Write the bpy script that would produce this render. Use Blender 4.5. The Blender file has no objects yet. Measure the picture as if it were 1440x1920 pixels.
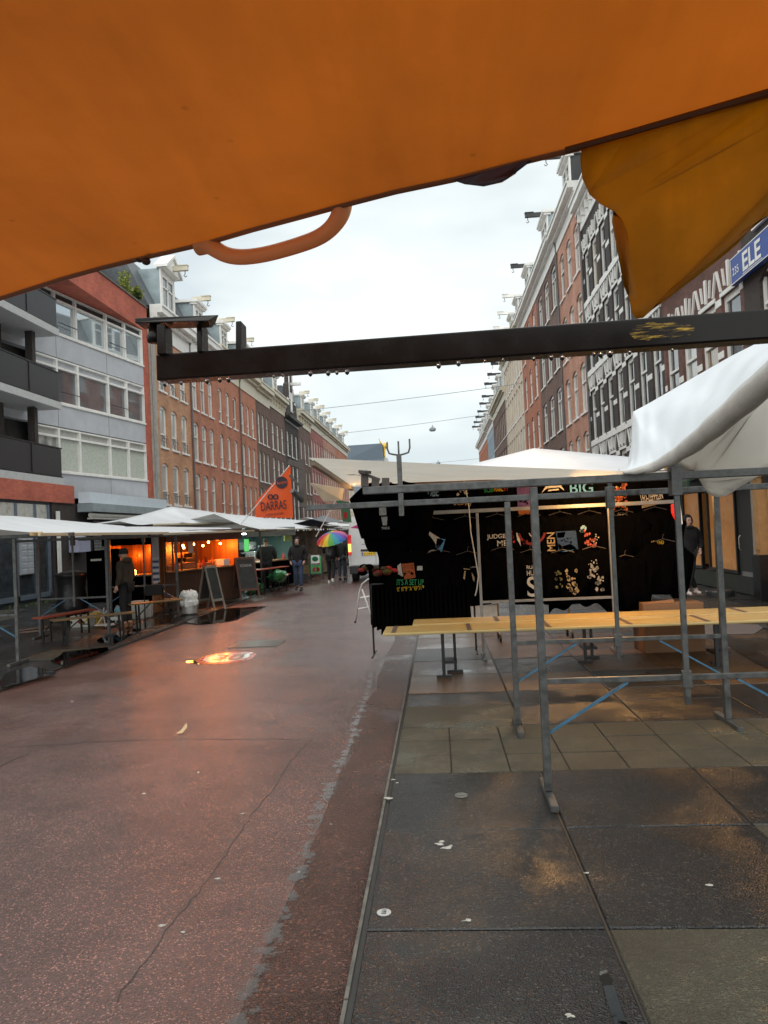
import bpy, bmesh, math, random
from mathutils import Vector, Matrix
random.seed(7)
R = math.radians
SC = bpy.context.scene
C = SC.collection
# ------------------------------------------------------------------ camera
CAM_H = 1.8
F = 1440.0
_d = Vector((100, -32, -F)).normalized()
_u = Vector((-0.045, 1, 0)); _u.z = -(_u.x*_d.x+_u.y*_d.y)/_d.z; _u.normalize()
_x = _d.cross(_u) * 1.0
MW = Matrix((_x, _d, _u))                       # camera axes -> world axes
cd = bpy.data.cameras.new('camera'); cam = bpy.data.objects.new('camera', cd); C.objects.link(cam)
cd.sensor_fit = 'VERTICAL'; cd.sensor_height = 36; cd.lens = 27; cd.clip_start = 0.05; cd.clip_end = 2000
cam.matrix_world = Matrix.Translation((0, 0, CAM_H)) @ MW.to_4x4()
SC.camera = cam
def ray(px, py): return MW @ Vector((px-720, -(py-960), -F))
def G(px, py, z=0.0):
    v = ray(px, py); return Vector((0, 0, CAM_H)) + v*((z-CAM_H)/v.z)
def at(px, py, Y):
    v = ray(px, py); return Vector((0, 0, CAM_H)) + v*(Y/v.y)
# ------------------------------------------------------------------ world and sun
w = bpy.data.worlds.new('World'); SC.world = w; w.use_nodes = True
nt = w.node_tree; nt.nodes.clear(); N = nt.nodes.new; L = nt.links.new
wo = N('ShaderNodeOutputWorld'); bg = N('ShaderNodeBackground'); sky = N('ShaderNodeTexSky')
sky.sky_type = 'NISHITA'; sky.sun_disc = False; sky.sun_elevation = R(60); sky.sun_rotation = R(180)
tc = N('ShaderNodeTexCoord'); mp = N('ShaderNodeMapping'); mp.inputs['Scale'].default_value = (1, 1, 2.6)
nz = N('ShaderNodeTexNoise'); nz.inputs['Scale'].default_value = 2.2; nz.inputs['Detail'].default_value = 4; nz.inputs['Roughness'].default_value = .5
cr = N('ShaderNodeValToRGB')
cr.color_ramp.elements[0].position = .40; cr.color_ramp.elements[0].color = (4.3, 4.8, 4.95, 1)
cr.color_ramp.elements[1].position = .60; cr.color_ramp.elements[1].color = (6.4, 6.75, 6.6, 1)
mx = N('ShaderNodeMixRGB'); mx.inputs[0].default_value = .93
L(tc.outputs['Generated'], mp.inputs[0]); L(mp.outputs[0], nz.inputs[0]); L(nz.outputs[0], cr.inputs[0])
L(sky.outputs[0], mx.inputs[1]); L(cr.outputs[0], mx.inputs[2]); L(mx.outputs[0], bg.inputs[0])
bg.inputs[1].default_value = 0.12
L(bg.outputs[0], wo.inputs[0])
sl = bpy.data.lights.new('sun', 'SUN'); sl.energy = 1.5; sl.angle = R(120); sl.color = (1, .96, .9)
so = bpy.data.objects.new('sun', sl); C.objects.link(so)
_el, _az = R(60), R(180)
so.rotation_euler = Vector((math.sin(_az)*math.cos(_el), math.cos(_az)*math.cos(_el), math.sin(_el))).to_track_quat('Z', 'Y').to_euler()
SC.view_settings.view_transform = 'Standard'; SC.view_settings.look = 'None'
SC.view_settings.exposure = 0.55; SC.view_settings.gamma = 1.0
# ------------------------------------------------------------------ materials
MATS = {}
def newmat(name):
    m = bpy.data.materials.new(name); m.use_nodes = True
    return m, m.node_tree, m.node_tree.nodes['Principled BSDF']
def pm(name, col, rough=.6, metal=0, var=.18, scale=6, bump=0.0, bscale=None, spec=.5, coat=0, emit=None, es=0, col2=None, rvar=0, trans=0, alpha=1, sheen=0):
    if name in MATS: return MATS[name]
    m, t, p = newmat(name); n = t.nodes.new; l = t.links.new
    tcn = n('ShaderNodeTexCoord')
    a = n('ShaderNodeTexNoise'); a.inputs['Scale'].default_value = scale; a.inputs['Detail'].default_value = 5; a.inputs['Roughness'].default_value = .62
    l(tcn.outputs['Object'], a.inputs[0])
    c = n('ShaderNodeValToRGB'); c.color_ramp.elements[0].position = .3; c.color_ramp.elements[1].position = .72
    c2 = col2 or tuple(min(1, v*(1+var)) for v in col)
    c1 = col if col2 else tuple(v*(1-var) for v in col)
    c.color_ramp.elements[0].color = (*c1, 1); c.color_ramp.elements[1].color = (*c2, 1)
    l(a.outputs[0], c.inputs[0]); l(c.outputs[0], p.inputs['Base Color'])
    p.inputs['Roughness'].default_value = rough; p.inputs['Metallic'].default_value = metal
    p.inputs['Specular IOR Level'].default_value = spec; p.inputs['Coat Weight'].default_value = coat
    if rvar:
        mr = n('ShaderNodeMapRange'); mr.inputs[1].default_value = .3; mr.inputs[2].default_value = .7
        mr.inputs[3].default_value = max(.02, rough-rvar); mr.inputs[4].default_value = min(1, rough+rvar)
        l(a.outputs[0], mr.inputs[0]); l(mr.outputs[0], p.inputs['Roughness'])
    if bump:
        b = n('ShaderNodeTexNoise'); b.inputs['Scale'].default_value = bscale or scale*6; b.inputs['Detail'].default_value = 4
        l(tcn.outputs['Object'], b.inputs[0])
        bm_ = n('ShaderNodeBump'); bm_.inputs['Strength'].default_value = bump; bm_.inputs['Distance'].default_value = .02
        l(b.outputs[0], bm_.inputs['Height']); l(bm_.outputs[0], p.inputs['Normal'])
    if emit: p.inputs['Emission Color'].default_value = (*emit, 1); p.inputs['Emission Strength'].default_value = es
    if trans: p.inputs['Transmission Weight'].default_value = trans
    if alpha < 1: p.inputs['Alpha'].default_value = alpha
    MATS[name] = m; return m
def brickmat(name, c1, c2, mortar, var=.25, bw=.22, rh=.072, dirt=.35):
    if name in MATS: return MATS[name]
    m, t, p = newmat(name); n = t.nodes.new; l = t.links.new
    uv = n('ShaderNodeUVMap')
    b = n('ShaderNodeTexBrick'); b.inputs['Scale'].default_value = 1; b.inputs['Brick Width'].default_value = bw; b.inputs['Row Height'].default_value = rh
    b.inputs['Mortar Size'].default_value = .006; b.inputs['Mortar Smooth'].default_value = .3; b.inputs['Bias'].default_value = -.1
    b.inputs['Color1'].default_value = (*c1, 1); b.inputs['Color2'].default_value = (*c2, 1); b.inputs['Mortar'].default_value = (*mortar, 1)
    l(uv.outputs[0], b.inputs[0])
    tcn = n('ShaderNodeTexCoord')
    a = n('ShaderNodeTexNoise'); a.inputs['Scale'].default_value = .55; a.inputs['Detail'].default_value = 8; a.inputs['Roughness'].default_value = .7
    l(tcn.outputs['Object'], a.inputs[0])
    mr = n('ShaderNodeMapRange'); mr.inputs[1].default_value = .3; mr.inputs[2].default_value = .7; mr.inputs[3].default_value = 1-dirt; mr.inputs[4].default_value = 1+var
    l(a.outputs[0], mr.inputs[0])
    mu = n('ShaderNodeVectorMath'); mu.operation = 'SCALE'
    l(b.outputs['Color'], mu.inputs[0]); l(mr.outputs[0], mu.inputs['Scale']); l(mu.outputs[0], p.inputs['Base Color'])
    p.inputs['Roughness'].default_value = .82
    bu = n('ShaderNodeBump'); bu.inputs['Strength'].default_value = .5; bu.inputs['Distance'].default_value = .01; bu.invert = True
    l(b.outputs['Fac'], bu.inputs['Height']); l(bu.outputs[0], p.inputs['Normal'])
    MATS[name] = m; return m
def glassmat(name, dark, light, rough=.06, sc=1.2):
    if name in MATS: return MATS[name]
    m, t, p = newmat(name); n = t.nodes.new; l = t.links.new
    tcn = n('ShaderNodeTexCoord'); wv = n('ShaderNodeTexWave'); wv.inputs['Scale'].default_value = sc*3; wv.inputs['Distortion'].default_value = 3; wv.bands_direction = 'X'
    l(tcn.outputs['Object'], wv.inputs[0])
    c = n('ShaderNodeValToRGB'); c.color_ramp.elements[0].color = (*dark, 1); c.color_ramp.elements[1].color = (*light, 1)
    l(wv.outputs[0], c.inputs[0]); l(c.outputs[0], p.inputs['Base Color'])
    p.inputs['Roughness'].default_value = rough; p.inputs['Specular IOR Level'].default_value = .9; p.inputs['Coat Weight'].default_value = .6; p.inputs['Coat Roughness'].default_value = .03
    MATS[name] = m; return m
def clothmat(name, col, tcol, tw=.5, rough=.45, stain_shade=.2, bump=.15, wet=.3, sc=1.5, streak=0):
    """woven tarp: part of the light from behind comes through"""
    if name in MATS: return MATS[name]
    m, t, p = newmat(name); n = t.nodes.new; l = t.links.new
    tcn = n('ShaderNodeTexCoord')
    a = n('ShaderNodeTexNoise'); a.inputs['Scale'].default_value = sc; a.inputs['Detail'].default_value = 8; a.inputs['Roughness'].default_value = .6
    l(tcn.outputs['Object'], a.inputs[0])
    mr = n('ShaderNodeMapRange'); mr.inputs[1].default_value = .3; mr.inputs[2].default_value = .7; mr.inputs[3].default_value = 1-stain_shade; mr.inputs[4].default_value = 1
    l(a.outputs[0], mr.inputs[0])
    mo = mr.outputs[0]
    if streak:      # rain run marks and creases along one direction
        mpn = n('ShaderNodeMapping'); mpn.inputs['Scale'].default_value = (7, 1.1, 1); mpn.inputs['Rotation'].default_value = (0, 0, R(18)); l(tcn.outputs['Object'], mpn.inputs[0])
        q = n('ShaderNodeTexNoise'); q.inputs['Scale'].default_value = 1.3; q.inputs['Detail'].default_value = 9; q.inputs['Roughness'].default_value = .65; q.inputs['Distortion'].default_value = .4; l(mpn.outputs[0], q.inputs[0])
        m2 = n('ShaderNodeMapRange'); m2.inputs[1].default_value = .32; m2.inputs[2].default_value = .62; m2.inputs[3].default_value = 1-streak; m2.inputs[4].default_value = 1; l(q.outputs[0], m2.inputs[0])
        d = n('ShaderNodeTexVoronoi'); d.inputs['Scale'].default_value = 9; l(tcn.outputs['Object'], d.inputs[0]); m3 = n('ShaderNodeMapRange'); m3.inputs[1].default_value = .02; m3.inputs[2].default_value = .06; m3.inputs[3].default_value = .75; m3.inputs[4].default_value = 1; l(d.outputs['Distance'], m3.inputs[0])
        a1 = n('ShaderNodeMath'); a1.operation = 'MULTIPLY'; l(mo, a1.inputs[0]); l(m2.outputs[0], a1.inputs[1]); a2 = n('ShaderNodeMath'); a2.operation = 'MULTIPLY'; l(a1.outputs[0], a2.inputs[0]); l(m3.outputs[0], a2.inputs[1]); mo = a2.outputs[0]
    def sc_(cc):
        s = n('ShaderNodeVectorMath'); s.operation = 'SCALE'; s.inputs[0].default_value = cc; l(mo, s.inputs['Scale']); return s
    s1, s2 = sc_(col), sc_(tcol)
    l(s1.outputs[0], p.inputs['Base Color']); p.inputs['Roughness'].default_value = rough; p.inputs['Coat Weight'].default_value = wet; p.inputs['Coat Roughness'].default_value = .25
    f = n('ShaderNodeTexNoise'); f.inputs['Scale'].default_value = 90; f.inputs['Detail'].default_value = 3; l(tcn.outputs['Object'], f.inputs[0])
    bu = n('ShaderNodeBump'); bu.inputs['Strength'].default_value = bump; bu.inputs['Distance'].default_value = .004
    l(f.outputs[0], bu.inputs['Height']); l(bu.outputs[0], p.inputs['Normal'])
    tr = n('ShaderNodeBsdfTranslucent'); l(s2.outputs[0], tr.inputs[0])
    mix = n('ShaderNodeMixShader'); mix.inputs[0].default_value = tw
    l(p.outputs[0], mix.inputs[1]); l(tr.outputs[0], mix.inputs[2])
    l(mix.outputs[0], t.nodes['Material Output'].inputs[0])
    MATS[name] = m; return m
def woodmat(name, c1, c2, axis='X', sc=1.0, rough=.45):
    if name in MATS: return MATS[name]
    m, t, p = newmat(name); n = t.nodes.new; l = t.links.new
    tcn = n('ShaderNodeTexCoord'); mpn = n('ShaderNodeMapping')
    s = [9, 9, 9]; s['XYZ'.index(axis)] = .6; mpn.inputs['Scale'].default_value = [v*sc for v in s]
    a = n('ShaderNodeTexNoise'); a.inputs['Scale'].default_value = 2.2; a.inputs['Detail'].default_value = 8; a.inputs['Distortion'].default_value = .6
    c = n('ShaderNodeValToRGB'); c.color_ramp.elements[0].position = .35; c.color_ramp.elements[1].position = .7
    c.color_ramp.elements[0].color = (*c1, 1); c.color_ramp.elements[1].color = (*c2, 1)
    l(tcn.outputs['Object'], mpn.inputs[0]); l(mpn.outputs[0], a.inputs[0]); l(a.outputs[0], c.inputs[0]); l(c.outputs[0], p.inputs['Base Color'])
    p.inputs['Roughness'].default_value = rough
    bu = n('ShaderNodeBump'); bu.inputs['Strength'].default_value = .25; bu.inputs['Distance'].default_value = .005
    l(a.outputs[0], bu.inputs['Height']); l(bu.outputs[0], p.inputs['Normal'])
    MATS[name] = m; return m
def groundmat(name, c1, c2, speck, rough, rv, bump, fine=140, wetsc=.5, wetlo=.45, wethi=.6, wetrough=.06, spec=.5, specamt=.62, tar=None, puddle=True):
    """wet mineral surface: aggregate speckles, large tone changes, damp film in low spots"""
    if name in MATS: return MATS[name]
    m, t, p = newmat(name); n = t.nodes.new; l = t.links.new
    tcn = n('ShaderNodeTexCoord'); O = tcn.outputs['Object']
    a = n('ShaderNodeTexNoise'); a.inputs['Scale'].default_value = 1.1; a.inputs['Detail'].default_value = 10; a.inputs['Roughness'].default_value = .7; l(O, a.inputs[0])
    c = n('ShaderNodeValToRGB'); c.color_ramp.elements[0].position = .35; c.color_ramp.elements[1].position = .68
    c.color_ramp.elements[0].color = (*c1, 1); c.color_ramp.elements[1].color = (*c2, 1); l(a.outputs[0], c.inputs[0])
    v = n('ShaderNodeTexVoronoi'); v.inputs['Scale'].default_value = fine; l(O, v.inputs[0])
    sep = n('ShaderNodeSeparateColor'); l(v.outputs['Color'], sep.inputs[0])
    sr = n('ShaderNodeValToRGB'); sr.color_ramp.interpolation = 'LINEAR'
    sr.color_ramp.elements[0].position = .0; sr.color_ramp.elements[0].color = (.45, .45, .45, 1)
    sr.color_ramp.elements[1].position = .9; sr.color_ramp.elements[1].color = (1.25, 1.25, 1.25, 1)
    e = sr.color_ramp.elements.new(.96); e.color = (speck, speck, speck, 1)
    l(sep.outputs[0], sr.inputs[0])
    mu = n('ShaderNodeMixRGB'); mu.blend_type = 'MULTIPLY'; mu.inputs[0].default_value = specamt; l(c.outputs[0], mu.inputs[1]); l(sr.outputs[0], mu.inputs[2])
    l(mu.outputs[0], p.inputs['Base Color'])
    wn = n('ShaderNodeTexNoise'); wn.inputs['Scale'].default_value = wetsc; wn.inputs['Detail'].default_value = 7; wn.inputs['Roughness'].default_value = .6; l(O, wn.inputs[0])
    wr = n('ShaderNodeMapRange'); wr.inputs[1].default_value = wetlo; wr.inputs[2].default_value = wethi; wr.inputs[3].default_value = 0; wr.inputs[4].default_value = 1; l(wn.outputs[0], wr.inputs[0])
    ro = n('ShaderNodeMapRange'); ro.inputs[3].default_value = rough; ro.inputs[4].default_value = wetrough; l(wr.outputs[0], ro.inputs[0]); l(ro.outputs[0], p.inputs['Roughness'])
    hn = n('ShaderNodeTexNoise'); hn.inputs['Scale'].default_value = fine*.45; hn.inputs['Detail'].default_value = 3; l(O, hn.inputs[0])
    ad = n('ShaderNodeMath'); ad.operation = 'ADD'; l(hn.outputs[0], ad.inputs[0]); l(v.outputs['Distance'], ad.inputs[1])
    bs = n('ShaderNodeMapRange'); bs.inputs[3].default_value = bump; bs.inputs[4].default_value = bump*.12; l(wr.outputs[0], bs.inputs[0])
    bu = n('ShaderNodeBump'); bu.inputs['Distance'].default_value = .011; l(bs.outputs[0], bu.inputs['Strength']); l(ad.outputs[0], bu.inputs['Height']); l(bu.outputs[0], p.inputs['Normal'])
    p.inputs['Specular IOR Level'].default_value = spec
    MATS[name] = m; return m
# ------------------------------------------------------------------ mesh builder
class MB:
    def __init__(s): s.v = []; s.f = []; s.m = []; s.cur = 0
    def poly(s, pts, mi=None):
        k = len(s.v); s.v += [tuple(p) for p in pts]; s.f.append(tuple(range(k, k+len(pts)))); s.m.append(s.cur if mi is None else mi)
    def faces(s, pts, fs):
        k = len(s.v); s.v += [tuple(p) for p in pts]
        for f in fs: s.f.append(tuple(k+i for i in f)); s.m.append(s.cur)
    def box(s, x0, x1, y0, y1, z0, z1):
        s.faces([(x0,y0,z0),(x1,y0,z0),(x1,y1,z0),(x0,y1,z0),(x0,y0,z1),(x1,y0,z1),(x1,y1,z1),(x0,y1,z1)],
                [(0,3,2,1),(4,5,6,7),(0,1,5,4),(1,2,6,5),(2,3,7,6),(3,0,4,7)])
        return s
    def hexa(s, a, b):     # two quads a (bottom/near) b (top/far), same order
        s.faces(list(a)+list(b), [(3,2,1,0),(4,5,6,7),(0,1,5,4),(1,2,6,5),(2,3,7,6),(3,0,4,7)]); return s
    def frame(s, p, q, up=Vector((0,0,1))):
        p, q = Vector(p), Vector(q); d = (q-p).normalized()
        if abs(d.dot(up)) > .98: up = Vector((1,0,0))
        a = d.cross(up).normalized(); b = a.cross(d).normalized(); return p, q, a, b
    def bar(s, p, q, wd, h=None, up=Vector((0,0,1))):
        h = h or wd; p, q, a, b = s.frame(p, q, up); a = a*(wd/2); b = b*(h/2)
        s.hexa([p-a-b, p+a-b, p+a+b, p-a+b], [q-a-b, q+a-b, q+a+b, q-a+b]); return s
    def tube(s, p, q, r, r2=None, n=10, cap=True):
        r2 = r if r2 is None else r2; p, q, a, b = s.frame(p, q)
        A = [p+(a*math.cos(t)+b*math.sin(t))*r for t in [i*2*math.pi/n for i in range(n)]]
        B = [q+(a*math.cos(t)+b*math.sin(t))*r2 for t in [i*2*math.pi/n for i in range(n)]]
        fs = [(i, (i+1) % n, n+(i+1) % n, n+i) for i in range(n)]
        if cap: fs += [tuple(range(n-1, -1, -1)), tuple(range(n, 2*n))]
        s.faces(A+B, fs); return s
    def path(s, pts, r, n=8, sq=False):
        pts = [Vector(p) for p in pts]; k = len(pts); rings = []
        b0 = None
        for i, p in enumerate(pts):
            d = (pts[min(i+1, k-1)]-pts[max(i-1, 0)]).normalized()
            if b0 is None:
                up = Vector((0,0,1)) if abs(d.z) < .95 else Vector((1,0,0)); a = d.cross(up).normalized()
            else:
                a = (b0 - d*b0.dot(d)).normalized()
            b0 = a; b = d.cross(a).normalized(); rr = r[i] if isinstance(r, (list, tuple)) else r
            rings.append([p+(a*math.cos(t)+b*math.sin(t))*rr for t in [j*2*math.pi/n for j in range(n)]])
        P = [v for rg in rings for v in rg]
        fs = [(i*n+j, i*n+(j+1) % n, (i+1)*n+(j+1) % n, (i+1)*n+j) for i in range(k-1) for j in range(n)]
        fs += [tuple(range(n-1, -1, -1)), tuple(range((k-1)*n, k*n))]
        s.faces(P, fs); return s
    def lathe(s, prof, c=(0,0,0), n=16, sy=1.0):
        c = Vector(c); P = []
        for r, z in prof:
            P += [c+Vector((r*math.cos(t), r*math.sin(t)*sy, z)) for t in [j*2*math.pi/n for j in range(n)]]
        k = len(prof); fs = [(i*n+j, i*n+(j+1) % n, (i+1)*n+(j+1) % n, (i+1)*n+j) for i in range(k-1) for j in range(n)]
        fs += [tuple(range(n-1, -1, -1)), tuple(range((k-1)*n, k*n))]
        s.faces(P, fs); return s
    def ball(s, c, r, n=10, m=6, sc=(1,1,1)):
        c = Vector(c); P = [c+Vector((0,0,-r*sc[2]))]
        for i in range(1, m):
            ph = -math.pi/2+math.pi*i/m
            P += [c+Vector((r*sc[0]*math.cos(ph)*math.cos(t), r*sc[1]*math.cos(ph)*math.sin(t), r*sc[2]*math.sin(ph))) for t in [j*2*math.pi/n for j in range(n)]]
        P.append(c+Vector((0,0,r*sc[2]))); top = len(P)-1
        fs = [(0, 1+(j+1) % n, 1+j) for j in range(n)]
        fs += [(1+i*n+j, 1+i*n+(j+1) % n, 1+(i+1)*n+(j+1) % n, 1+(i+1)*n+j) for i in range(m-2) for j in range(n)]
        fs += [(1+(m-2)*n+j, 1+(m-2)*n+(j+1) % n, top) for j in range(n)]
        s.faces(P, fs); return s
    def prism(s, pts, off):      # polygon extruded by vector off
        off = Vector(off); pts = [Vector(p) for p in pts]; k = len(pts)
        s.faces(pts+[p+off for p in pts], [tuple(range(k-1, -1, -1)), tuple(range(k, 2*k))]+[(i, (i+1) % k, k+(i+1) % k, k+i) for i in range(k)]); return s
    def grid(s, fn, nu, nv):
        P = [fn(i/nu, j/nv) for j in range(nv+1) for i in range(nu+1)]
        s.faces(P, [(j*(nu+1)+i, j*(nu+1)+i+1, (j+1)*(nu+1)+i+1, (j+1)*(nu+1)+i) for j in range(nv) for i in range(nu)]); return s
    def mesh(s, name, mats, o=(0,0,0), smooth=False, weld=False):
        me = bpy.data.meshes.new(name); o = Vector(o)
        me.from_pydata([tuple(Vector(v)-o) for v in s.v], [], s.f)
        mats = mats if isinstance(mats, (list, tuple)) else [mats]
        for mm in mats: me.materials.append(mm)
        if len(mats) > 1: me.polygons.foreach_set('material_index', s.m)
        uv = me.uv_layers.new(name='UVMap').data
        for pl in me.polygons:
            nn = pl.normal; ax = max(range(3), key=lambda i: abs(nn[i]))
            for li in pl.loop_indices:
                co = me.vertices[me.loops[li].vertex_index].co
                uv[li].uv = (co.y, co.z) if ax == 0 else ((co.x, co.z) if ax == 1 else (co.x, co.y))
        if smooth: me.polygons.foreach_set('use_smooth', [True]*len(me.polygons))
        me.update(); return me
    def build(s, name, mats, parent=None, o=None, smooth=False, solid=0, sub=0, bevel=0):
        """geometry is given in world coordinates (or in the parent's, when loc is local=True)"""
        if o is None:
            if parent is not None: o = (0,0,0)
            else:
                xs, ys, zs = zip(*s.v); o = ((min(xs)+max(xs))/2, (min(ys)+max(ys))/2, min(zs))
        me = s.mesh(name, mats, o, smooth); ob = bpy.data.objects.new(name, me); C.objects.link(ob)
        ob.location = o
        if parent is not None: ob.parent = parent
        if sub: md = ob.modifiers.new('s', 'SUBSURF'); md.levels = md.render_levels = sub
        if solid: md = ob.modifiers.new('t', 'SOLIDIFY'); md.thickness = solid; md.offset = 0
        if bevel: md = ob.modifiers.new('b', 'BEVEL'); md.width = bevel; md.segments = 2; md.limit_method = 'ANGLE'
        return ob
def tag(o, label=None, cat=None, group=None, kind=None):
    if label: o['label'] = label
    if cat: o['category'] = cat
    if group: o['group'] = group
    if kind: o['kind'] = kind
    return o
def thing(name, label, cat, loc=(0,0,0), rz=0, group=None):
    """empty at the base of a thing; its parts are built in local coordinates"""
    o = bpy.data.objects.new(name, None); C.objects.link(o); o.location = loc; o.rotation_euler = (0,0,rz); o.empty_display_size = .2
    return tag(o, label, cat, group)
KIDS = {}
def copy_tree(o, parent=None):
    c = o.copy(); C.objects.link(c)
    if parent is not None: c.parent = parent
    for ch in [q for q in C.objects if q.parent == o]: copy_tree(ch, c)
    return c
def text(s, mat, parent, loc, rot, width=None, height=None, name='lettering', ext=.002, size=1.0, shear=0, bold=0, up=None):
    cu = bpy.data.curves.new('txt', 'FONT'); cu.body = s; cu.align_x = 'CENTER'; cu.align_y = 'CENTER'; cu.size = size; cu.extrude = ext; cu.shear = shear; cu.offset = bold
    ob = bpy.data.objects.new('txt', cu); C.objects.link(ob); bpy.context.view_layer.update()
    me = bpy.data.meshes.new_from_object(ob.evaluated_get(bpy.context.evaluated_depsgraph_get()))
    C.objects.unlink(ob); bpy.data.objects.remove(ob)
    xs = [v.co.x for v in me.vertices]; ys = [v.co.y for v in me.vertices]
    if xs:
        cx, cy, ww, hh = (min(xs)+max(xs))/2, (min(ys)+max(ys))/2, max(xs)-min(xs), max(ys)-min(ys)
        sx = width/ww if width else (height/hh if height else 1); sy = height/hh if height else sx
        for v in me.vertices: v.co = ((v.co.x-cx)*sx, (v.co.y-cy)*sy, v.co.z)
    me.name = name; me.materials.clear(); me.materials.append(mat)
    o = bpy.data.objects.new(name, me); C.objects.link(o); o.location = loc; o.rotation_euler = rot
    if parent is not None: o.parent = parent
    return o
# ------------------------------------------------------------------ common materials
M_white = pm('white_paint', (.82,.81,.77), .45, var=.1, scale=3)
M_cream = pm('cream_paint', (.62,.57,.44), .5, var=.12, scale=3)
M_grey = pm('grey_panel', (.50,.52,.55), .5, var=.10, scale=1.5)
M_slate = pm('slate_roof', (.075,.085,.095), .45, var=.3, scale=5, bump=.3)
M_zinc = pm('zinc_cladding', (.30,.36,.38), .4, metal=.3, var=.2, scale=2)
M_glass = glassmat('window_glass', (.012,.016,.02), (.05,.06,.07))
M_glass_lt = glassmat('curtained_glass', (.24,.25,.24), (.55,.56,.52), .12)
M_glass_mid = glassmat('half_curtained_glass', (.03,.035,.04), (.30,.30,.28), .08, 2.2); M_glass_warm = glassmat('ochre_blind_glass', (.16,.11,.06), (.34,.26,.16), .1, .7)
M_dark = pm('dark_paint', (.02,.021,.023), .4)
M_black = pm('black_metal', (.012,.012,.013), .35, metal=.2)
M_steel = pm('galvanised_steel', (.085,.088,.086), .45, metal=.5, var=.5, scale=16, rvar=.16, bump=.10, bscale=60)
M_rust = pm('weathered_steel', (.075,.062,.055), .55, metal=.4, var=.4, scale=10, rvar=.1)
M_stone = pm('sill_stone', (.55,.52,.45), .7, var=.15)
B_yel = brickmat('yellow_brick', (.62,.32,.17), (.50,.23,.12), (.40,.31,.24))
B_red = brickmat('red_brown_brick', (.56,.215,.12), (.45,.16,.092), (.32,.22,.17))
B_org = brickmat('orange_red_brick', (.50,.17,.09), (.38,.13,.07), (.26,.18,.14))
B_brn = brickmat('brown_brick', (.19,.105,.08), (.13,.078,.062), (.13,.11,.095))
B_drk = brickmat('black_brown_brick', (.06,.045,.04), (.038,.03,.028), (.065,.058,.05))
B_wine = brickmat('wine_brick', (.19,.085,.065), (.13,.06,.048), (.10,.075,.065))
B_pnk = brickmat('salmon_brick', (.55,.27,.18), (.45,.20,.13), (.40,.32,.26))
B_crm = brickmat('painted_cream_brick', (.68,.58,.46), (.64,.54,.43), (.56,.48,.38), var=.12, dirt=.2)
B_par = brickmat('bright_red_brick', (.55,.13,.07), (.44,.09,.055), (.28,.15,.12))
# ------------------------------------------------------------------ ground
M_road = groundmat('red_asphalt', (.062,.027,.021), (.122,.060,.047), 3.8, .27, .1, .6, fine=150, wetsc=.35, wetlo=.42, wethi=.72, wetrough=.15, spec=.95, specamt=.72)
M_slabd = groundmat('dark_wet_slab', (.006,.0061,.0062), (.017,.017,.0165), 6.0, .20, .1, .8, fine=120, wetsc=.7, wetlo=.36, wethi=.66, wetrough=.15, spec=.55)
M_slabo = groundmat('olive_concrete_slab', (.036,.034,.022), (.078,.072,.048), 2.6, .40, .1, .8, fine=150, wetsc=1.1, wetlo=.5, wethi=.72, wetrough=.12)
M_slabg = groundmat('grey_paving', (.015,.0145,.013), (.042,.040,.035), 2.6, .33, .1, .5, fine=160, wetsc=.5, wetlo=.46, wethi=.62, wetrough=.06)
M_joint = pm('joint_dirt', (.022,.02,.018), .5, var=.3, scale=20)
M_ground = pm('base_ground', (.07,.065,.06), .6)
def watermat():
    m, t, p = newmat('rain_water'); n = t.nodes.new; l = t.links.new
    tr = n('ShaderNodeBsdfTransparent'); tr.inputs[0].default_value = (.62,.60,.57,1); gl = n('ShaderNodeBsdfGlossy'); gl.inputs['Roughness'].default_value = .025; gl.inputs[0].default_value = (1,1,1,1)
    fr = n('ShaderNodeFresnel'); fr.inputs[0].default_value = 1.36; mx_ = n('ShaderNodeMixShader')
    ns = n('ShaderNodeTexNoise'); ns.inputs['Scale'].default_value = 7; tcn = n('ShaderNodeTexCoord'); l(tcn.outputs['Object'], ns.inputs[0]); bu = n('ShaderNodeBump'); bu.inputs['Strength'].default_value = .12; bu.inputs['Distance'].default_value = .01; l(ns.outputs[0], bu.inputs['Height']); l(bu.outputs[0], gl.inputs['Normal'])
    l(fr.outputs[0], mx_.inputs[0]); l(tr.outputs[0], mx_.inputs[1]); l(gl.outputs[0], mx_.inputs[2]); l(mx_.outputs[0], t.nodes['Material Output'].inputs[0]); return m
M_water = watermat()
g = MB(); g.poly([(-400,-60,-.16),(400,-60,-.16),(400,700,-.16),(-400,700,-.16)])
tag(g.build('ground', M_ground, o=(0,0,0)), kind='structure')
KR, KL = -.43, -5.72          # kerb lines
def lanew(x, y):
    return -.006 - .00028*(x-KR)*(x-KL)*-1*0
r = MB()
def roadf(u, v):
    x = KL + (KR-KL)*u; y = -6 + 190*v**2
    cb = .045*(1-(2*u-1)**2)
    return (x, y, -.05+cb)
r.grid(roadf, 12, 60)
road = tag(r.build('road', M_road, o=(0,0,0), smooth=True), kind='structure')
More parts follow.
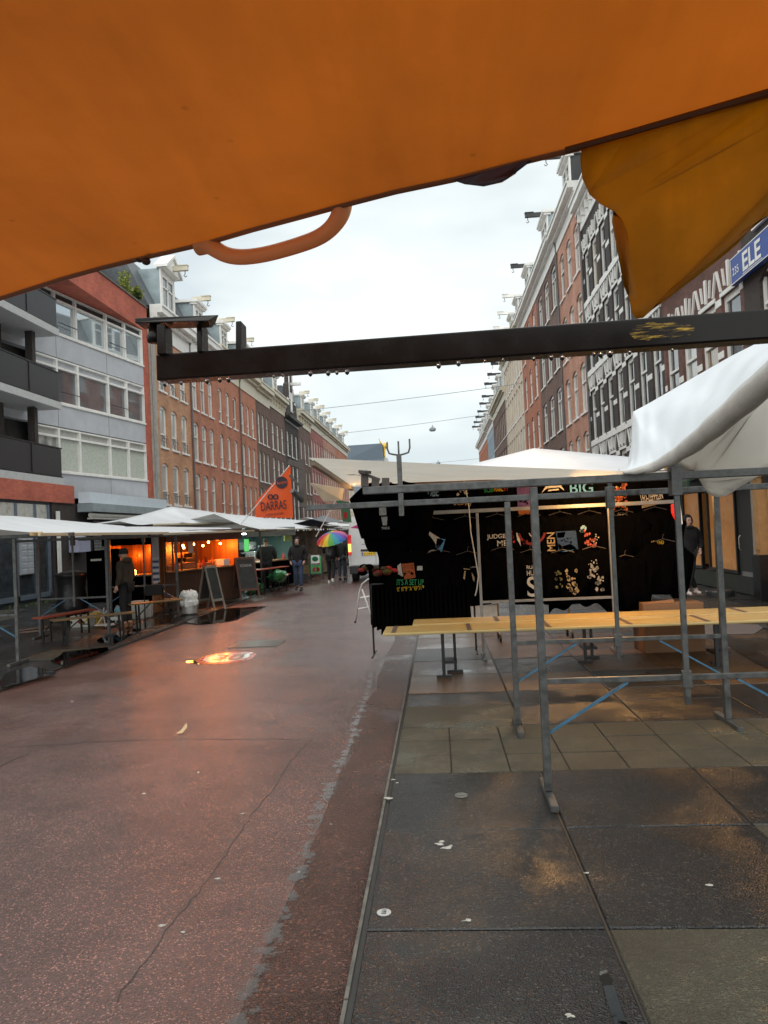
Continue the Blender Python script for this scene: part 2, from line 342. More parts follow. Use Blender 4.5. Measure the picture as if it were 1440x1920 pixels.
# right pavement: base plus laid slabs, each with its own edge
pv = MB(); pv.box(KR-.012, 7.0, -6, 175, -.15, -.012)
tag(pv.build('pavement', M_joint, o=(0,0,0)), kind='structure')
def slab(mb, x0, x1, y0, y1, z=0.0, j=.007, b=.006):
    dz = random.uniform(-.0025, .0025); tx = random.uniform(-.0015,.0015)
    x0 += j; x1 -= j; y0 += j; y1 -= j
    mb.hexa([(x0,y0,z-.03),(x1,y0,z-.03),(x1,y1,z-.03),(x0,y1,z-.03)],
            [(x0,y0,z-b+dz),(x1,y0,z-b+dz),(x1,y1,z-b+dz),(x0,y1,z-b+dz)])
    mb.faces([(x0,y0,z-b+dz),(x1,y0,z-b+dz),(x1,y1,z-b+dz),(x0,y1,z-b+dz),(x0+b,y0+b,z+dz-tx),(x1-b,y0+b,z+dz+tx),(x1-b,y1-b,z+dz+tx),(x0+b,y1-b,z+dz-tx)],
             [(4,5,6,7),(0,1,5,4),(1,2,6,5),(2,3,7,6),(3,0,4,7)])
sl_ = MB()
MD, MO, MG, MT = 0, 1, 2, 3
P = 1.08
rows = [(-1.0,.15),(.15,1.25),(1.25,2.36),(2.36,3.5),(3.5,4.65),(4.65,5.73)]
for (y0, y1) in rows:
    for i in range(7):
        x0 = KR+.02+i*P; x1 = min(x0+P, 7.0)
        sl_.cur = MD
        if y1 == 3.5 and i >= 1: sl_.cur = MO
        if y1 == 4.65 and i >= 2: sl_.cur = MO if i != 3 else MG
        if y1 == 5.73 and i >= 3: sl_.cur = MG
        if y1 < 3: sl_.cur = random.choice([MO, MD, MG])
        slab(sl_, x0, x1, y0, y1)
for k in range(3):
    y0 = 5.73+k*.437
    for i in range(17):
        x0 = KR+.02+i*.432; sl_.cur = MO; slab(sl_, x0, min(x0+.432, 7.0), y0, y0+.437, j=.004, b=.004)
y = 5.73+3*.437
for row, hgt in enumerate([.85,.62,1.0,1.05,1.1,1.1,1.1,1.1,1.1,1.1,1.1,1.1,1.1,1.1,1.1]):
    for i in range(7):
        x0 = KR+.02+i*P; sl_.cur = random.choice([MD, MG, MG, MD])
        if row == 0: sl_.cur = MO if i == 0 else MD
        if row == 1: sl_.cur = MD
        if 2 <= row <= 7 and i < 6: sl_.cur = MT if (i+row) % 4 else MG
        slab(sl_, x0, min(x0+P, 7.0), y, y+hgt)
    y += hgt
for k in range(60):
    for i in range(4):
        x0 = KR+.02+i*1.85; sl_.cur = MG if (i*7+k*3) % 5 else MD
        slab(sl_, x0, x0+1.85, y, y+2.4)
    y += 2.4
M_slabt = groundmat('tan_wet_paver_warm_lit', (.070,.038,.019), (.135,.075,.036), 2.4, .26, .1, .7, fine=150, wetsc=.8, wetlo=.42, wethi=.68, wetrough=.14)  # brown pavers, with the warm stall light on them put into the colour
tag(sl_.build('paving_slabs', [M_slabd, M_slabo, M_slabg, M_slabt], o=(0,0,0)), kind='structure')
kb = MB()
for k in range(80):
    y0 = -3+k*1.0 ; kb.box(KR-.016, KR+.0, y0+.004, y0+.996, -.12, -.004+random.uniform(-.002,.002))
tag(kb.build('kerb', pm('pale_kerb_edge', (.10,.095,.08), .5, var=.5, scale=12), o=(0,0,0)), kind='structure')
# left pavement
pl = MB(); pl.box(-13.2, KL-.0, -6, 175, -.15, -.014)
tag(pl.build('pavement', M_joint, o=(0,0,0)), kind='structure')
sl2 = MB()
yy = 2.0
k = 0
while yy < 170:
    hgt = 1.1 if yy < 60 else 4
    for i in range(7):
        x1 = KL-.03-i*1.05; x0 = max(x1-1.05, -13.15); sl2.cur = [MD, MG, MD, MD, MO, MG, MD, MD, MG, MD, MD][(i*5+k*3) % 11] if i else [MO, MD, MD][k % 3]
        slab(sl2, x0, x1, yy, yy+hgt, j=.006)
    yy += hgt; k += 1
tag(sl2.build('paving_slabs', [M_slabd, M_slabo, M_slabg], o=(0,0,0)), kind='structure')
# side of road beyond the row of houses
fl = MB(); fl.box(-60, 60, 175, 176, -.155, -.13); 
# puddles: thin irregular sheets of standing water
def blob(cx, cy, rx, ry, z, seed, n=40, rough=.3, rot=0):
    rnd = random.Random(seed); ph = [rnd.uniform(0, 6.28) for _ in range(5)]; am = [rnd.uniform(.3, 1) for _ in range(5)]
    pts = []
    for i in range(n):
        t = i*2*math.pi/n; rr = 1+rough*sum(am[j]*math.sin((j+2)*t+ph[j]) for j in range(5))/2.2+rnd.uniform(-.03,.03)*rough*3
        x, y = rx*rr*math.cos(t), ry*rr*math.sin(t)
        pts.append((cx+x*math.cos(rot)-y*math.sin(rot), cy+x*math.sin(rot)+y*math.cos(rot), z))
    return pts
def puddle(pts_list, name='puddle'):
    mb = MB()
    for pts in pts_list:
        ar = sum(pts[i][0]*pts[(i+1) % len(pts)][1]-pts[(i+1) % len(pts)][0]*pts[i][1] for i in range(len(pts)))
        mb.prism(pts if ar > 0 else pts[::-1], (0,0,.003))
    return tag(mb.build(name, M_water, o=(0,0,0)), kind='structure')
def gp(px, py, z=0): v = G(px, py, z); return (v.x, v.y, z)
def hull(pix, z, jit=.02, seed=1, sub=3):
    rnd = random.Random(seed); P = [Vector(gp(a, b, z)) for a, b in pix]; out = []
    for i in range(len(P)):
        a, b = P[i], P[(i+1) % len(P)]; ln = (b-a).length
        for k in range(sub):
            q = a.lerp(b, k/sub); out.append(Vector((q.x+rnd.uniform(-jit,jit)*min(1,ln), q.y+rnd.uniform(-jit,jit)*2*min(1,ln), z)))
    for _ in range(2): out = [p for i in range(len(out)) for p in (out[i].lerp(out[(i+1) % len(out)], .25), out[i].lerp(out[(i+1) % len(out)], .75))]
    return [tuple(p) for p in out]
puddle([hull([(330,1165),(372,1148),(430,1140),(500,1137),(566,1139),(530,1148),(480,1158),(420,1167),(370,1172)], -.022, .05, 3)])
puddle([blob(-3.42, 11.3, .40, .30, -.0085, 9, rough=.45)])
puddle([hull([(90,1240),(120,1222),(200,1213),(208,1218),(170,1232),(120,1250)], .004, .04, 5)])
puddle([hull([(10,1262),(60,1250),(110,1262),(40,1280),(0,1290),(0,1275)], .004, .04, 6), hull([(180,1200),(260,1168),(330,1150),(330,1160),(260,1185),(210,1210)], .004, .04, 8)])
puddle([hull([(1122,1822),(1138,1818),(1152,1850),(1168,1900),(1190,1960),(1165,1960),(1142,1890)], .004, .004, 12)])
# shallow worn gutter holding a film of water in flaky patches
fm = []
rnd = random.Random(4)
pix = [(700,1262),(688,1300),(672,1345),(655,1395),(630,1450),(612,1490),(592,1540),(570,1600),(557,1640),(540,1690),(515,1740),(500,1780),(475,1835),(462,1880),(440,1930)]
for i in range(len(pix)-1):
    for s in range(8):
        if rnd.random() < .5: continue
        t = s/8+rnd.uniform(-.06,.06); px = pix[i][0]*(1-t)+pix[i+1][0]*t+rnd.uniform(-9,9)*(.4+i*.07); py = pix[i][1]*(1-t)+pix[i+1][1]*t
        q = G(px, py, -.03)
        u = (q.x-KL)/(KR-KL); zz = -.05+.045*(1-(2*u-1)**2)
        if 4 < i < 7 and rnd.random() < .5: continue
        fm.append(blob(q.x, q.y, rnd.uniform(.006,.024), rnd.uniform(.012,.045), zz+.0015, i*9+s, n=18, rough=.7))
fmat, t, p = newmat('worn_wet_film'); n = t.nodes.new; l = t.links.new
tcn = n('ShaderNodeTexCoord'); q = n('ShaderNodeTexNoise'); q.inputs['Scale'].default_value = 13; q.inputs['Detail'].default_value = 5; q.inputs['Roughness'].default_value = .6; l(tcn.outputs['Object'], q.inputs[0])
uvn = n('ShaderNodeUVMap'); sp_ = n('ShaderNodeSeparateXYZ'); l(uvn.outputs[0], sp_.inputs[0]); ab_ = n('ShaderNodeMath'); ab_.operation = 'SUBTRACT'; ab_.inputs[1].default_value = .5; l(sp_.outputs[0], ab_.inputs[0]); a2 = n('ShaderNodeMath'); a2.operation = 'ABSOLUTE'; l(ab_.outputs[0], a2.inputs[0])
a3 = n('ShaderNodeMath'); a3.operation = 'MULTIPLY_ADD'; a3.inputs[1].default_value = -.55; l(a2.outputs[0], a3.inputs[0]); l(q.outputs[0], a3.inputs[2])
mr = n('ShaderNodeMapRange'); mr.inputs[1].default_value = .42; mr.inputs[2].default_value = .50; mr.inputs[3].default_value = 0; mr.inputs[4].default_value = .5; l(a3.outputs[0], mr.inputs[0])
p.inputs['Base Color'].default_value = (.085,.078,.070,1); p.inputs['Roughness'].default_value = .13; p.inputs['Specular IOR Level'].default_value = .8; l(mr.outputs[0], p.inputs['Alpha'])
me = bpy.data.meshes.new('worn_road_line'); vv, ff_, uu = [], [], []
cp = []
for i in range(len(pix)-1):
    for k in range(6): a_ = k/6; cp.append(G(pix[i][0]*(1-a_)+pix[i+1][0]*a_, pix[i][1]*(1-a_)+pix[i+1][1]*a_, -.03))
for p_ in cp:
    for dx, u_ in ((-.10,0),(.10,1)):
        x = p_.x+dx; u = (x-KL)/(KR-KL); vv.append((x, p_.y, -.05+.045*(1-(2*u-1)**2)+.0035)); uu.append(u_)
ff_ = [(2*i, 2*i+1, 2*i+3, 2*i+2) for i in range(len(cp)-1)]
me.from_pydata(vv, [], ff_); me.materials.append(fmat); uvl = me.uv_layers.new(name='UVMap').data
for pl_q in me.polygons:
    for li in pl_q.loop_indices: uvl[li].uv = (uu[me.loops[li].vertex_index], 0)
o = bpy.data.objects.new('worn_road_line', me); C.objects.link(o); tag(o, kind='structure')
ks = MB()
for k in range(60):
    y0 = -3+k*.8; j0, j1 = random.Random(k).uniform(-.04,.04), random.Random(k+1).uniform(-.04,.04)
    def zr(x): u = (x-KL)/(KR-KL); return -.05+.045*(1-(2*u-1)**2)+.0022
    w0, w1 = KR-.40+j0, KR-.40+j1
    ks.poly([(w0,y0,zr(w0)),(KR-.016,y0,zr(KR-.016)+.002),(KR-.016,y0+.8,zr(KR-.016)+.002),(w1,y0+.8,zr(w1))])
tag(ks.build('gutter_strip', groundmat('dark_red_gutter', (.034,.015,.011), (.078,.034,.025), 5.0, .30, .1, 1.0, fine=105, wetsc=1.2, wetlo=.5, wethi=.7, wetrough=.12), o=(0,0,0)), kind='structure')
# asphalt seams
M_seam = pm('tar_seam', (.036,.019,.015), .5, var=.6, scale=25)
sm = MB()
def seam(pix, w0):
    P = [Vector(gp(a, b, -.02)) for a, b in pix]; rnd = random.Random(int(w0*1e4)); out = []
    for i in range(len(P)-1):
        k = max(2, int((P[i+1]-P[i]).length/.07))
        for j in range(k): out.append(P[i].lerp(P[i+1], j/k))
    L_, R_ = [], []
    for i, p in enumerate(out):
        d = (out[min(i+1,len(out)-1)]-out[max(i-1,0)]).normalized(); nn = Vector((-d.y, d.x, 0)); o = nn*rnd.uniform(-.012,.012); wv = w0*rnd.uniform(.3,1.2)
        u = (p.x-KL)/(KR-KL); z = -.05+.045*(1-(2*u-1)**2)+.0012
        a = p+o+nn*wv; b = p+o-nn*wv; L_.append((a.x,a.y,z)); R_.append((b.x,b.y,z))
    for i in range(len(L_)-1): sm.poly([L_[i], R_[i], R_[i+1], L_[i+1]])
seam([(20,1403),(250,1391),(420,1388),(585,1385)], .006)
seam([(585,1385),(545,1425),(510,1480),(470,1530),(425,1600),(380,1660),(300,1760),(200,1900)], .0045)
seam([(0,1440),(60,1412)], .01)
tag(sm.build('road_seams', M_seam, o=(0,0,0)), kind='structure')
# ------------------------------------------------------------------ houses
def facade(mb, x0, x1, z0, z1, ops, dep=.18, y=0.0, seg=6):
    """wall face at local y with rectangular / segment-arched openings and reveals"""
    xs = sorted({x0, x1, *[v for o in ops for v in (o[0], o[1])]}); zs = sorted({z0, z1, *[v for o in ops for v in (o[2], o[3])]})
    for i in range(len(xs)-1):
        for j in range(len(zs)-1):
            cx, cz = (xs[i]+xs[i+1])/2, (zs[j]+zs[j+1])/2
            if any(o[0] < cx < o[1] and o[2] < cz < o[3] for o in ops): continue
            mb.poly([(xs[i],y,zs[j]),(xs[i+1],y,zs[j]),(xs[i+1],y,zs[j+1]),(xs[i],y,zs[j+1])])
    for o in ops:
        a, b, c, d = o[:4]; ar = o[4] if len(o) > 4 else 0
        mb.poly([(a,y,c),(a,y+dep,c),(a,y+dep,d-ar),(a,y,d-ar)]); mb.poly([(b,y,c),(b,y,d-ar),(b,y+dep,d-ar),(b,y+dep,c)])
        mb.poly([(a,y,c),(b,y,c),(b,y+dep,c),(a,y+dep,c)])
        if ar <= 0: mb.poly([(a,y,d),(a,y+dep,d),(b,y+dep,d),(b,y,d)])
        else:
            W = b-a; rad = (W*W/4+ar*ar)/(2*ar); cz = d-rad; pts = []
            for s in range(seg+1):
                x = a+W*s/seg; pts.append((x, cz+math.sqrt(max(0, rad*rad-(x-(a+b)/2)**2))))
            for s in range(seg):
                (xa, za), (xb, zb) = pts[s], pts[s+1]
                mb.poly([(xa,y,za),(xb,y,zb),(xb,y,d),(xa,y,d)]); mb.poly([(xa,y,za),(xa,y+dep,za),(xb,y+dep,zb),(xb,y,zb)])
WC = {}
def window_parts(parent, x, z, w_, h, style, fm_, gm, sillm=None, dep=.075):
    key = (round(w_,2), round(h,2), style, fm_.name, gm.name, sillm.name if sillm else '')
    if key not in WC:
        f = MB(); t = .095; y0, y1 = dep, dep+.06
        f.box(-w_/2, -w_/2+t, y0, y1, 0, h); f.box(w_/2-t, w_/2, y0, y1, 0, h); f.box(-w_/2+t, w_/2-t, y0, y1, 0, t); f.box(-w_/2+t, w_/2-t, y0, y1, h-t*1.6, h)
        if style == 'sash': f.box(-w_/2+t, w_/2-t, y0-.02, y1, h*.60, h*.60+.07)
        if style == 'low': f.box(-w_/2+t, w_/2-t, y0-.02, y1, h*.30, h*.30+.06)
        if style == 'cross': f.box(-w_/2+t, w_/2-t, y0-.02, y1, h*.68, h*.68+.07); f.box(-.03, .03, y0, y1, t, h*.68)
        fme = f.mesh('frame', fm_)
        p = MB(); p.poly([(-w_/2+.02,y1-.015,.02),(w_/2-.02,y1-.015,.02),(w_/2-.02,y1-.015,h-.02),(-w_/2+.02,y1-.015,h-.02)]); pme = p.mesh('pane', gm)
        s = MB(); s.box(-w_/2-.08, w_/2+.08, -.07, dep, -.09, -.002); sme = s.mesh('sill', sillm or fm_)
        WC[key] = (fme, pme, sme)
    fme, pme, sme = WC[key]
    f = bpy.data.objects.new('window', fme); C.objects.link(f); f.location = (x, 0, z); f.parent = parent
    p = bpy.data.objects.new('pane', pme); C.objects.link(p); p.parent = f
    s = bpy.data.objects.new('sill', sme); C.objects.link(s); s.parent = f
    return f
def cornice(parent, x0, x1, z, h, mat, proj=.5, brackets=0):
    c = MB(); c.box(x0, x1, -.06, .1, z, z+h*.55); c.box(x0, x1, -proj*.5, .1, z+h*.55, z+h*.7); c.box(x0-.0, x1+.0, -proj, .1, z+h*.7, z+h*.92); c.box(x0, x1, -proj-.06, .1, z+h*.92, z+h)
    for k in range(brackets):
        xc = x0+(x1-x0)*(k+.5)/brackets; c.box(xc-.07, xc+.07, -proj*.45, -.06, z+h*.25, z+h*.55)
    return c.build('cornice', mat, parent)
def roofpart(parent, x0, x1, z, rise=2.6, back=1.3, depth=9.0, mat=None):
    r_ = MB(); y0 = .15
    r_.hexa([(x0,y0,z),(x1,y0,z),(x1,depth,z),(x0,depth,z)], [(x0,y0+back,z+rise),(x1,y0+back,z+rise),(x1,depth-back,z+rise),(x0,depth-back,z+rise)])
    return r_.build('roof', mat or M_slate, parent)
def dormer(parent, xc, z, w_=1.9, h=2.5, wall=M_white, side=M_zinc, beam=M_white, gable=False, out=1.0, wm=None):
    d = MB(); f0 = .12
    d.box(xc-w_/2, xc+w_/2, f0+.02, 2.6, z, z+h); db = d.build('dormer', side, parent)
    f = MB(); t = .2
    f.box(xc-w_/2-.04, xc-w_/2+t, f0-.06, f0+.02, z, z+h); f.box(xc+w_/2-t, xc+w_/2+.04, f0-.06, f0+.02, z, z+h)
    f.box(xc-w_/2+t, xc+w_/2-t, f0-.06, f0+.02, z+h-.35, z+h); f.box(xc-w_/2+t, xc+w_/2-t, f0-.06, f0+.02, z, z+.25)
    f.box(xc-.05, xc+.05, f0-.05, f0+.02, z+.25, z+h-.35); f.box(xc-w_/2+t, xc+w_/2-t, f0-.05, f0+.02, z+h*.62, z+h*.62+.07)
    if gable:
        f.prism([(xc-w_/2-.15,-.25,z+h),(xc+w_/2+.15,-.25,z+h),(xc,-.25,z+h+.75)], (0,.5,0))
        f.prism([(xc-w_/2-.22,-.35,z+h+.0),(xc-w_/2-.22,-.35,z+h+.14),(xc,-.35,z+h+.95),(xc,-.35,z+h+.8)], (0,.7,0)); f.prism([(xc+w_/2+.22,-.35,z+h+.0),(xc+w_/2+.22,-.35,z+h+.14),(xc,-.35,z+h+.95),(xc,-.35,z+h+.8)], (0,.7,0))
    else: f.box(xc-w_/2-.16, xc+w_/2+.16, -.18, 2.7, z+h, z+h+.16); f.box(xc-w_/2-.1, xc+w_/2+.1, -.1, .3, z+h-.12, z+h)
    f.build('surround', wall, db)
    p = MB(); p.poly([(xc-w_/2+t,f0+.005,z+.25),(xc+w_/2-t,f0+.005,z+.25),(xc+w_/2-t,f0+.005,z+h-.35),(xc-w_/2+t,f0+.005,z+h-.35)]); p.build('pane', M_glass, db)
    b = MB(); zb = z+h+(.12 if gable else .28); b.box(xc-.1, xc+.1, -out, .4, zb, zb+.24); b.box(xc-.14, xc+.14, -out-.02, -out+.5, zb+.24, zb+.28)
    hb = b.build('hoist_beam', beam, parent)
    hk = MB(); hk.path([(xc,-out+.15,zb),(xc,-out+.15,zb-.16),(xc,-out+.22,zb-.26),(xc,-out+.14,zb-.33),(xc,-out+.06,zb-.26)], .022, n=6); hk.build('hook', M_dark, hb)
def house(side, Y0, Y1, wall, label, sills, wh=1.95, nwin=3, ww=.95, style='sash', arch=.16, cor=(12.2,1.3), cmat=None, frame=None, gm=None,
          quoin=None, voussoir=False, bands=None, dorm='plain', dmat=None, dside=None, beam=None, rise=2.6, pipe=False, brackets=0, X=None, gmix=.5, groundh=3.0, sillm=None, cat='house', name='brick_house', detail=True, proj=.5, out=1.0, extra_top=None, dn=1, dw=1.9):
    W = Y1-Y0; cmat = cmat or M_white; frame = frame or M_white
    if side == 'L': root = thing(name, label, cat, (X if X is not None else -13, Y0, 0), R(90), 'terraced houses along the street')
    else: root = thing(name, label, cat, (X if X is not None else 7, Y1, 0), R(-90), 'terraced houses along the street')
    rn = random.Random(int(Y0*10)+(1 if side == 'L' else 2)); ops = []; pitch = W/nwin if nwin > 3 else (W-.5)/nwin
    xs = [W/2+(i-(nwin-1)/2)*pitch for i in range(nwin)]
    for sz in sills:
        for x in xs: ops.append((x-ww/2, x+ww/2, sz, sz+wh, arch))
    top = cor[0]+.05
    shop = (.5, W-.5, .45, groundh-.55)
    mb = MB(); facade(mb, 0, W, 0, top, ops+[shop], seg=6 if detail else 4)
    mb.poly([(0,0,0),(0,9,0),(0,9,top),(0,0,top)]); mb.poly([(W,0,0),(W,0,top),(W,9,top),(W,9,0)]); mb.poly([(0,9,0),(W,9,0),(W,9,top),(0,9,top)]); mb.poly([(0,0,top),(W,0,top),(W,9,top),(0,9,top)])
    mb.build('wall', wall, root)
    for sz in sills:
        for x in xs:
            g_ = (gm if gm and rn.random() < .72 else rn.choice([M_glass, M_glass_lt, M_glass_mid, M_glass_warm])) if detail or gm else (M_glass if rn.random() > gmix else M_glass_lt)
            window_parts(root, x, sz, ww, wh, style, frame, g_, sillm)
    # shop front
    sh = MB(); a, b, c, d = shop
    sh.box(a, a+.1, .05, .17, c, d); sh.box(b-.1, b, .05, .17, c, d); sh.box(a, b, -.12, .17, d, d+.42)
    k = int((b-a)/1.7)
    for i in range(1, k): xx = a+(b-a)*i/k; sh.box(xx-.04, xx+.04, .07, .15, c, d)
    sf = sh.build('shop_front', rn.choice([M_white, M_cream, M_dark, M_grey]), root)
    sp = MB(); sp.poly([(a,.14,c),(b,.14,c),(b,.14,d),(a,.14,d)]); sp.build('pane', M_glass, sf)
    if cor[1] > 0: cornice(root, 0, W, cor[0], cor[1], cmat, proj, brackets)
    zt = cor[0]+cor[1]
    if rise > 0: roofpart(root, .05, W-.05, zt-.02, rise)
    if dorm:
        for q in range(dn): dormer(root, W*(q+.5)/dn, zt, w_=dw if side == 'R' or dorm == 'gable' else 1.5, h=(min(2.3, rise-.1) if rise > 1 else 2.2)*(1 if side == 'R' or dorm == 'gable' else .78), wall=dmat or M_white, side=dside or M_zinc, beam=beam or (M_white if side == 'R' or dorm == 'gable' else M_cream), gable=dorm == 'gable', out=out if side == 'R' or dorm == 'gable' else .65)
    if pipe:
        p = MB(); p.tube((.12,-.07,.2), (.12,-.07,cor[0]+.3), .05, n=8); p.path([(.12,-.07,cor[0]+.3),(.12,-.15,cor[0]+.6),(.3,-.2,cor[0]+.75)], .05); p.build('downpipe', pm('pipe_grey', (.12,.12,.12), .5), root)
    return root, xs, W
# left row, from the grey block away down the street
lab = dict(
 yel='yellow brick house beside the grey apartment block, with white gabled dormer and hoist beam',
)
def hoops(root, xs, sills, ww):
    for s in sills:
        for x in xs:
            m = MB()
            m.box(x-ww/2, x+ww/2, -.03, -.01, s+.42, s+.45)
            for q in (-.3, 0, .3): m.path([(x+q*ww,-.02,s+.02),(x+q*ww+.05,-.02,s+.2),(x+q*ww-.05,-.02,s+.32),(x+q*ww,-.02,s+.42)], .012, n=5)
            m.build('window_guard', M_black, root)
a = house('L', 35.3, 40.5, B_yel, 'yellow brick house beside the grey apartment block, white gabled dormer on top', [3.6,6.35,9.1], 2.0, 3, .95, 'low', cor=(11.7,1.35), dorm='gable', rise=2.7, gm=M_glass_lt, beam=M_cream)
hoops(a[0], a[1], [3.6,6.35,9.1], .8)
house('L', 40.5, 45.4, B_red, 'narrow red brick house directly right of the yellow brick house', [3.3,6.15,9.0], 2.15, 3, .9, 'sash', cor=(12.0,1.4), rise=2.5, pipe=True, gm=M_glass_lt)
house('L', 45.4, 51.0, B_red, 'red brick house with deep cream cornice, second of the red row on the left', [3.3,6.15,9.0], 2.1, 3, .85, 'low', cor=(12.0,1.6), cmat=M_cream, rise=2.5, dorm='plain')
house('L', 51.0, 55.9, B_red, 'red brick house with a drain pipe and a deep cream cornice, behind the orange flag', [3.3,6.15,9.0], 2.1, 3, .8, 'low', cor=(12.0,1.6), cmat=M_cream, rise=2.5, pipe=True, dside=M_zinc)
house('L', 55.9, 60.6, B_brn, 'brown brick house with panelled cream frieze, left of the ornate cream fascia', [3.2,6.0,8.9], 2.3, 3, .75, 'sash', cor=(12.0,1.4), cmat=M_cream, rise=2.4, dmat=M_white)
house('L', 60.6, 66.8, B_brn, 'dark brown house with ornate cream fascia and white sash windows on the left row', [3.2,6.0,8.9], 2.2, 3, .95, 'sash', arch=0, cor=(12.3,1.4), cmat=M_cream, rise=2.2, brackets=6, gm=M_glass_lt)
gr, gx, gW = house('L', 66.8, 73.6, B_drk, 'black brick house with tall stepped gable and white windows', [3.2,6.0,9.0], 2.2, 3, 1.0, 'sash', arch=0, cor=(12.0,.5), cmat=M_dark, rise=2.6, dorm=None, gm=M_glass_lt)
gb = MB()
gb.prism([(.9,-.02,12.5),(5.9,-.02,12.5),(5.9,-.02,14.2),(5.2,-.02,14.2),(4.9,-.02,15.6),(4.2,-.02,15.9),(4.1,-.02,17.0),(3.4,-.02,17.5),(2.7,-.02,17.0),(2.6,-.02,15.9),(1.9,-.02,15.6),(1.6,-.02,14.2),(.9,-.02,14.2)], (0,.4,0))
gbl = gb.build('gable', B_drk, gr)
g2 = MB(); g2.box(2.5,4.3,-.1,-.03,16.95,17.1); g2.box(1.5,2.0,-.1,-.03,14.1,14.3); g2.box(4.8,5.3,-.1,-.03,14.1,14.3); g2.box(2.5,2.7,-.1,-.03,14.3,16.9); g2.box(4.1,4.3,-.1,-.03,14.3,16.9); g2.box(2.9,3.9,-.1,-.03,13.2,13.35); g2.box(3.0,3.8,-.08,-.03,13.4,15.0); g2.box(3.25,3.55,-1.0,-.03,15.7,15.95)
g2.build('trim', M_white, gbl)
house('L', 73.6, 80.8, B_brn, 'brown brick house with cream lintel frieze, right of the black gabled house', [3.2,6.0,9.0], 2.3, 3, 1.0, 'sash', cor=(12.6,1.5), cmat=M_cream, rise=2.4, brackets=5)
house('L', 80.8, 90.0, brickmat('rose_brick', (.42,.13,.11), (.33,.10,.085), (.28,.2,.17)), 'rose red brick house with four dormer hoists in the far left row', [3.0,6.2,9.6], 2.5, 5, .95, 'sash', cor=(13.2,1.2), cmat=M_cream, rise=2.3, detail=False, dn=2, gm=M_glass_lt)
house('L', 90.0, 101.0, B_pnk, 'long salmon brick house with pale window strips in the far left row', [3.0,6.2,9.6], 2.5, 6, 1.0, 'sash', cor=(13.2,1.2), cmat=M_cream, rise=2.3, detail=False, dn=2, gm=M_glass_lt)
house('L', 101.0, 114.5, B_red, 'farthest full height red brick house in the left row', [3.0,6.2,9.6], 2.5, 7, 1.0, 'sash', cor=(13.2,1.2), cmat=M_cream, rise=2.3, detail=False, dn=2)
house('L', 114.5, 128, B_crm, 'pale plastered corner house at the far end of the left row', [3.0,6.2,9.2], 2.3, 6, 1.0, 'sash', cor=(12.0,.9), rise=2.2, detail=False, X=-15.5, dn=2)
house('L', 128, 160, B_crm, 'distant low white house beyond the side street', [3.0,6.2,9.0], 2.3, 10, 1.2, 'sash', cor=(11.4,.7), rise=1.6, detail=False, X=-17.0, dn=3)
# right row
def voussoirs(root, xs, sills, wh, ww, W, bandm=M_white):
    b = MB()
    for s in sills:
        for zz in (s+wh*.42, s+wh*.93):
            prev = 0
            for x in xs+[None]:
                e = (x-ww/2) if x is not None else W
                if e-prev > .05: b.box(prev, e, -.012, .0, zz, zz+.17)
                prev = (x+ww/2) if x is not None else W
        b.box(0, W, -.07, .0, s-.24, s-.09)
        for x in xs:
            v = MB()
            for k in (-2,-1,0,1,2):
                t = k*.2; x0 = x+k*ww*.22; hh = (.60,.42,.56)[abs(k)]; z0 = s+wh+.12+(.08 if abs(k) == 1 else 0); hw = (.045,.022,.030)[abs(k)]
                v.prism([(x0-hw,-.05,z0),(x0+hw,-.05,z0),(x0+hw*1.1+math.sin(t)*hh,-.05,z0+hh),(x0-hw*1.1+math.sin(t)*hh,-.05,z0+hh)], (0,.05,0))
            v.box(x-ww/2-.02, x+ww/2+.02, -.03, 0, s+wh+.0, s+wh+.10)
            v.build('lintel', bandm, root)
    b.build('stone_band', bandm, root)
S2 = [2.3, 5.0]
house('R', 9.0, 17.4, B_drk, 'nearest dark brick house on the right, carrying the blue enamel sign', [4.4,7.9,11.0], 2.6, 3, 1.5, 'cross', arch=.3, cor=(14.5,1.2), rise=2.0, gm=M_glass, dorm=None)
a = house('R', 17.4, 23.4, B_wine, 'wine red brick house with white lintel blocks, beside the blue sign', [4.55,9.1,12.0], 2.45, 4, 1.12, 'sash', arch=0, cor=(14.4,1.2), rise=2.2, gm=M_glass, dorm=None, pipe=False)
voussoirs(a[0], a[1], [4.55], 2.45, 1.12, a[2]); m_ = MB(); m_.box(0, a[2], -.18, -.0, 8.35, 8.6); m_.build('string_course', M_white, a[0])
a = house('R', 23.4, 34.5, B_drk, 'black brick house with white stone bands and lintel blocks under the orange flap', [2.3,5.35,8.4,11.45], 2.15, 7, 1.02, 'sash', arch=0, cor=(14.7,1.25), rise=2.6, gm=M_glass, frame=M_white, brackets=14, dmat=M_white, dside=M_slate, beam=M_dark, pipe=True, dn=2, proj=.45)
voussoirs(a[0], a[1], [2.3,5.35,8.4,11.45], 2.15, 1.02, a[2])
a = house('R', 34.5, 41.0, B_pnk, 'salmon brick house with arched windows, left of the black and white house', [3.7,6.85,10.05,13.3], 2.3, 3, 1.3, 'sash', arch=.2, cor=(16.1,1.0), rise=2.5, gm=M_glass_lt, dmat=M_white, dside=M_dark, beam=M_dark, pipe=True)
house('R', 41.0, 49.6, B_brn, 'dark brown house with large white windows on the right row', [3.6,6.9,10.25,13.6], 2.35, 3, 1.65, 'cross', arch=.12, cor=(16.2,1.1), rise=2.5, gm=M_glass, beam=M_dark, dw=2.3)
house('R', 49.6, 58.6, B_org, 'orange red brick house between the brown and the cream houses', [3.6,6.9,10.25,13.6], 2.4, 3, 1.3, 'sash', arch=.2, cor=(16.2,1.1), rise=2.4, gm=M_glass_lt, beam=M_dark, dw=2.3)
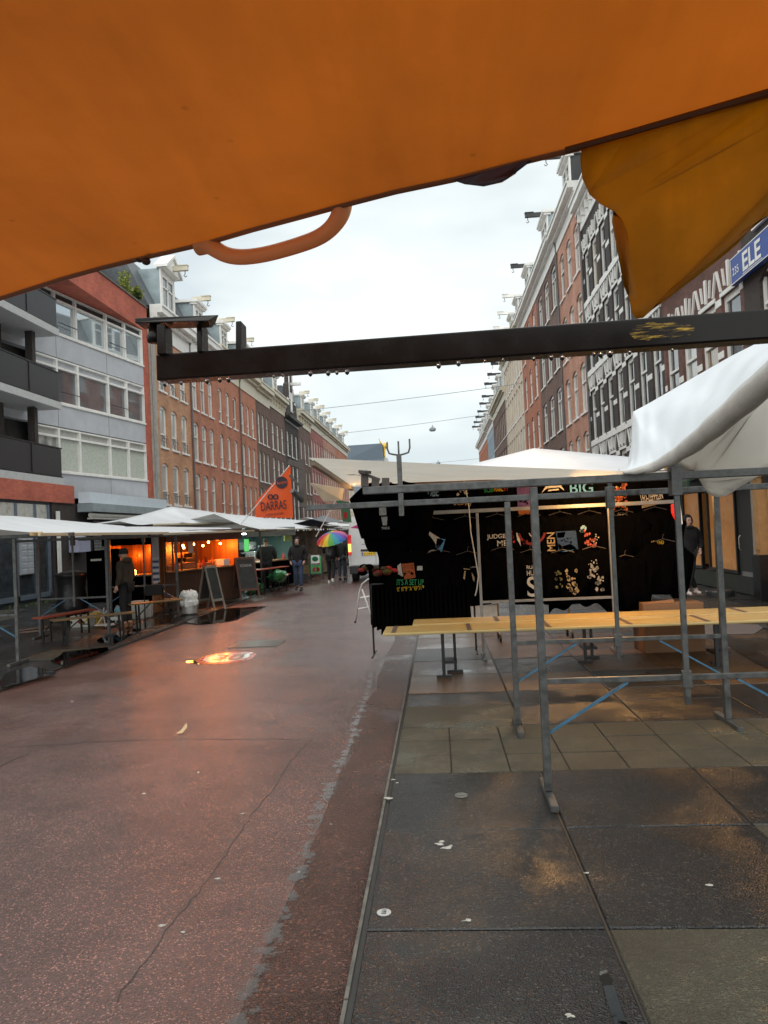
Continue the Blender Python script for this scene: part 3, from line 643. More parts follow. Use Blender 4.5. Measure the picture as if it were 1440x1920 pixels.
house('R', 58.6, 73.2, B_crm, 'long cream painted house in the right row', [3.2,6.9,10.4,13.6], 2.5, 8, 1.0, 'sash', arch=.14, cor=(16.2,1.3), cmat=M_cream, rise=2.2, gm=M_glass_lt, dn=3, beam=M_white, detail=False)
house('R', 73.2, 89.0, B_brn, 'reddish brown house with rounded cornice ornaments in the far right row', [3.2,6.9,10.4], 2.6, 8, 1.05, 'sash', arch=.14, cor=(13.8,1.3), cmat=M_cream, rise=2.8, gm=M_glass_lt, dn=3, beam=M_dark, detail=False)
house('R', 89.0, 99.5, pm('blue_grey_plaster', (.30,.38,.45), .7), 'blue grey plastered house near the far end of the right row', [3.2,6.6,10.0], 2.5, 6, 1.0, 'sash', arch=0, cor=(13.4,1.2), rise=2.6, gm=M_glass_lt, dn=2, beam=M_dark, detail=False)
house('R', 99.5, 120, B_red, 'last red brick house at the far end of the right row', [3.2,6.6,10.0], 2.5, 9, 1.0, 'sash', arch=0, cor=(13.2,1.2), rise=2.6, gm=M_glass_lt, dn=4, beam=M_dark, detail=False)
# ------------------------------------------------------------------ helpers for placed detail
NUM = 'first second third fourth fifth sixth seventh eighth ninth tenth eleventh twelfth thirteenth fourteenth fifteenth sixteenth seventeenth eighteenth nineteenth twentieth'.split()
def ORD(k, n): return NUM[k] if k < 20 else 'twenty '+NUM[k-20]
def onX(px, py, X):
    v = ray(px, py); return Vector((0,0,CAM_H)) + v*(X/v.x)
def V(*a): return Vector(a)
# ------------------------------------------------------------------ grey apartment block on the left
ab = thing('apartment_block', 'grey apartment block with white window bands, black balconies and red brick parapet', 'apartment block', (0,0,0))
A0 = V(-13.03, 34.05, 0); AD = V(-.163, -1, 0).normalized(); AN = V(1, -.163, 0).normalized()   # AN points to the street
def FB(mb, s0, s1, z0, z1, d0, d1):
    """box on the slanted facade: s along it, d out from it"""
    P = lambda s, d, z: A0+AD*s+AN*d+V(0,0,z)
    mb.hexa([P(s0,d0,z0),P(s1,d0,z0),P(s1,d1,z0),P(s0,d1,z0)], [P(s0,d0,z1),P(s1,d0,z1),P(s1,d1,z1),P(s0,d1,z1)])
SM = [9.85, 7.2, 4.6]; WHT = [1.62, 1.68, 1.65]
mb = MB(); zs = [3.65, 4.6, 6.25, 7.2, 8.88, 9.85]
FB(mb, 0, 9.4, 3.62, 4.55, -.3, 0); FB(mb, 0, 9.4, 6.3, 7.15, -.3, 0); FB(mb, 0, 9.4, 8.93, 9.8, -.3, 0)
mb.build('wall_panel', M_grey, ab)
mb = MB()
for z in (3.62, 6.3, 8.93):
    for s in (2.9, 6.2): FB(mb, s, s+.012, z, z+.86, .0, .004)
mb.build('panel_joint', M_dark, ab)
cols = [0.03, 1.46, 2.86, 4.93, 6.22, 7.6]
for r_, (z0, h) in enumerate(zip(SM, WHT)):
    for i in range(len(cols)-1):
        a, b = cols[i]+.0, cols[i+1]; t = .055
        f = MB(); FB(f, a, a+t, z0, z0+h, -.14, .02); FB(f, b-t, b, z0, z0+h, -.14, .02); FB(f, a+t, b-t, z0, z0+t, -.14, .02); FB(f, a+t, b-t, z0+h-t, z0+h, -.14, .02); FB(f, a+t, b-t, z0+h-.38, z0+h-.30, -.14, .03)
        if i == 4 and r_ != 1: pass
        w_ = f.build('window', M_white, ab)
        g_ = MB(); P = lambda s, d, z: A0+AD*s+AN*d+V(0,0,z)
        g_.poly([P(a+t,-.09,z0+t),P(b-t,-.09,z0+t),P(b-t,-.09,z0+h-.38),P(a+t,-.09,z0+h-.38)])
        g_.build('pane', [pm('mirror_glass', (.62,.68,.70), .03, metal=.75, var=.1, scale=1), pm('dim_mirror_glass', (.26,.28,.30), .04, metal=.6, var=.3, scale=1.2), M_glass_lt][r_], w_)
        g_ = MB(); g_.poly([P(a+t,-.1,z0+h-.30),P(b-t,-.1,z0+h-.30),P(b-t,-.1,z0+h-t),P(a+t,-.1,z0+h-t)]); g_.build('top_light', [M_dark, M_grey, pm('lace_curtain', (.45,.45,.42), .6)][r_], w_)
        if i in (1, 3) and r_ < 2:
            rl = MB(); rl.bar(P(a+.03,.08,z0+.42), P(b-.1,.08,z0+.42), .025); rl.build('rail', M_black, w_)
    s_ = MB(); FB(s_, -.0, 8.0, z0-.07, z0-.0, -.1, .06); s_.build('sill', M_white, ab)
    if r_ == 2:
        cu_ = MB()
        P = lambda s, d, z: A0+AD*s+AN*d+V(0,0,z)
        for i in range(4):
            a, b = cols[i]+.1, cols[i+1]-.1; n_ = int((b-a)/.05)
            for k in range(n_):
                s0 = a+k*.05; cu_.poly([P(s0,-.082+.004*(k%2),z0+.08),P(s0+.05,-.082+.004*((k+1)%2),z0+.08),P(s0+.05,-.082+.004*((k+1)%2),z0+h-.4),P(s0,-.082+.004*(k%2),z0+h-.4)])
        cu_.build('curtain', pm('net_curtain', (.38,.42,.36), .7, col2=(.6,.62,.55), scale=14), ab)
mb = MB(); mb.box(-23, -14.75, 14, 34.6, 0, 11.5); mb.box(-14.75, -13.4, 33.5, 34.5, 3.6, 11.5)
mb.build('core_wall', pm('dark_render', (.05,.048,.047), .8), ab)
mb = MB(); mb.box(-15, -13.0, 14, 34.62, 11.5, 12.65); mb.box(-13.02-.25, -12.98, 34.05, 34.62, 3.6, 11.497); mb.box(-14.7, -12.97, 12, 26.8, 3.30, 3.93)
mb.build('parapet', B_par, ab)
mb = MB(); mb.box(-15.05, -12.95, 14, 34.66, 12.65, 12.73); mb.build('coping', pm('dark_coping', (.10,.09,.075), .6), ab)
mb = MB(); mb.box(-13.4, -12.9, 34.66, 35.28, 0, 12.1); mb.build('party_pillar', pm('stained_plaster', (.40,.37,.31), .7, var=.25, scale=2), ab)
mb = MB(); mb.tube((-12.86,34.72,.1), (-12.86,34.72,12.0), .055); mb.build('downpipe', pm('zinc_pipe', (.3,.31,.31), .45, metal=.4), ab)
# balconies
for zb in (9.2, 6.6, 3.93):
    mb = MB(); mb.box(-14.7, -12.98, 12, 26.1, zb+.0, zb+.24); bo = mb.build('balcony', pm('balcony_slab', (.47,.48,.47), .55, var=.1), ab)
    mb = MB(); zz = zb+.30
    for k in range(7):
        y1 = 26.0-k*2.0; mb.box(-13.03, -13.01, y1-1.95, y1, zz, zz+.95)
    mb.box(-14.3, -13.05, 26.0, 26.02, zz, zz+.95)
    mb.build('mesh_panel', pm('dark_mesh', (.018,.018,.02), .4, var=.2), bo)
    mb = MB(); mb.box(-13.07, -12.99, 12, 26.05, zz+.96, zz+1.0); mb.box(-13.05, -12.99, 12, 26.05, zz-.05, zz-.01)
    for k in range(7): y1 = 26.0-k*2.0; mb.box(-13.05, -12.99, y1-2.0+.01, y1-1.96, zz, zz+.96)
    mb.build('railing', M_black, bo)
for zb in (6.84, 4.17):
    mb = MB(); h = 2.4; mb.box(-13.75, -13.5, 25.2, 25.42, zb, zb+h); mb.box(-14.7, -14.0, 22.7, 24.2, zb, zb+h); mb.build('pier', pm('dark_brown_brick_pier', (.045,.036,.032), .7, var=.3, scale=9), ab)
mb = MB(); mb.box(-13.75, -13.5, 25.2, 25.42, 9.44, 11.5); mb.build('pier', M_black, ab)
# roof set back, with plants
mb = MB(); mb.hexa([(-17,29.5,12.65),(-15.2,29.5,12.65),(-15.2,34.6,12.65),(-17,34.6,12.65)], [(-17,29.8,15.0),(-15.6,29.8,15.0),(-15.6,34.4,15.0),(-17,34.4,15.0)]); mb.box(-17.1,-15.3,29.4,34.7,15.0,15.25)
mb.build('penthouse', M_zinc, ab)
mb = MB(); mb.box(-15.25,-15.15,30.2,31.6,13.0,14.6); mb.box(-15.25,-15.15,32.2,33.6,13.0,14.6); mb.build('penthouse_window', M_white, ab)
# ground floor of the block
mb = MB(); mb.box(-13.6, -13.05, 25.3, 35.2, 0, 3.3); mb.build('ground_floor_wall', B_drk, ab)
mb = MB()
def XB(mb, pxa, pya, pxb, pyb, X, d=.06):
    a = onX(pxa, pya, X); b = onX(pxb, pyb, X); mb.box(X, X+d, min(a.y,b.y), max(a.y,b.y), min(a.z,b.z), max(a.z,b.z)); return a, b
mb.box(-13.6, -13.1, 12, 25.3, 0, 3.3); mb.build('shop_wall', pm('dark_blue_grey', (.045,.055,.07), .45), ab)
sf = MB()
for y_ in (24.95, 24.1, 22.95, 21.2, 19.2): sf.box(-13.1, -13.0, y_, y_+.09, .15, 3.2)
sf.box(-13.1, -13.0, 17, 25.1, 2.35, 2.45); sf.box(-13.1, -13.0, 17, 25.1, .15, .3)
sfo = sf.build('door_frame', pm('grey_blue_frame', (.12,.15,.19), .4), ab)
gl = MB(); gl.poly([(-13.06,17,.3),(-13.06,25.0,.3),(-13.06,25.0,2.35),(-13.06,17,2.35)]); gl.build('pane', M_glass, sfo)
gl = MB(); gl.poly([(-13.055,17,2.45),(-13.055,25.0,2.45),(-13.055,25.0,3.2),(-13.055,17,3.2)]); gl.build('lace_pane', M_glass_lt, sfo)
# letterboxes
lb = thing('letterbox_bank', 'bank of grey letterboxes in rows beside the glass door under the left stall roof', 'letterboxes', (-12.96, 23.1, .95))
mb = MB(); mb.box(-.1, 0, 0, .75, 0, 1.55); mb.build('cabinet', pm('letterbox_grey', (.33,.35,.38), .4), lb)
for i in range(2):
    for j in range(8):
        mb = MB(); mb.box(.002, .016, .02+i*.365, .365+i*.365, .03+j*.19, .19+j*.19); dd = mb.build('door', pm('letterbox_door', (.40,.42,.46), .35), lb)
        mb = MB(); mb.box(.017, .024, .07+i*.365, .30+i*.365, .15+j*.19, .17+j*.19); mb.build('flap', pm('flap_white', (.7,.7,.7), .4), dd)
wb = MB(); wb.box(-12.98,-12.93, 25.42,25.62, .75, 3.0); tag(wb.build('white_board', M_white), 'tall white board standing upright against the dark brick wall beside the door', 'board')
cb = thing('wall_cabinet', 'pale lilac metal box with sloping lid mounted on the dark brick wall', 'cabinet', (-13.02, 26.35, 1.55))
mb = MB(); mb.prism([(0,0,0),(.35,0,0),(.35,0,.45),(0,0,.6)], (0,.95,0)); mb.build('body', pm('lilac_metal', (.38,.39,.52), .4), cb)
mb = MB(); mb.prism([(0,-.02,.605),(.38,-.02,.455),(.38,-.02,.475),(0,-.02,.625)], (0,.99,0)); mb.build('lid', pm('lilac_lid', (.55,.56,.62), .4), cb)
# fascia boxes over the shop
fa = thing('awning_box', 'pale blue white fascia box with closed grey awning over the corner shop', 'awning', (-12.97, 27.1, 3.0))
mb = MB(); mb.box(0,.45,0,7.9,.32,.72); mb.build('fascia', pm('pale_blue_fascia', (.60,.68,.74), .35, var=.06), fa)
mb = MB(); mb.box(0,.6,-.1,8.0,.0,.30); mb.build('hood', M_zinc, fa)
mb = MB(); mb.tube((.45,-.05,-.13),(.45,8.0,-.13),.09); mb.box(.35,.62,-.1,8.0,-.28,-.22); mb.build('rolled_awning', pm('awning_grey', (.42,.41,.38), .5), fa)
# roller shutter grille behind the black stall
rs = thing('shutter_grille', 'grey roller grille of small square openings behind the black stall', 'shutter', (-13.0, 28.3, .1))
mb = MB(); mb.box(-.02,0,0,4.4,0,2.6); mb.build('back', M_dark, rs)
mb = MB()
for k in range(12): mb.box(.01,.03,0,4.4,2.6-k*.12-.03,2.6-k*.12)
for k in range(38): mb.box(.031,.04,k*.118,k*.118+.03,1.1,2.6)
mb.build('lattice', pm('grille_grey', (.35,.36,.36), .4), rs)
# ------------------------------------------------------------------ plants
M_leaf = pm('yellow_green_leaf', (.17,.22,.03), .5, col2=(.34,.36,.06), scale=9)
M_leafd = pm('dark_green_leaf', (.05,.08,.02), .5, col2=(.10,.14,.03), scale=9)
def shrub(name, label, cat, c, rx, ry, rz_, n, ls, m, seed, group=None, pot=True):
    rnd = random.Random(seed); o = thing(name, label, cat, c, 0, group); mb = MB()
    stems = [Vector((rnd.uniform(-.8,.8)*rx, rnd.uniform(-.8,.8)*ry, rz_*rnd.uniform(.5,1))) for _ in range(9)]
    for i in range(n):
        s = rnd.choice(stems); t = rnd.random()**.6; p = s*t+Vector((rnd.gauss(0,.12)*rx, rnd.gauss(0,.12)*ry, rnd.gauss(0,.07)*rz_))
        d = Vector((rnd.uniform(-1,1), rnd.uniform(-1,1), rnd.uniform(-.3,1))).normalized(); u = d.cross(Vector((rnd.uniform(-1,1),rnd.uniform(-1,1),rnd.uniform(-1,1)))).normalized()
        l_ = ls*rnd.uniform(.6,1.4); mb.poly([p, p+d*l_*.5+u*l_*.2, p+d*l_, p+d*l_*.5-u*l_*.2])
    mb.build('foliage', m, o); st = MB()
    for s in stems: st.path([Vector((0,0,0)), s*.5+Vector((0,0,.05)), s], [.02,.014,.006], n=5)
    st.build('stem', pm('stem_brown', (.07,.05,.03), .7), o)
    if pot:
        pt = MB(); pt.box(-rx*.9, rx*.9, -ry*.8, ry*.8, -.3, .0); pt.build('planter', pm('planter_dark', (.04,.035,.03), .6), o)
    return o
for i, (px, py, s, mm, lb_) in enumerate([(236,520,.75,M_leaf,'tallest yellow green shrub on the red brick parapet'),(256,546,.6,M_leaf,'bright low shrub in the middle of the red parapet planters'),(270,562,.5,M_leafd,'dark bushy plant second from the right end of the red parapet'),(280,568,.55,M_leaf,'yellowish plant at the right end of the red brick parapet')]):
    p = onX(px, py+12, -13.35); shrub('roof_plant', lb_, 'plant', (p.x, min(p.y, 34.3), 12.76), .35*s/.6, .4*s/.6, 1.3*s, 420, .16, mm, 40+i, 'shrubs on the red parapet', pot=False)
# ------------------------------------------------------------------ near orange awning overhead
M_or = clothmat('orange_tarpaulin', (.44,.16,.04), (.78,.185,.016), .48, .5, stain_shade=.58, bump=.12, wet=.1, sc=.55, streak=.16)  # broad noise darkening puts the uneven light across the sheet into its colour
M_or2 = clothmat('amber_tarpaulin_flap', (.66,.36,.03), (1.0,.56,.014), .66, .5, stain_shade=.4, bump=.12, wet=.1, sc=5, streak=.2)
ZA = 2.35
edge = [(-260,650),(-100,596),(0,560),(120,522),(200,500),(285,480),(385,457),(470,432),(560,408),(640,386),(740,360),(850,337),(960,309),(1090,277),(1180,253),(1300,218),(1440,178),(1560,140),(1720,85)]
EP = [G(a, b, ZA) for a, b in edge]
aw = thing('orange_awning', 'large orange tarpaulin awning filling the view overhead', 'awning', (0, 1.0, 0))
def loc(v, o=aw): return Vector(v)-o.location
mb = MB(); rnd = random.Random(2)
def awf(u, v):
    k = u*(len(EP)-1); i = min(int(k), len(EP)-2); e = EP[i].lerp(EP[i+1], k-i)
    b = Vector((e.x*1.6, -5.0, 2.75)); p = e.lerp(b, v)
    p.z += .06*math.sin(u*9+v*4)*math.sin(math.pi*v)+.03*math.sin(u*23+v*3)*v*(1-v)
    return loc(p)
mb.grid(awf, 72, 30)
rsheet = mb.build('roof_sheet', M_or, aw, smooth=True)
hem = MB(); hem.path([loc(p)+Vector((0,.0,.004)) for p in EP], .0085, n=8); hem.build('hem', clothmat('orange_hem', (.34,.14,.05), (.5,.15,.02), .2, .5), aw, smooth=True)
PA, PB = G(0, 560, ZA), G(1440, 178, ZA); PD = (PB-PA); PD.z = 0; PD.normalize(); PN = Vector((-PD.y, PD.x, 0))
def onP(px, py, off=0.0):
    v = ray(px, py); o = Vector((0,0,CAM_H)); t = PN.dot(PA+PN*off-o)/PN.dot(v); return o+v*t
flap = [(1091,274),(1088,300),(1092,335),(1105,364),(1125,382),(1150,396),(1168,415),(1178,440),(1181,480),(1181,560),(1186,588),(1195,599),(1207,597),(1222,583),(1260,540),(1330,482),(1400,427),(1440,401),(1560,330),(1700,250),(1720,80),(1560,136),(1440,174),(1300,214),(1180,249)]
def flapmesh(poly, name, mat, parent, th=.004, wav=.01):
    pts = [loc(onP(a, b)) for a, b in poly]
    bm = bmesh.new(); vs = [bm.verts.new(p) for p in pts]; bm.faces.new(vs); bmesh.ops.triangulate(bm, faces=bm.faces[:])
    for _ in range(4): bmesh.ops.subdivide_edges(bm, edges=[e for e in bm.edges if e.calc_length() > .03], cuts=1)
    for v in bm.verts: v.co += PN*(wav*math.sin(v.co.dot(PD)*22)*min(1,max(0,(ZA-v.co.z-aw.location.z)*4)))
    me = bpy.data.meshes.new(name); bm.to_mesh(me); bm.free(); me.materials.append(mat)
    for p in me.polygons: p.use_smooth = True
    o = bpy.data.objects.new(name, me); C.objects.link(o); o.parent = parent
    md = o.modifiers.new('t', 'SOLIDIFY'); md.thickness = th; return o
flapmesh(flap, 'valance_flap', M_or2, aw)
flapmesh([(846,336),(870,344),(905,348),(940,340),(965,324),(985,306),(995,300),(960,306),(900,322)], 'valance_scrap', pm('wet_grey_cloth', (.055,.05,.075), .4), aw)
lpts = [loc(onP(a, b, .004)) for a, b in [(372,462),(392,458),(405,468),(425,479),(455,483),(500,477),(560,460),(600,445),(625,425),(640,400),(642,375)]]; lr = [.017,.017,.0155,.0145,.014,.0135,.0135,.0135,.014,.016,.018]
for _ in range(2):
    np_, nr_ = [lpts[0]], [lr[0]]
    for i in range(len(lpts)-1): np_ += [lpts[i].lerp(lpts[i+1], .25), lpts[i].lerp(lpts[i+1], .75)]; nr_ += [lr[i]*.75+lr[i+1]*.25, lr[i]*.25+lr[i+1]*.75]
    lpts, lr = np_+[lpts[-1]], nr_+[lr[-1]]
mb = MB(); mb.path(lpts, lr, n=18)
mb.build('strap_loop', clothmat('strap_cloth', (.98,.52,.22), (.95,.42,.10), .35, .5), aw, smooth=True)
mb = MB()
for (a, b, r_) in [(252,478,.011),(284,472,.012),(274,490,.009),(262,486,.008)]: mb.ball(loc(onP(a, b, -.01)), r_, sc=(1,1,.8))
mb.build('eyelet_knots', pm('knot_dark', (.05,.025,.015), .5), aw, smooth=True)
mb = MB(); mb.path([loc(onP(a, b, -.012)) for a, b in [(1060,282),(1180,249),(1300,214),(1440,173),(1700,88)]], .0045, n=6); mb.build('seam_rope', pm('seam_brown', (.09,.035,.01), .6), aw)
# ------------------------------------------------------------------ near steel beam
M_beam = pm('wet_dark_beam', (.006,.0042,.0035), .26, metal=.0, var=.45, scale=9, rvar=.08, coat=.0, spec=.22)
bmn = thing('stall_beam', 'dark wet steel beam with welded hook plates, just in front of the camera', 'beam', (0, 1.72, 2.1))
def l2(v): return Vector(v)-bmn.location
p0, p1 = at(302, 693, 1.78), at(1700, 594, 1.64)
mb = MB(); mb.bar(l2(p0), l2(p1), .055, .062); mb.build('tube', M_beam, bmn, bevel=.004)
mb = MB(); pa, pb = at(262, 607, 1.80), at(398, 603, 1.71)
dx = (pb-pa); nrm = Vector((0,.06,0))
mb.hexa([l2(pa)+V(0,-.03,-.006), l2(pb)+V(0,-.03,-.006), l2(pb)+V(-.01,.03,-.006), l2(pa)+V(0,.03,-.006)],
        [l2(pa)+V(0,-.03,.006), l2(pb)+V(.025,-.03,.006), l2(pb)+V(-.0,.03,.006), l2(pa)+V(0,.03,.006)])
hp = mb.build('hook_plate', M_beam, bmn, bevel=.002)
gm_, t, p = newmat('painted_gold_reflection'); n = t.nodes.new; l = t.links.new  # streaky gold in the base colour imitates a reflection on the wet beam
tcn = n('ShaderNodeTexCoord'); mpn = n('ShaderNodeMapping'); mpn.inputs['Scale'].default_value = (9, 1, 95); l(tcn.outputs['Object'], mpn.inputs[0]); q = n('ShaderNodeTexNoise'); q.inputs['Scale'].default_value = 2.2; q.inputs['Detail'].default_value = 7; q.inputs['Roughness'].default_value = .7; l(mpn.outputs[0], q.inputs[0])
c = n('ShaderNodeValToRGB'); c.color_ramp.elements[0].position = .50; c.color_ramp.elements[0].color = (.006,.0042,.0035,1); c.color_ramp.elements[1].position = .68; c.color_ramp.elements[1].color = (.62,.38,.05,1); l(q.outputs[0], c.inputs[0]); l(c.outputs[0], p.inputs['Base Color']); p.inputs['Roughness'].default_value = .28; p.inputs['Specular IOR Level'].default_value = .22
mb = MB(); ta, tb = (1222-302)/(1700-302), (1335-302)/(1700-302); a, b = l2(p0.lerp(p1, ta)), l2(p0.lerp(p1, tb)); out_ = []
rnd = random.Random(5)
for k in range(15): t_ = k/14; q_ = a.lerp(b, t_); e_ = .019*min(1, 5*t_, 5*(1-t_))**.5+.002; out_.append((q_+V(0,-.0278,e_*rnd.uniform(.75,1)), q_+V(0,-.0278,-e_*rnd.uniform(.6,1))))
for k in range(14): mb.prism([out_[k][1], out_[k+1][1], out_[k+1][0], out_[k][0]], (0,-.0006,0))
mb.build('painted_gold_reflection', gm_, bmn)
for k, (xa, ya, xb, yb, wd) in enumerate([(307,612,309,668,.02),(378,610,380,664,.012),(451,606,452,662,.013)]):
    mb = MB(); a = at(xa, ya, 1.76); b = at(xb, yb, 1.76); mb.hexa([l2(b)+V(-wd/2,-.025,0), l2(b)+V(wd/2,-.025,0), l2(b)+V(wd/2,.03,0), l2(b)+V(-wd/2,.03,0)], [l2(a)+V(-wd/2,-.02,0), l2(a)+V(wd/2,-.02,0), l2(a)+V(wd/2,.03,0), l2(a)+V(-wd/2,.03,0)])
    mb.build('lug', M_beam, bmn, bevel=.002)
mb = MB(); c = at(291, 633, 1.78); mb.lathe([(.010,-.014),(.018,-.012),(.02,0),(.016,.008),(.012,.03)], l2(c)); mb.build('bolt', M_beam, bmn, smooth=True)
M_drop = pm('water_drop', (.9,.95,1), .02, trans=1, var=0)
rnd = random.Random(11)
for k, px in enumerate([312,345,402,430,447,540,560,617,652,669,690,870,908,958,992,1050,1082,1103,1160,1172,1188,1225,1302]):
    t = (px-302)/(1700-302); c = p0.lerp(p1, t)+V(0,rnd.uniform(-.015,.0),-.034); s = rnd.choice([.0035,.0045,.006]) if px != 1188 else .008
    mb = MB(); mb.lathe([(.0002,-s*1.7),(s*.7,-s*1.2),(s,-s*.4),(s*.8,s*.3),(s*.45,s*.9)], c, n=10)
    tag(mb.build('water_drop', M_drop, smooth=True), ORD(k, 23)+' clear rain drop from the left under the dark near beam', 'water drop', 'rain drops under the near beam')
# ------------------------------------------------------------------ stall frames of galvanised tube
M_blue = pm('worn_blue_paint', (.045,.14,.23), .4, metal=.3, var=.4, scale=14)
def frame_row(label, Y, xl, xr, xs_post, hang, z_top=2.06, z_low=.76, foot=.28, over=(None,None), T=.058, braces=True, mat=M_steel, pw=.025, cat='stall frame', group=None):
    """one trestle of a market stall: posts on T feet, top beam with overhang, low rail, hanging mid post"""
    o = thing('stall_frame', label, cat, (xs_post[0], Y, 0), 0, group); ox = xs_post[0]
    for x in xs_post:
        mb = MB(); mb.box(x-ox-pw, x-ox+pw, -pw, pw, .045, z_top-.03); po = mb.build('post', mat, o, bevel=.004)
        mb = MB(); mb.box(x-ox-.025, x-ox+.025, -foot, foot, 0, .042); mb.build('foot', mat, po, bevel=.004)
    mb = MB(); mb.box(xl-ox, xr-ox, -T/2, T/2, z_top-.026, z_top+.026); mb.build('top_beam', mat, o, bevel=.005)
    mb = MB(); mb.box(xs_post[0]-ox+.02, xs_post[-1]-ox-.02, -.016, .016, z_low-.018, z_low+.018); mb.build('low_rail', mat, o, bevel=.003)
    for x in hang:
        mb = MB(); mb.box(x-ox-.018, x-ox+.018, -.045, -.02, z_low-.17, z_top+.10); mb.box(x-ox-.03, x-ox+.03, -.05, -.018, z_low-.06, z_low+.05); mb.box(x-ox-.034, x-ox+.034, -.055, .03, z_top-.13, z_top+.06); mb.build('hanging_post', mat, o, bevel=.003)
    if braces:
        a, b = xs_post[0]-ox, xs_post[-1]-ox
        mb = MB(); mb.bar((a+.02,.0,.42), (a+.55,.0,z_low-.02), .028, .014); mb.build('brace', M_blue, o)
        mb = MB(); mb.bar((b-.02,.0,.42), (b-.55,.0,z_low-.02), .028, .014); mb.build('brace', M_blue, o)
    return o
fA = frame_row('nearest galvanised stall frame with blue braces on the right pavement', 5.17, -.49, 3.6, [.65, 2.45], [1.57], z_top=2.08, T=.052)
fB = frame_row('second galvanised stall frame, behind the nearest one and before the yellow planks', 6.9, -1.18, 3.9, [.63, 2.44], [1.53], z_top=2.045, T=.05)
fC = frame_row('light aluminium stall frame right in front of the black t-shirts', 10.75, -.5, 3.32, [.56, 2.36], [], z_top=2.03, T=.04, pw=.019, braces=False, mat=pm('dull_aluminium', (.20,.20,.195), .42, metal=.6))
# connecting rails between the two near frames, same kind of thing
mb = MB(); mb.box(-1.05,-.45,10.74,10.77,2.0,2.03); tag(mb.build('thin_rail', M_rust), 'short dark rail carrying the left end of the t-shirt stall', 'rail')
# bracket and trident post at the left end of the second frame
tp = thing('fork_post', 'steel post with three pronged fork rising beside the cream canvas roof', 'post', (-.31, 6.8, 1.93))
mb = MB(); mb.box(-.022,.022,-.015,.015,0,.55); mb.build('post', M_steel, tp, bevel=.003)
for pts in ([(0,0,.54),(-.05,0,.55),(-.085,0,.56),(-.1,0,.60),(-.1,0,.66)], [(0,0,.54),(.05,0,.55),(.085,0,.56),(.1,0,.60),(.1,0,.68)], [(0,0,.5),(0,0,.665)]):
    mb = MB(); mb.path(pts, .008, n=8); mb.build('prong', M_steel, tp, smooth=True)
br = thing('roof_bracket', 'dark hinged bracket holding the cream canvas roof corner above the flag', 'bracket', (-1.2, 6.9, 2.05))
mb = MB(); mb.box(-.035,.03,-.03,.03,-.0,.44); mb.build('upright', M_rust, br, bevel=.004)
mb = MB(); mb.bar((-.12,-.02,.42),(.02,0,.36),.06,.05); mb.bar((-.03,0,.2),(-.12,0,.3),.02); mb.build('arm', M_rust, br, bevel=.003)
mb = MB(); mb.tube((-.075,-.12,.15),(.0,0,.05),.024,n=14); mb.build('socket_tube', M_steel, br, smooth=False)
for i, (px, py0, py1) in enumerate([(684,888,912),(704,896,912),(723,896,912)]):
    a = at(px, py0, 5.17); b = at(px, py1, 5.17); mb = MB(); mb.bar(a, b, .02, .05); tag(mb.build('beam_peg', M_rust), ['leftmost dark peg on the end of the near galvanised beam','middle one of three pegs on the near galvanised beam','rightmost of three pegs on the near galvanised beam'][i], 'peg', 'pegs on the near beam end')
mb = MB(); mb.bar(at(675,886,5.17), at(712,900,5.17), .03, .02); mb.bar(at(678,884,5.17), at(690,886,5.1), .05, .02); tag(mb.build('beam_clamp', M_rust), 'dark folding clamp on top of the left end of the near beam', 'clamp')
# ------------------------------------------------------------------ canvas roofs on the right
M_canvas = clothmat('cream_canvas', (.78,.76,.70), (.72,.69,.61), .46, .55, stain_shade=.14, bump=.08, wet=.1, sc=2)
M_wtarp = clothmat('wet_white_tarp', (.80,.84,.88), (.55,.55,.55), .15, .5, stain_shade=.10, bump=.35, wet=.12, sc=3)
cr_ = thing('canvas_roof', 'cream canvas roof stretched over the front of the t-shirt stall', 'canvas roof', (1.2, 9, 0))
def lo(v, o): return Vector(v)-o.location
fl_ = [at(578,858,6.9), at(700,864,6.9), at(920,874,6.92), at(1150,883,6.95), at(1330,884,6.95)]
bl_ = [at(662,913,10.6), at(760,905,10.7), at(920,899,10.7), at(1175,893,10.7), at(1290,893,10.7)]
mb = MB()
def cf(u, v):
    k = u*4; i = min(int(k), 3); a = fl_[i].lerp(fl_[i+1], k-i); b = bl_[i].lerp(bl_[i+1], k-i); p = a.lerp(b, v)
    p.z += -.05*math.sin(math.pi*v)*math.sin(math.pi*u)+.012*math.sin(u*30)*math.sin(math.pi*v); return lo(p, cr_)
mb.grid(cf, 40, 16); mb.build('sheet', M_canvas, cr_, smooth=True)
mb = MB(); mb.bar(lo(at(585,864,7.0),cr_)+V(0,0,-.02), lo(at(660,917,10.5),cr_), .05, .045); mb.build('edge_batten', woodmat('wet_batten', (.13,.10,.07), (.25,.20,.13), 'Y'), cr_)
mb = MB(); mb.bar(lo(at(690,905,10.72),cr_), lo(at(1180,897,10.72),cr_), .05, .07); mb.build('back_batten', woodmat('old_batten', (.14,.085,.05), (.24,.15,.09), 'X'), cr_)
mb = MB(); mb.poly([lo(at(*p),cr_) for p in [(580,905,8.2),(645,916,10.2),(642,938,10.2),(607,940,9.6)]]); mb.build('side_flap', M_canvas, cr_, solid=.003)
for i, s in enumerate(('KB', 'KD')):
    q = cf(.075+.022*i, .45); 
    text(s, pm('stencil_grey', (.22,.22,.2), .6), cr_, q+V(.02+i*.06,0,-.012), (R(180), 0, R(75)), height=.10, ext=.0005, name='stencil')
wr = thing('white_tent_roof', 'pale blue white tent roof peaked above the t-shirt stall', 'tent roof', (1.2, 12.3, 0))
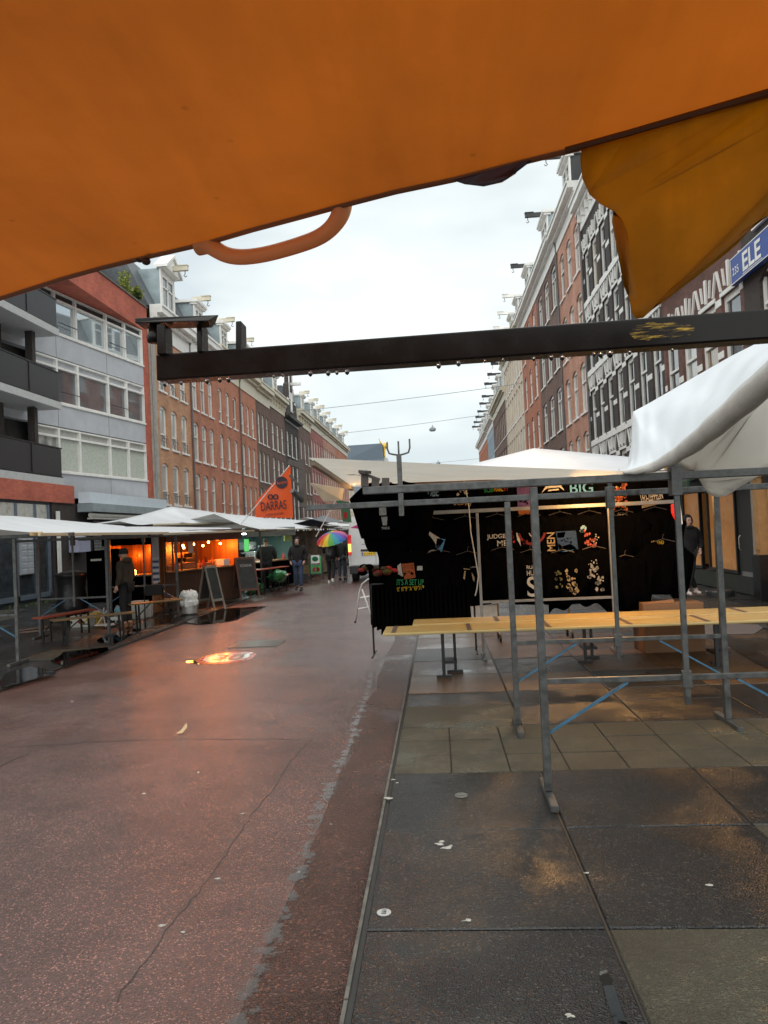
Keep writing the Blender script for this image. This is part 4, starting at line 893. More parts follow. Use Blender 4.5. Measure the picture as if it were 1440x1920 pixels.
def wf(u, v):
    X = -1.1+4.9*u; r_ = [(-1.1,2.62),(.34,2.76),(1.59,3.02),(3.1,2.80),(3.8,2.72)]
    for i in range(4):
        if X <= r_[i+1][0]+1e-6: t = (X-r_[i][0])/(r_[i+1][0]-r_[i][0]); zt = r_[i][1]*(1-t)+r_[i+1][1]*t; break
    if v < .5: t = v*2; y = 10.75+1.6*t; z = 2.47*(1-t)+zt*t-.05*math.sin(math.pi*t)
    else: t = v*2-1; y = 12.35+1.8*t; z = zt*(1-t)+2.45*t-.05*math.sin(math.pi*t)
    return lo((X, y, z), wr)
mb = MB(); mb.grid(wf, 40, 14); mb.build('sheet', M_wtarp, wr, smooth=True)
# the rolled tarp lying on the near frame
rt = thing('rolled_white_tarp', 'wet white tarp with thick rolled hem sagging onto the near stall frame', 'tarp', (1.4, 4.6, 0))
rc = [(1168,886,5.12),(1190,884,5.08),(1225,876,5.0),(1262,858,4.85),(1305,828,4.6),(1360,782,4.25),(1440,712,3.8),(1540,628,3.35),(1640,540,3.0)]
rr = [.010,.020,.032,.044,.056,.064,.070,.072,.072]
mb = MB(); cpts = [lo(at(*p),rt) for p in rc]
cc, r2_ = [], []
for i in range(len(cpts)-1):
    for k in range(6): t = k/6; cc.append(cpts[i].lerp(cpts[i+1], t)); r2_.append((rr[i]*(1-t)+rr[i+1]*t)*(1+.05*math.sin(i*7+k*1.3)))
mb.path(cc, r2_, n=22); mb.build('rolled_hem', clothmat('wet_hem', (.70,.67,.62), (.5,.46,.4), .2, .36, stain_shade=.25, bump=.8, wet=.35, sc=6), rt, smooth=True)
te = [(1176,872,5.5),(1183,835,5.6),(1187,772,5.75),(1215,757,5.75),(1300,708,5.5),(1370,668,5.2),(1440,633,4.9),(1540,585,4.5),(1640,535,4.2)]
tep = [lo(at(*p),rt) for p in te]
mb = MB()
def tf(u, v):
    k = u*8; i = min(int(k), 7); a = cpts[i].lerp(cpts[i+1], k-i)+V(0,0,(rr[i]*(1-(k-i))+rr[i+1]*(k-i))*.8); b = tep[i].lerp(tep[i+1], k-i); p = a.lerp(b, v); p.z += .045*math.sin(math.pi*v)*math.sin(u*5.5-.6)+.012*math.sin(u*26+v*5)*math.sin(math.pi*v)+.006*math.sin(u*61-v*9)*math.sin(math.pi*v); return p
mb.grid(tf, 72, 22); mb.build('upper_sheet', M_wtarp, rt, smooth=True)
hs = thing('hanging_canvas', 'cream canvas sheet hanging in a point over the near stall frame', 'canvas', (2.6, 6, 0))
hp_ = [(1196,868),(1270,838),(1330,800),(1440,720),(1600,610),(1600,880),(1440,884),(1420,893),(1385,915),(1362,930),(1345,932),(1330,926),(1318,905),(1306,880),(1250,872)]
bm = bmesh.new(); vs = [bm.verts.new(lo(at(a, b, 5.45),hs)) for a, b in hp_]; bm.faces.new(vs); bmesh.ops.triangulate(bm, faces=bm.faces[:])
for _ in range(4): bmesh.ops.subdivide_edges(bm, edges=[e for e in bm.edges if e.calc_length() > .08], cuts=1)
for v in bm.verts: v.co.y += .05*math.sin(v.co.x*5+v.co.z*3)+.02*math.sin(v.co.x*13-v.co.z*6)
me = bpy.data.meshes.new('sheet'); bm.to_mesh(me); bm.free(); me.materials.append(M_canvas)
for p in me.polygons: p.use_smooth = True
o = bpy.data.objects.new('sheet', me); C.objects.link(o); o.parent = hs; md = o.modifiers.new('t','SOLIDIFY'); md.thickness = .003
# ------------------------------------------------------------------ yellow plank tables
M_plank = woodmat('yellow_plank', (.38,.27,.10), (.54,.42,.19), 'X', rough=.42)
M_clasp = pm('printed_batten', (.12,.09,.085), .5, var=.5, scale=40)
def plank_table(label, x0, x1, y0, y1, z, legs, battens, group='plank tables on the right pavement'):
    o = thing('plank_table', label, 'table', (x0, y0, 0), 0, group); W = x1-x0; D = y1-y0
    mb = MB(); mb.box(0, W, 0, D, z-.035, z); mb.build('tabletop', M_plank, o, bevel=.012)
    for b in battens:
        mb = MB(); mb.box(b-.025, b+.025, .02, D-.02, z+.001, z+.006); mb.build('batten', M_clasp, o)
    for lx in legs:
        mb = MB(); s = .04; yb = min(.45, D-.06); mb.box(lx-.02, lx+.02, .08, .12, .03, z-.035); mb.box(lx+.13, lx+.165, yb-.04, yb, .03, z-.035); mb.box(lx-.02, lx+.165, .12, yb-.04, .16, .19)
        mb.box(lx-.09, lx+.09, .07, .13, 0, .03); mb.box(lx+.04, lx+.24, yb-.05, yb+.01, 0, .03); mb.build('trestle', M_black, o)
    return o
plank_table('front yellow plank table with printed battens on its top, nearest the camera', -.72, 4.08, 9.28, 9.95, .57, [.72, 3.95], [.13, 1.05, 2.0, 2.95, 3.85])
plank_table('rear yellow plank table, set half behind the front one', -.38, 4.75, 9.97, 10.55, .58, [2.2], [1.1, 4.2])
tr = MB()
bx = thing('cardboard_box', 'tall brown cardboard box standing behind the plank tables', 'box', (2.72, 10.62, 0))
M_card = pm('cardboard', (.17,.09,.042), .75, var=.12, scale=4)
mb = MB(); mb.box(0,.80,0,.6,0,.66); mb.build('carton', M_card, bx, bevel=.006)
mb = MB(); mb.hexa([(.0,.0,.662),(.42,.0,.665),(.42,.28,.665),(0,.28,.662)], [(.0,.02,.67),(.42,.05,.71),(.42,.3,.68),(0,.3,.67)]); mb.build('flap', M_card, bx)
# ------------------------------------------------------------------ people
M_skin = pm('skin', (.50,.30,.22), .5, var=.08); M_hair = pm('dark_hair', (.02,.014,.01), .5)
def skinmesh(nodes, edges, root, sub=1):
    """continuous surface over a skeleton: nodes {name:(x,y,z,rx,ry)}"""
    names = list(nodes); me = bpy.data.meshes.new('sk'); me.from_pydata([nodes[n][:3] for n in names], [(names.index(a), names.index(b)) for a, b in edges], [])
    ob = bpy.data.objects.new('sk', me); C.objects.link(ob); ob.modifiers.new('k', 'SKIN')
    for i, n in enumerate(names):
        sv = me.skin_vertices[0].data[i]; q = nodes[n]; sv.radius = (q[3], q[4] if len(q) > 4 else q[3]); sv.use_root = n == root
    if sub: s = ob.modifiers.new('s', 'SUBSURF'); s.levels = sub
    bpy.context.view_layer.update()
    out = bpy.data.meshes.new_from_object(ob.evaluated_get(bpy.context.evaluated_depsgraph_get()))
    C.objects.unlink(ob); bpy.data.objects.remove(ob); return out
def addmesh(mb, me):
    mb.faces([v.co for v in me.vertices], [tuple(p.vertices) for p in me.polygons])
def lerp(a, b, t): return tuple(a[i]*(1-t)+b[i]*t for i in range(3))
def person(label, loc_, heading, h=1.75, sh=((.19,0),( -.19,0)), elb=None, wri=None, kne=None, ank=None, coat=(.01,.01,.012), trou=(.02,.02,.025), shoe=(.02,.02,.02), coat_len=.70, hood=False, cap=None, hair=True, build=1.0, skin_face=True, group=None, lean=0, hip=None, hold=(0,0)):
    s = h/1.75; o = thing('person', label, 'person', loc_, heading, group); o.scale = (s,s,s)
    elb = elb or [(.27,.02,1.15),(-.27,.02,1.15)]; wri = wri or [(.27,-.08,.90),(-.27,-.08,.90)]
    kne = kne or [(.10,-.02,.50),(-.10,-.02,.50)]; ank = ank or [(.10,.02,.09),(-.10,.02,.09)]; hip = hip or [(.09,0,.92),(-.09,0,.92)]
    ly = -lean; b = build
    body = {'pel': (0,0,.96,.13*b,.10*b), 'waist': (0,ly*.4,1.10,.125*b,.09*b), 'chest': (0,ly*.8,1.30,.15*b,.105*b), 'neck': (0,ly,1.47,.06,.06), 'hb': (0,ly-.01,1.56,.07,.08), 'ht': (0,ly-.015,1.68,.072,.09)}
    ed = [('pel','waist'),('waist','chest'),('chest','neck'),('neck','hb'),('hb','ht')]
    for i, sg in enumerate((1,-1)):
        body[f's{i}'] = (.185*sg*b, ly, 1.42, .055, .055); body[f'e{i}'] = (*elb[i], .042, .042); body[f'w{i}'] = (*wri[i], .03, .03)
        body[f'h{i}'] = (*hip[i], .09*b, .09*b); body[f'k{i}'] = (*kne[i], .06, .06); body[f'a{i}'] = (*ank[i], .04, .04)
        ed += [('chest',f's{i}'),(f's{i}',f'e{i}'),(f'e{i}',f'w{i}'),('pel',f'h{i}'),(f'h{i}',f'k{i}'),(f'k{i}',f'a{i}')]
    mb = MB(); addmesh(mb, skinmesh(body, ed, 'pel'))
    hc = Vector((0,ly-.02,1.625))
    mb.ball(hc, .1, 14, 10, (.78,.95,1.18)); mb.ball(hc+V(0,-.035,-.055), .062, 10, 6, (.85,.85,.9))
    mb.path([hc+V(0,-.09,.015), hc+V(0,-.115,-.02), hc+V(0,-.10,-.032)], [.008,.015,.012], n=6)
    for sg in (1,-1): mb.ball(hc+V(.078*sg,.0,-.005), .026, 6, 5, (.35,.8,1.1))
    for i, sg in enumerate((1,-1)):      # hands with five fingers
        w0 = Vector(wri[i]); d = (w0-Vector(elb[i])).normalized(); sd = d.cross(V(0,1,0)).normalized() if abs(d.y) < .9 else V(1,0,0); nn = d.cross(sd).normalized()
        mb.path([w0-d*.01, w0+d*.04, w0+d*.085], [.026,.036,.034], n=8)
        for k, ln in enumerate((.055,.07,.075,.06)):
            q = w0+d*.08+nn*(k-1.5)*.018; mb.path([q, q+d*ln*.5+sd*.006, q+d*ln*.85+sd*.022], [.0095,.009,.007], n=6)
        q = w0+d*.03-nn*.03; mb.path([q, q+d*.03-nn*.02+sd*.01, q+d*.055-nn*.02+sd*.02], [.012,.011,.008], n=6)
    bd = mb.build('body', M_skin, o, smooth=True)
    ey = MB()
    for sg in (1,-1): ey.ball(hc+V(.03*sg,-.086,.012), .011, 6, 5, (1.2,.5,.7)); ey.box(.03*sg-.018, .03*sg+.018, hc.y-.096, hc.y-.085, hc.z+.03, hc.z+.037)
    ey.box(-.022,.022,hc.y-.104,hc.y-.092,hc.z-.068,hc.z-.062)
    ey.build('eyes', pm('eye_dark', (.03,.02,.015), .3), bd)
    cm = pm('cloth_%02d%02d%02d' % tuple(int(v*99) for v in coat), coat, .85, var=.35, scale=7, bump=.3)
    tm = pm('trouser_%02d%02d%02d' % tuple(int(v*99) for v in trou), trou, .85, var=.3, scale=9, bump=.25)
    zb = coat_len; t = .024
    cn = {'hem': (0,.0,zb+.06,.20*b,.15*b), 'waist': (0,ly*.4,1.08,.185*b,.145*b), 'chest': (0,ly*.8,1.30,.205*b,.15*b), 'col': (0,ly,1.48,.08,.08)}
    ce = [('hem','waist'),('waist','chest'),('chest','col')]
    for i, sg in enumerate((1,-1)):
        wv = lerp(wri[i], elb[i], .05); cn[f's{i}'] = (.19*sg*b, ly, 1.42, .08*b, .08*b); cn[f'e{i}'] = (*elb[i], .080, .080); cn[f'w{i}'] = (*wv, .06, .06); ce += [('chest',f's{i}'),(f's{i}',f'e{i}'),(f'e{i}',f'w{i}')]
    mb = MB(); addmesh(mb, skinmesh(cn, ce, 'chest'))
    mb.build('coat', cm, o, smooth=True)
    tn = {'pel': (0,0,.95,.14*b,.11*b)}; te_ = []
    for i in range(2):
        av = lerp(ank[i], kne[i], .08); tn[f'h{i}'] = (*hip[i], .10*b, .10*b); tn[f'k{i}'] = (*kne[i], .076, .076); tn[f'a{i}'] = (*av, .06, .06); te_ += [('pel',f'h{i}'),(f'h{i}',f'k{i}'),(f'k{i}',f'a{i}')]
    mb = MB(); addmesh(mb, skinmesh(tn, te_, 'pel')); mb.build('trousers', tm, o, smooth=True)
    sm_ = pm('shoe_%02d%02d' % (int(shoe[0]*99), int(shoe[2]*99)), shoe, .6)
    for i in range(2):
        a = Vector(ank[i]); base = max(0, a.z-.09); mb = MB()
        mb.path([a+V(0,.05,-.05+0), a+V(0,.0,-.045), a+V(0,-.08,-.055), a+V(0,-.16,-.062), a+V(0,-.19,-.066)], [.036,.046,.044,.036,.018], n=10); mb.path([a+V(0,.01,.03), a+V(0,.0,-.03)], [.045,.046], n=10)
        mb.build('shoe', sm_, o, smooth=True)
    if hood:
        mb = MB(); mb.ball(hc+V(0,.035,.01), .135, 14, 9, (.86,.86,1.12)); me_ = mb.mesh('hood', cm); bm = bmesh.new(); bm.from_mesh(me_)
        bmesh.ops.delete(bm, geom=[v for v in bm.verts if v.co.y < hc.y-.055 and v.co.z < hc.z+.085], context='VERTS'); bm.to_mesh(me_); bm.free()
        for p in me_.polygons: p.use_smooth = True
        q = bpy.data.objects.new('hood', me_); C.objects.link(q); q.parent = o; md = q.modifiers.new('t','SOLIDIFY'); md.thickness = .015
        mb = MB(); mb.path([(math.sin(t_)*.10, ly-math.cos(t_)*.08-.01, 1.49) for t_ in [k*2*math.pi/12 for k in range(13)]], .035, n=8); mb.build('collar', cm, o, smooth=True)
    elif cap: mb = MB(); mb.lathe([(.088,-.01),(.095,.02),(.09,.07),(.06,.11),(.01,.125)], hc+V(0,.01,.02), n=14, sy=1.12); mb.build('cap', pm('cap_%02d' % int(cap[0]*99), cap, .8), o, smooth=True)
    elif hair: mb = MB(); mb.ball(hc+V(0,.03,.035), .1, 12, 8, (.84,.88,1.02)); mb.ball(hc+V(0,.06,-.03), .07, 10, 6); mb.build('hair', M_hair, o, smooth=True)
    return o
def gl_(px, py, z=0): v = G(px, py, z); return (v.x, v.y, z)
# walking man in the road, facing the camera
q = gl_(561, 1106); person('man in black hooded coat and blue jeans walking towards the camera on the red road', (q[0],q[1],-.02), R(-4), 1.74, coat=(.008,.008,.009), trou=(.035,.055,.11), coat_len=.68, hood=True, build=1.12,
   kne=[(.10,-.10,.50),(-.10,.0,.49)], ank=[(.11,-.12,.09),(-.11,.10,.12)], elb=[(.30,.05,1.16),(-.30,.03,1.16)], wri=[(.23,-.08,.96),(-.23,-.08,.96)])
# person with the rainbow umbrella, seen from behind
q = gl_(622, 1094); up = person('person in black seen from behind under the rainbow umbrella, black backpack and white soled shoes', (q[0],q[1],-.02), R(176), 1.72, coat=(.010,.010,.011), trou=(.008,.008,.009), shoe=(.55,.52,.48), coat_len=.74, build=1.05,
   kne=[(.10,-.12,.50),(-.10,.06,.50)], ank=[(.13,-.18,.09),(-.09,.22,.17)], elb=[(.28,-.05,1.15),(-.29,-.02,1.14)], wri=[(.16,-.24,1.28),(-.27,-.14,.95)])
bp = thing('backpack', 'black rounded backpack worn by the person under the rainbow umbrella', 'backpack', (q[0]-.0, q[1]-.17, 1.14))
mb = MB(); mb.ball((0,0,0), .2, 14, 10, (.82,.55,1.15)); mb.build('bag', pm('backpack_nylon', (.018,.018,.02), .5, bump=.2), bp, smooth=True)
mb = MB(); mb.ball((0,-.1,-.07), .11, 12, 8, (1.0,.4,.8)); mb.build('pocket', pm('backpack_pocket', (.03,.03,.033), .5), bp, smooth=True)
for sg in (1,-1): mb = MB(); mb.path([(sg*.09,.04,.2),(sg*.12,.12,.27),(sg*.13,.24,.2)], .018, n=6); mb.build('strap', pm('strap_grey', (.1,.1,.1), .6), bp)
um = thing('rainbow_umbrella', 'open umbrella with rainbow coloured panels, tilted to the left', 'umbrella', tuple(at(623, 1012, q[1]-.05)), 0); um.rotation_euler = (R(20), R(-14), R(10))
cols_ = [(.75,.04,.05),(.85,.20,.02),(.85,.60,.03),(.12,.45,.05),(.02,.35,.42),(.03,.20,.62),(.20,.08,.45),(.62,.12,.35)]
n_ = 16
for k in range(n_):
    mb = MB(); a0, a1 = k*2*math.pi/n_, (k+1)*2*math.pi/n_
    def uf(u, v):
        a = a0+(a1-a0)*u; ph = v*1.12; r = .60*math.sin(ph)/math.sin(1.12)*(1-.05*math.sin(math.pi*u)*v); return (r*math.cos(a), r*math.sin(a), .28*(math.cos(ph)-math.cos(1.12))/(1-math.cos(1.12)))
    mb.grid(uf, 3, 7); c_ = cols_[(k//1) % 8]; mb.build('panel', clothmat('umbrella_%d' % (k % 8), c_, tuple(min(1, v*1.1) for v in c_), .35, .4, stain_shade=.05, bump=0, wet=.2), um, smooth=True)
mb = MB(); mb.tube((0,0,.36), (0,0,-.55), .007); mb.path([(0,0,-.55),(0,0,-.66),(.02,0,-.7),(.05,0,-.69)], .011); mb.build('shaft', M_black, um)
mb = MB()
for k in range(n_): a = k*2*math.pi/n_; mb.tube((0,0,.05), (.40*math.cos(a), .40*math.sin(a), .13), .003, n=4)
mb.build('stretchers', M_black, um)
# man in profile at the left stall
q = gl_(238, 1177); person('man in olive hooded jacket and dark knitted cap standing sideways at the orange lit stall', q, R(-100), 1.68, coat=(.045,.034,.024), trou=(.010,.010,.010), shoe=(.18,.08,.04), coat_len=.76, cap=(.02,.018,.018), build=1.05,
   elb=[(.25,.04,1.16),(-.25,.03,1.16)], wri=[(.24,-.06,.93),(-.24,-.10,.93)])
hd = [o for o in C.objects if o.name.startswith('person')][-1]
mb = MB(); mb.ball((0,.07,1.5), .12, 12, 8, (1.1,.8,.55)); mb.build('hood', pm('olive_hood', (.06,.045,.03), .85), hd, smooth=True)
# person with crossed legs at the right
q = gl_(1297, 1114, .05); person('person in black with pale sneakers standing cross legged beside the shirt stall', (q[0],q[1],.05), R(10), 1.80, coat=(.006,.006,.007), trou=(.010,.010,.011), shoe=(.60,.50,.46), coat_len=.70, hood=True, build=1.0,
   hip=[(.08,0,.92),(-.08,0,.92)], kne=[(.0,-.06,.50),(-.02,.04,.50)], ank=[(-.15,-.10,.09),(.15,.08,.09)], elb=[(.30,.04,1.15),(-.28,.04,1.15)], wri=[(.18,-.14,.98),(-.16,-.14,.98)])
# customer at the bright stall, and a vendor and passers by
q = gl_(503, 1104); person('person in dark coat with grey cap seen from behind at the white lit food stall', (-5.75, 25.4, 0), R(185), 1.74, coat=(.012,.016,.014), trou=(.01,.01,.012), coat_len=.78, cap=(.10,.12,.10), build=1.2, elb=[(.30,-.05,1.15),(-.30,-.05,1.15)], wri=[(.25,-.25,1.08),(-.25,-.25,1.08)])
q = gl_(424, 1120); person('vendor in dark clothes standing in the shade right of the orange lit stall', (-6.35, 23.6, 0), R(60), 1.72, coat=(.03,.012,.008), trou=(.012,.010,.01), hair=True)
person('person in a dark coat pushing a bicycle behind the umbrella', (-3.75, 29.6, -.02), R(170), 1.72, coat=(.02,.016,.018), trou=(.03,.04,.06), cap=(.25,.03,.02))
# bicycle
bk = thing('bicycle', 'dark bicycle pushed along behind the rainbow umbrella', 'bicycle', (-3.58, 29.3, 0), R(100))
for x in (-.52,.52):
    mb = MB(); mb.path([(x+.33*math.cos(t),0,.34+.33*math.sin(t)) for t in [k*2*math.pi/24 for k in range(25)]], .02, n=6); wo_ = mb.build('wheel', pm('tyre', (.015,.015,.015), .8), bk, smooth=True)
    mb = MB()
    for k in range(12): a = k*math.pi/6; mb.tube((x,0,.34), (x+.32*math.cos(a),0,.34+.32*math.sin(a)), .003, n=4)
    mb.path([(x+.305*math.cos(t),0,.34+.305*math.sin(t)) for t in [k*2*math.pi/24 for k in range(25)]], .01, n=5); mb.build('spokes', pm('chrome', (.5,.5,.5), .3, metal=.8), wo_)
mb = MB(); mb.tube((-.52,0,.34),(-.12,0,.32),.014); mb.tube((-.12,0,.32),(-.28,0,.85),.016); mb.tube((-.52,0,.34),(-.25,0,.78),.012); mb.tube((-.12,0,.32),(.36,0,.8),.018); mb.tube((-.26,0,.75),(.36,0,.86),.016); mb.tube((.34,0,.95),(.52,0,.34),.016); mb.build('frame', M_black, bk)
mb = MB(); mb.path([(.28,-.28,1.0),(.34,-.15,1.04),(.35,0,1.02),(.34,.15,1.04),(.28,.28,1.0)], .013); mb.build('handlebar', M_black, bk)
mb = MB(); mb.ball((-.3,0,.90), .12, 10, 6, (1.1,.7,.3)); mb.build('saddle', M_black, bk)
# ------------------------------------------------------------------ van
vn = thing('white_van', 'white panel van seen from the rear, tail lights lit, parked behind the t-shirt stall', 'van', (-2.30, 28.2, -.02))
M_van = pm('van_white', (.62,.63,.62), .25, var=.05, coat=.6)
def vloc(px, py): v = at(px, py, 28.2); return v-Vector(vn.location)
mb = MB(); W2 = 1.0
sec = [(-W2,.50),(-W2-.02,1.0),(-W2,1.6),(-W2+.08,2.25),(-W2+.16,2.40),(-.5,2.46),(.5,2.46),(W2-.16,2.40),(W2-.08,2.25),(W2,1.6),(W2+.02,1.0),(W2,.50)]
mb.prism([(x,0,z) for x, z in sec], (0,4.2,0)); mb.prism([(x,4.2,z*(.62 if z > 1.3 else 1)) for x, z in sec], (0,1.1,0)); mb.build('bodywork', M_van, vn, bevel=.03)
for sx in (-1, 1):
    x0, x1 = (-.93, -.01) if sx < 0 else (.01, .93)
    mb = MB(); mb.box(x0, x1, -.03, -.002, .62, 2.28); d_ = mb.build('rear_door', M_van, vn, bevel=.02)
    mb = MB(); mb.box(x0+.1, x1-.1, -.035, -.0305, 1.42, 2.15); mb.build('door_window_panel', M_van, d_, bevel=.015)
    mb = MB(); cx = sx*.95; mb.box(cx-.07, cx+.07, -.04, .06, 1.0, 1.75); tl = mb.build('tail_light', pm('tail_red', (.30,.01,.01), .2, emit=(1,.03,.02), es=.25, coat=.5), vn, bevel=.015)
    mb = MB(); mb.box(cx-.055, cx+.055, -.052, -.041, 1.12, 1.42); mb.build('lit_lamp', pm('lamp_amber_lit', (.8,.3,.1), .3, emit=(1,.35,.08), es=2.2), tl, bevel=.01)
    mb = MB(); mb.path([(sx*.86+0, .45, .33)]*1+[(sx*.86, .45, .33)], .1) if False else mb.tube((sx*.98,.85,.34),(sx*.74,.85,.34),.34,n=20); wh_ = mb.build('wheel', pm('tyre', (.015,.015,.015), .8), vn)
    mb = MB(); mb.tube((sx*.99,.85,.34),(sx*.985,.85,.34),.2,n=16); mb.build('rim', pm('rim_grey', (.3,.3,.3), .4, metal=.5), wh_)
mb = MB(); mb.box(-.99,.99,-.10,.04,.30,.60); mb.build('bumper', pm('bumper_black', (.025,.025,.027), .6), vn, bevel=.03)
mb = MB(); mb.box(-.55,.6,-.055,-.032,1.12,1.20); mb.build('handle_strip', M_black, vn, bevel=.01)
npl = MB(); npl.box(-.52+.0, .0, -.06, -.04, .97, 1.09); pl_ = npl.build('number_plate', pm('plate_yellow', (.85,.55,.02), .4), vn)
mb = MB(); mb.box(-.519,-.47,-.063,-.0605,.972,1.088); mb.build('blue_band', pm('plate_blue', (.03,.08,.5), .4), pl_)
text('V-464-S', M_black, pl_, (-.235,-.062,1.03), (R(90),0,0), width=.43, height=.085)
mb = MB()   # small rampant lion emblem
lion = [(0,0),(.03,.01),(.05,.05),(.09,.04),(.10,.06),(.06,.08),(.07,.11),(.12,.12),(.12,.14),(.07,.14),(.05,.13),(.06,.17),(.03,.20),(.0,.19),(-.01,.16),(.01,.13),(-.02,.10),(-.06,.12),(-.09,.15),(-.10,.13),(-.07,.09),(-.04,.07),(-.05,.03),(-.09,.01),(-.09,-.01),(-.04,0),(-.02,.04),(0,.03)]
mb.prism([(-.32+x, -.045, 1.44+z) for x, z in lion], (0,.012,0)); mb.build('emblem', pm('chrome_dark', (.09,.09,.09), .3, metal=.6), vn)
mb = MB(); mb.box(-.50,-.16,-.036,-.031,1.37,1.385); mb.build('badge_line', M_black, vn)
pf = thing('magenta_flag', 'small magenta pennant hanging at the top edge of the white van', 'pennant', tuple(at(664, 985, 26.5)))
mb = MB(); mb.prism([(-.15,0,-.08),(.4,0,.12),(.4,0,-.2),(.1,0,-.12)], (0,.02,0)); mb.build('cloth', clothmat('magenta_cloth', (.6,.03,.25), (.5,.02,.2), .3, .5), pf)
# ------------------------------------------------------------------ t-shirts
M_tee = pm('black_cotton', (.0018,.0018,.002), 1.0, var=.2, scale=8, spec=.0)
C_ = lambda n, c, r=.8: pm('print_'+n, tuple(v*.55 for v in c), r, var=.3, scale=30, spec=.2)
P_w, P_b, P_r, P_g, P_y, P_o, P_p, P_c, P_bg = C_('white',(.55,.55,.52)), C_('blue',(.10,.32,.62)), C_('red',(.45,.03,.03)), C_('green',(.03,.30,.12)), C_('yellow',(.65,.42,.03)), C_('orange',(.55,.16,.03)), C_('purple',(.12,.07,.22)), C_('pink',(.60,.10,.18)), C_('beige',(.42,.33,.20))
P_lb = C_('light_blue', (.28,.50,.68)); P_gr = C_('grey', (.42,.42,.41)); P_db = C_('dusk_blue', (.03,.07,.17))
def tee_mesh(seed, w_=.27, ln=.72):
    rnd = random.Random(seed); out = [(-.10,0),(-.06,-.035),(0,-.05),(.06,-.035),(.10,0),(w_-.05,-.03),(w_+.14,-.20),(w_+.06,-.30),(w_-.01,-.22),(w_,-ln*.6),(w_+.01,-ln),(0,-ln-.015),(-w_-.01,-ln),(-w_,-ln*.6),(-w_+.01,-.22),(-w_-.06,-.30),(-w_-.14,-.20),(-w_+.05,-.03)]
    bm = bmesh.new(); vs = [bm.verts.new((x+rnd.uniform(-.008,.008), 0, z)) for x, z in out]; bm.faces.new(vs); bmesh.ops.triangulate(bm, faces=bm.faces[:])
    for _ in range(3): bmesh.ops.subdivide_edges(bm, edges=[e for e in bm.edges if e.calc_length() > .07], cuts=1)
    a, b = rnd.uniform(0,6), rnd.uniform(0,6)
    for v in bm.verts: v.co.y = .018*math.sin(v.co.x*17+a)*min(1,-v.co.z*2)+.01*math.sin(v.co.x*31+v.co.z*9+b)
    me = bpy.data.meshes.new('garment'); bm.to_mesh(me); bm.free(); me.materials.append(M_tee)
    for p in me.polygons: p.use_smooth = True
    return me
TM = [tee_mesh(i) for i in range(5)]
def tee(label, px, py, Y, prints=(), rz=0, hang=True, sc=1.0, name='t_shirt'):
    p = at(px, py, Y); o = thing(name, label, 't-shirt', tuple(p), rz, 't-shirts hanging on the stall')
    g_ = bpy.data.objects.new('garment', random.choice(TM)); C.objects.link(g_); g_.parent = o; g_.scale = (sc,1,sc); md = g_.modifiers.new('t','SOLIDIFY'); md.thickness = .02
    if hang: mb = MB(); mb.path([(-.16,0,-.01),(0,0,.035),(.16,0,-.01)], .005, n=5); mb.path([(0,0,.035),(0,0,.08),(.02,0,.1)], .003, n=5); mb.build('hanger', M_rust, o)
    for pr in prints:
        if pr[0] == 't':      # text, x, z, width, height, material
            _, s, x, z, w_, h_, m = pr[:7]; text(s, m, o, (x,-.045,z), (R(90), pr[7] if len(pr) > 7 else 0, 0), width=w_, height=h_, bold=.01)
        else:                 # polygons
            _, polys, m = pr; mb = MB()
            for pl in polys: mb.prism([(x,-.040,z) for x, z in pl], (0,.003,0))
            mb.build('print', m, o)
    return o
def scrib(seed, cx, cz, w_, h_, n, mn=.015, mx_=.05):
    rnd = random.Random(seed); out = []
    for _ in range(n):
        x, z = cx+rnd.uniform(-.5,.5)*w_, cz+rnd.uniform(-.5,.5)*h_; k = rnd.randint(4,7); r_ = rnd.uniform(mn,mx_); a0 = rnd.uniform(0,6)
        out.append([(x+r_*rnd.uniform(.5,1)*math.cos(a0+i*2*math.pi/k), z+r_*rnd.uniform(.5,1.2)*math.sin(a0+i*2*math.pi/k)) for i in range(k)])
    return out
def ring(cx, cz, rx, rz_, th, a0=0, a1=6.283, n=16):
    return [[(cx+(rx)*math.cos(a0+(a1-a0)*i/n), cz+rz_*math.sin(a0+(a1-a0)*i/n)), (cx+rx*math.cos(a0+(a1-a0)*(i+1)/n), cz+rz_*math.sin(a0+(a1-a0)*(i+1)/n)), (cx+(rx-th)*math.cos(a0+(a1-a0)*(i+1)/n), cz+(rz_-th)*math.sin(a0+(a1-a0)*(i+1)/n)), (cx+(rx-th)*math.cos(a0+(a1-a0)*i/n), cz+(rz_-th)*math.sin(a0+(a1-a0)*i/n))] for i in range(n)]
Y1, Y2, Y3 = 10.98, 10.9, 10.84
S = .0076   # metres per photo pixel at that distance
# near left shirt, larger and turned
tee('black t-shirt with grey photo collage and a white figure at the left front corner', 738, 903, 9.95, [('p', scrib(1, .02,-.20,.34,.16,26,.01,.03), P_gr), ('p', scrib(2,.10,-.36,.12,.2,9,.02,.05), P_w), ('p', scrib(31,.02,-.30,.3,.2,10,.01,.03), P_r), ('t','GRACITY',.02,-.09,.34,.07,P_w), ('p', scrib(3,-.17,-.30,.10,.3,8,.015,.035), P_gr)], 0, sc=1.25)
tee('black t-shirt at the outer left end of the stall with small grey portrait squares', 712, 905, 9.8, [('p', [[(-.02,-.32),(.07,-.32),(.07,-.42),(-.02,-.42)],[(0,-.44),(.08,-.44),(.07,-.55),(.02,-.55)]], P_gr), ('t','THIS IS',.05,-.585,.1,.03,P_w)], 0, sc=.98)
tee('black t-shirt lettered ICE CUBE in pale blue, top row', 797, 905, Y1, [('t','ICE CUBE',.0,-.14,.37,.13,P_lb)])
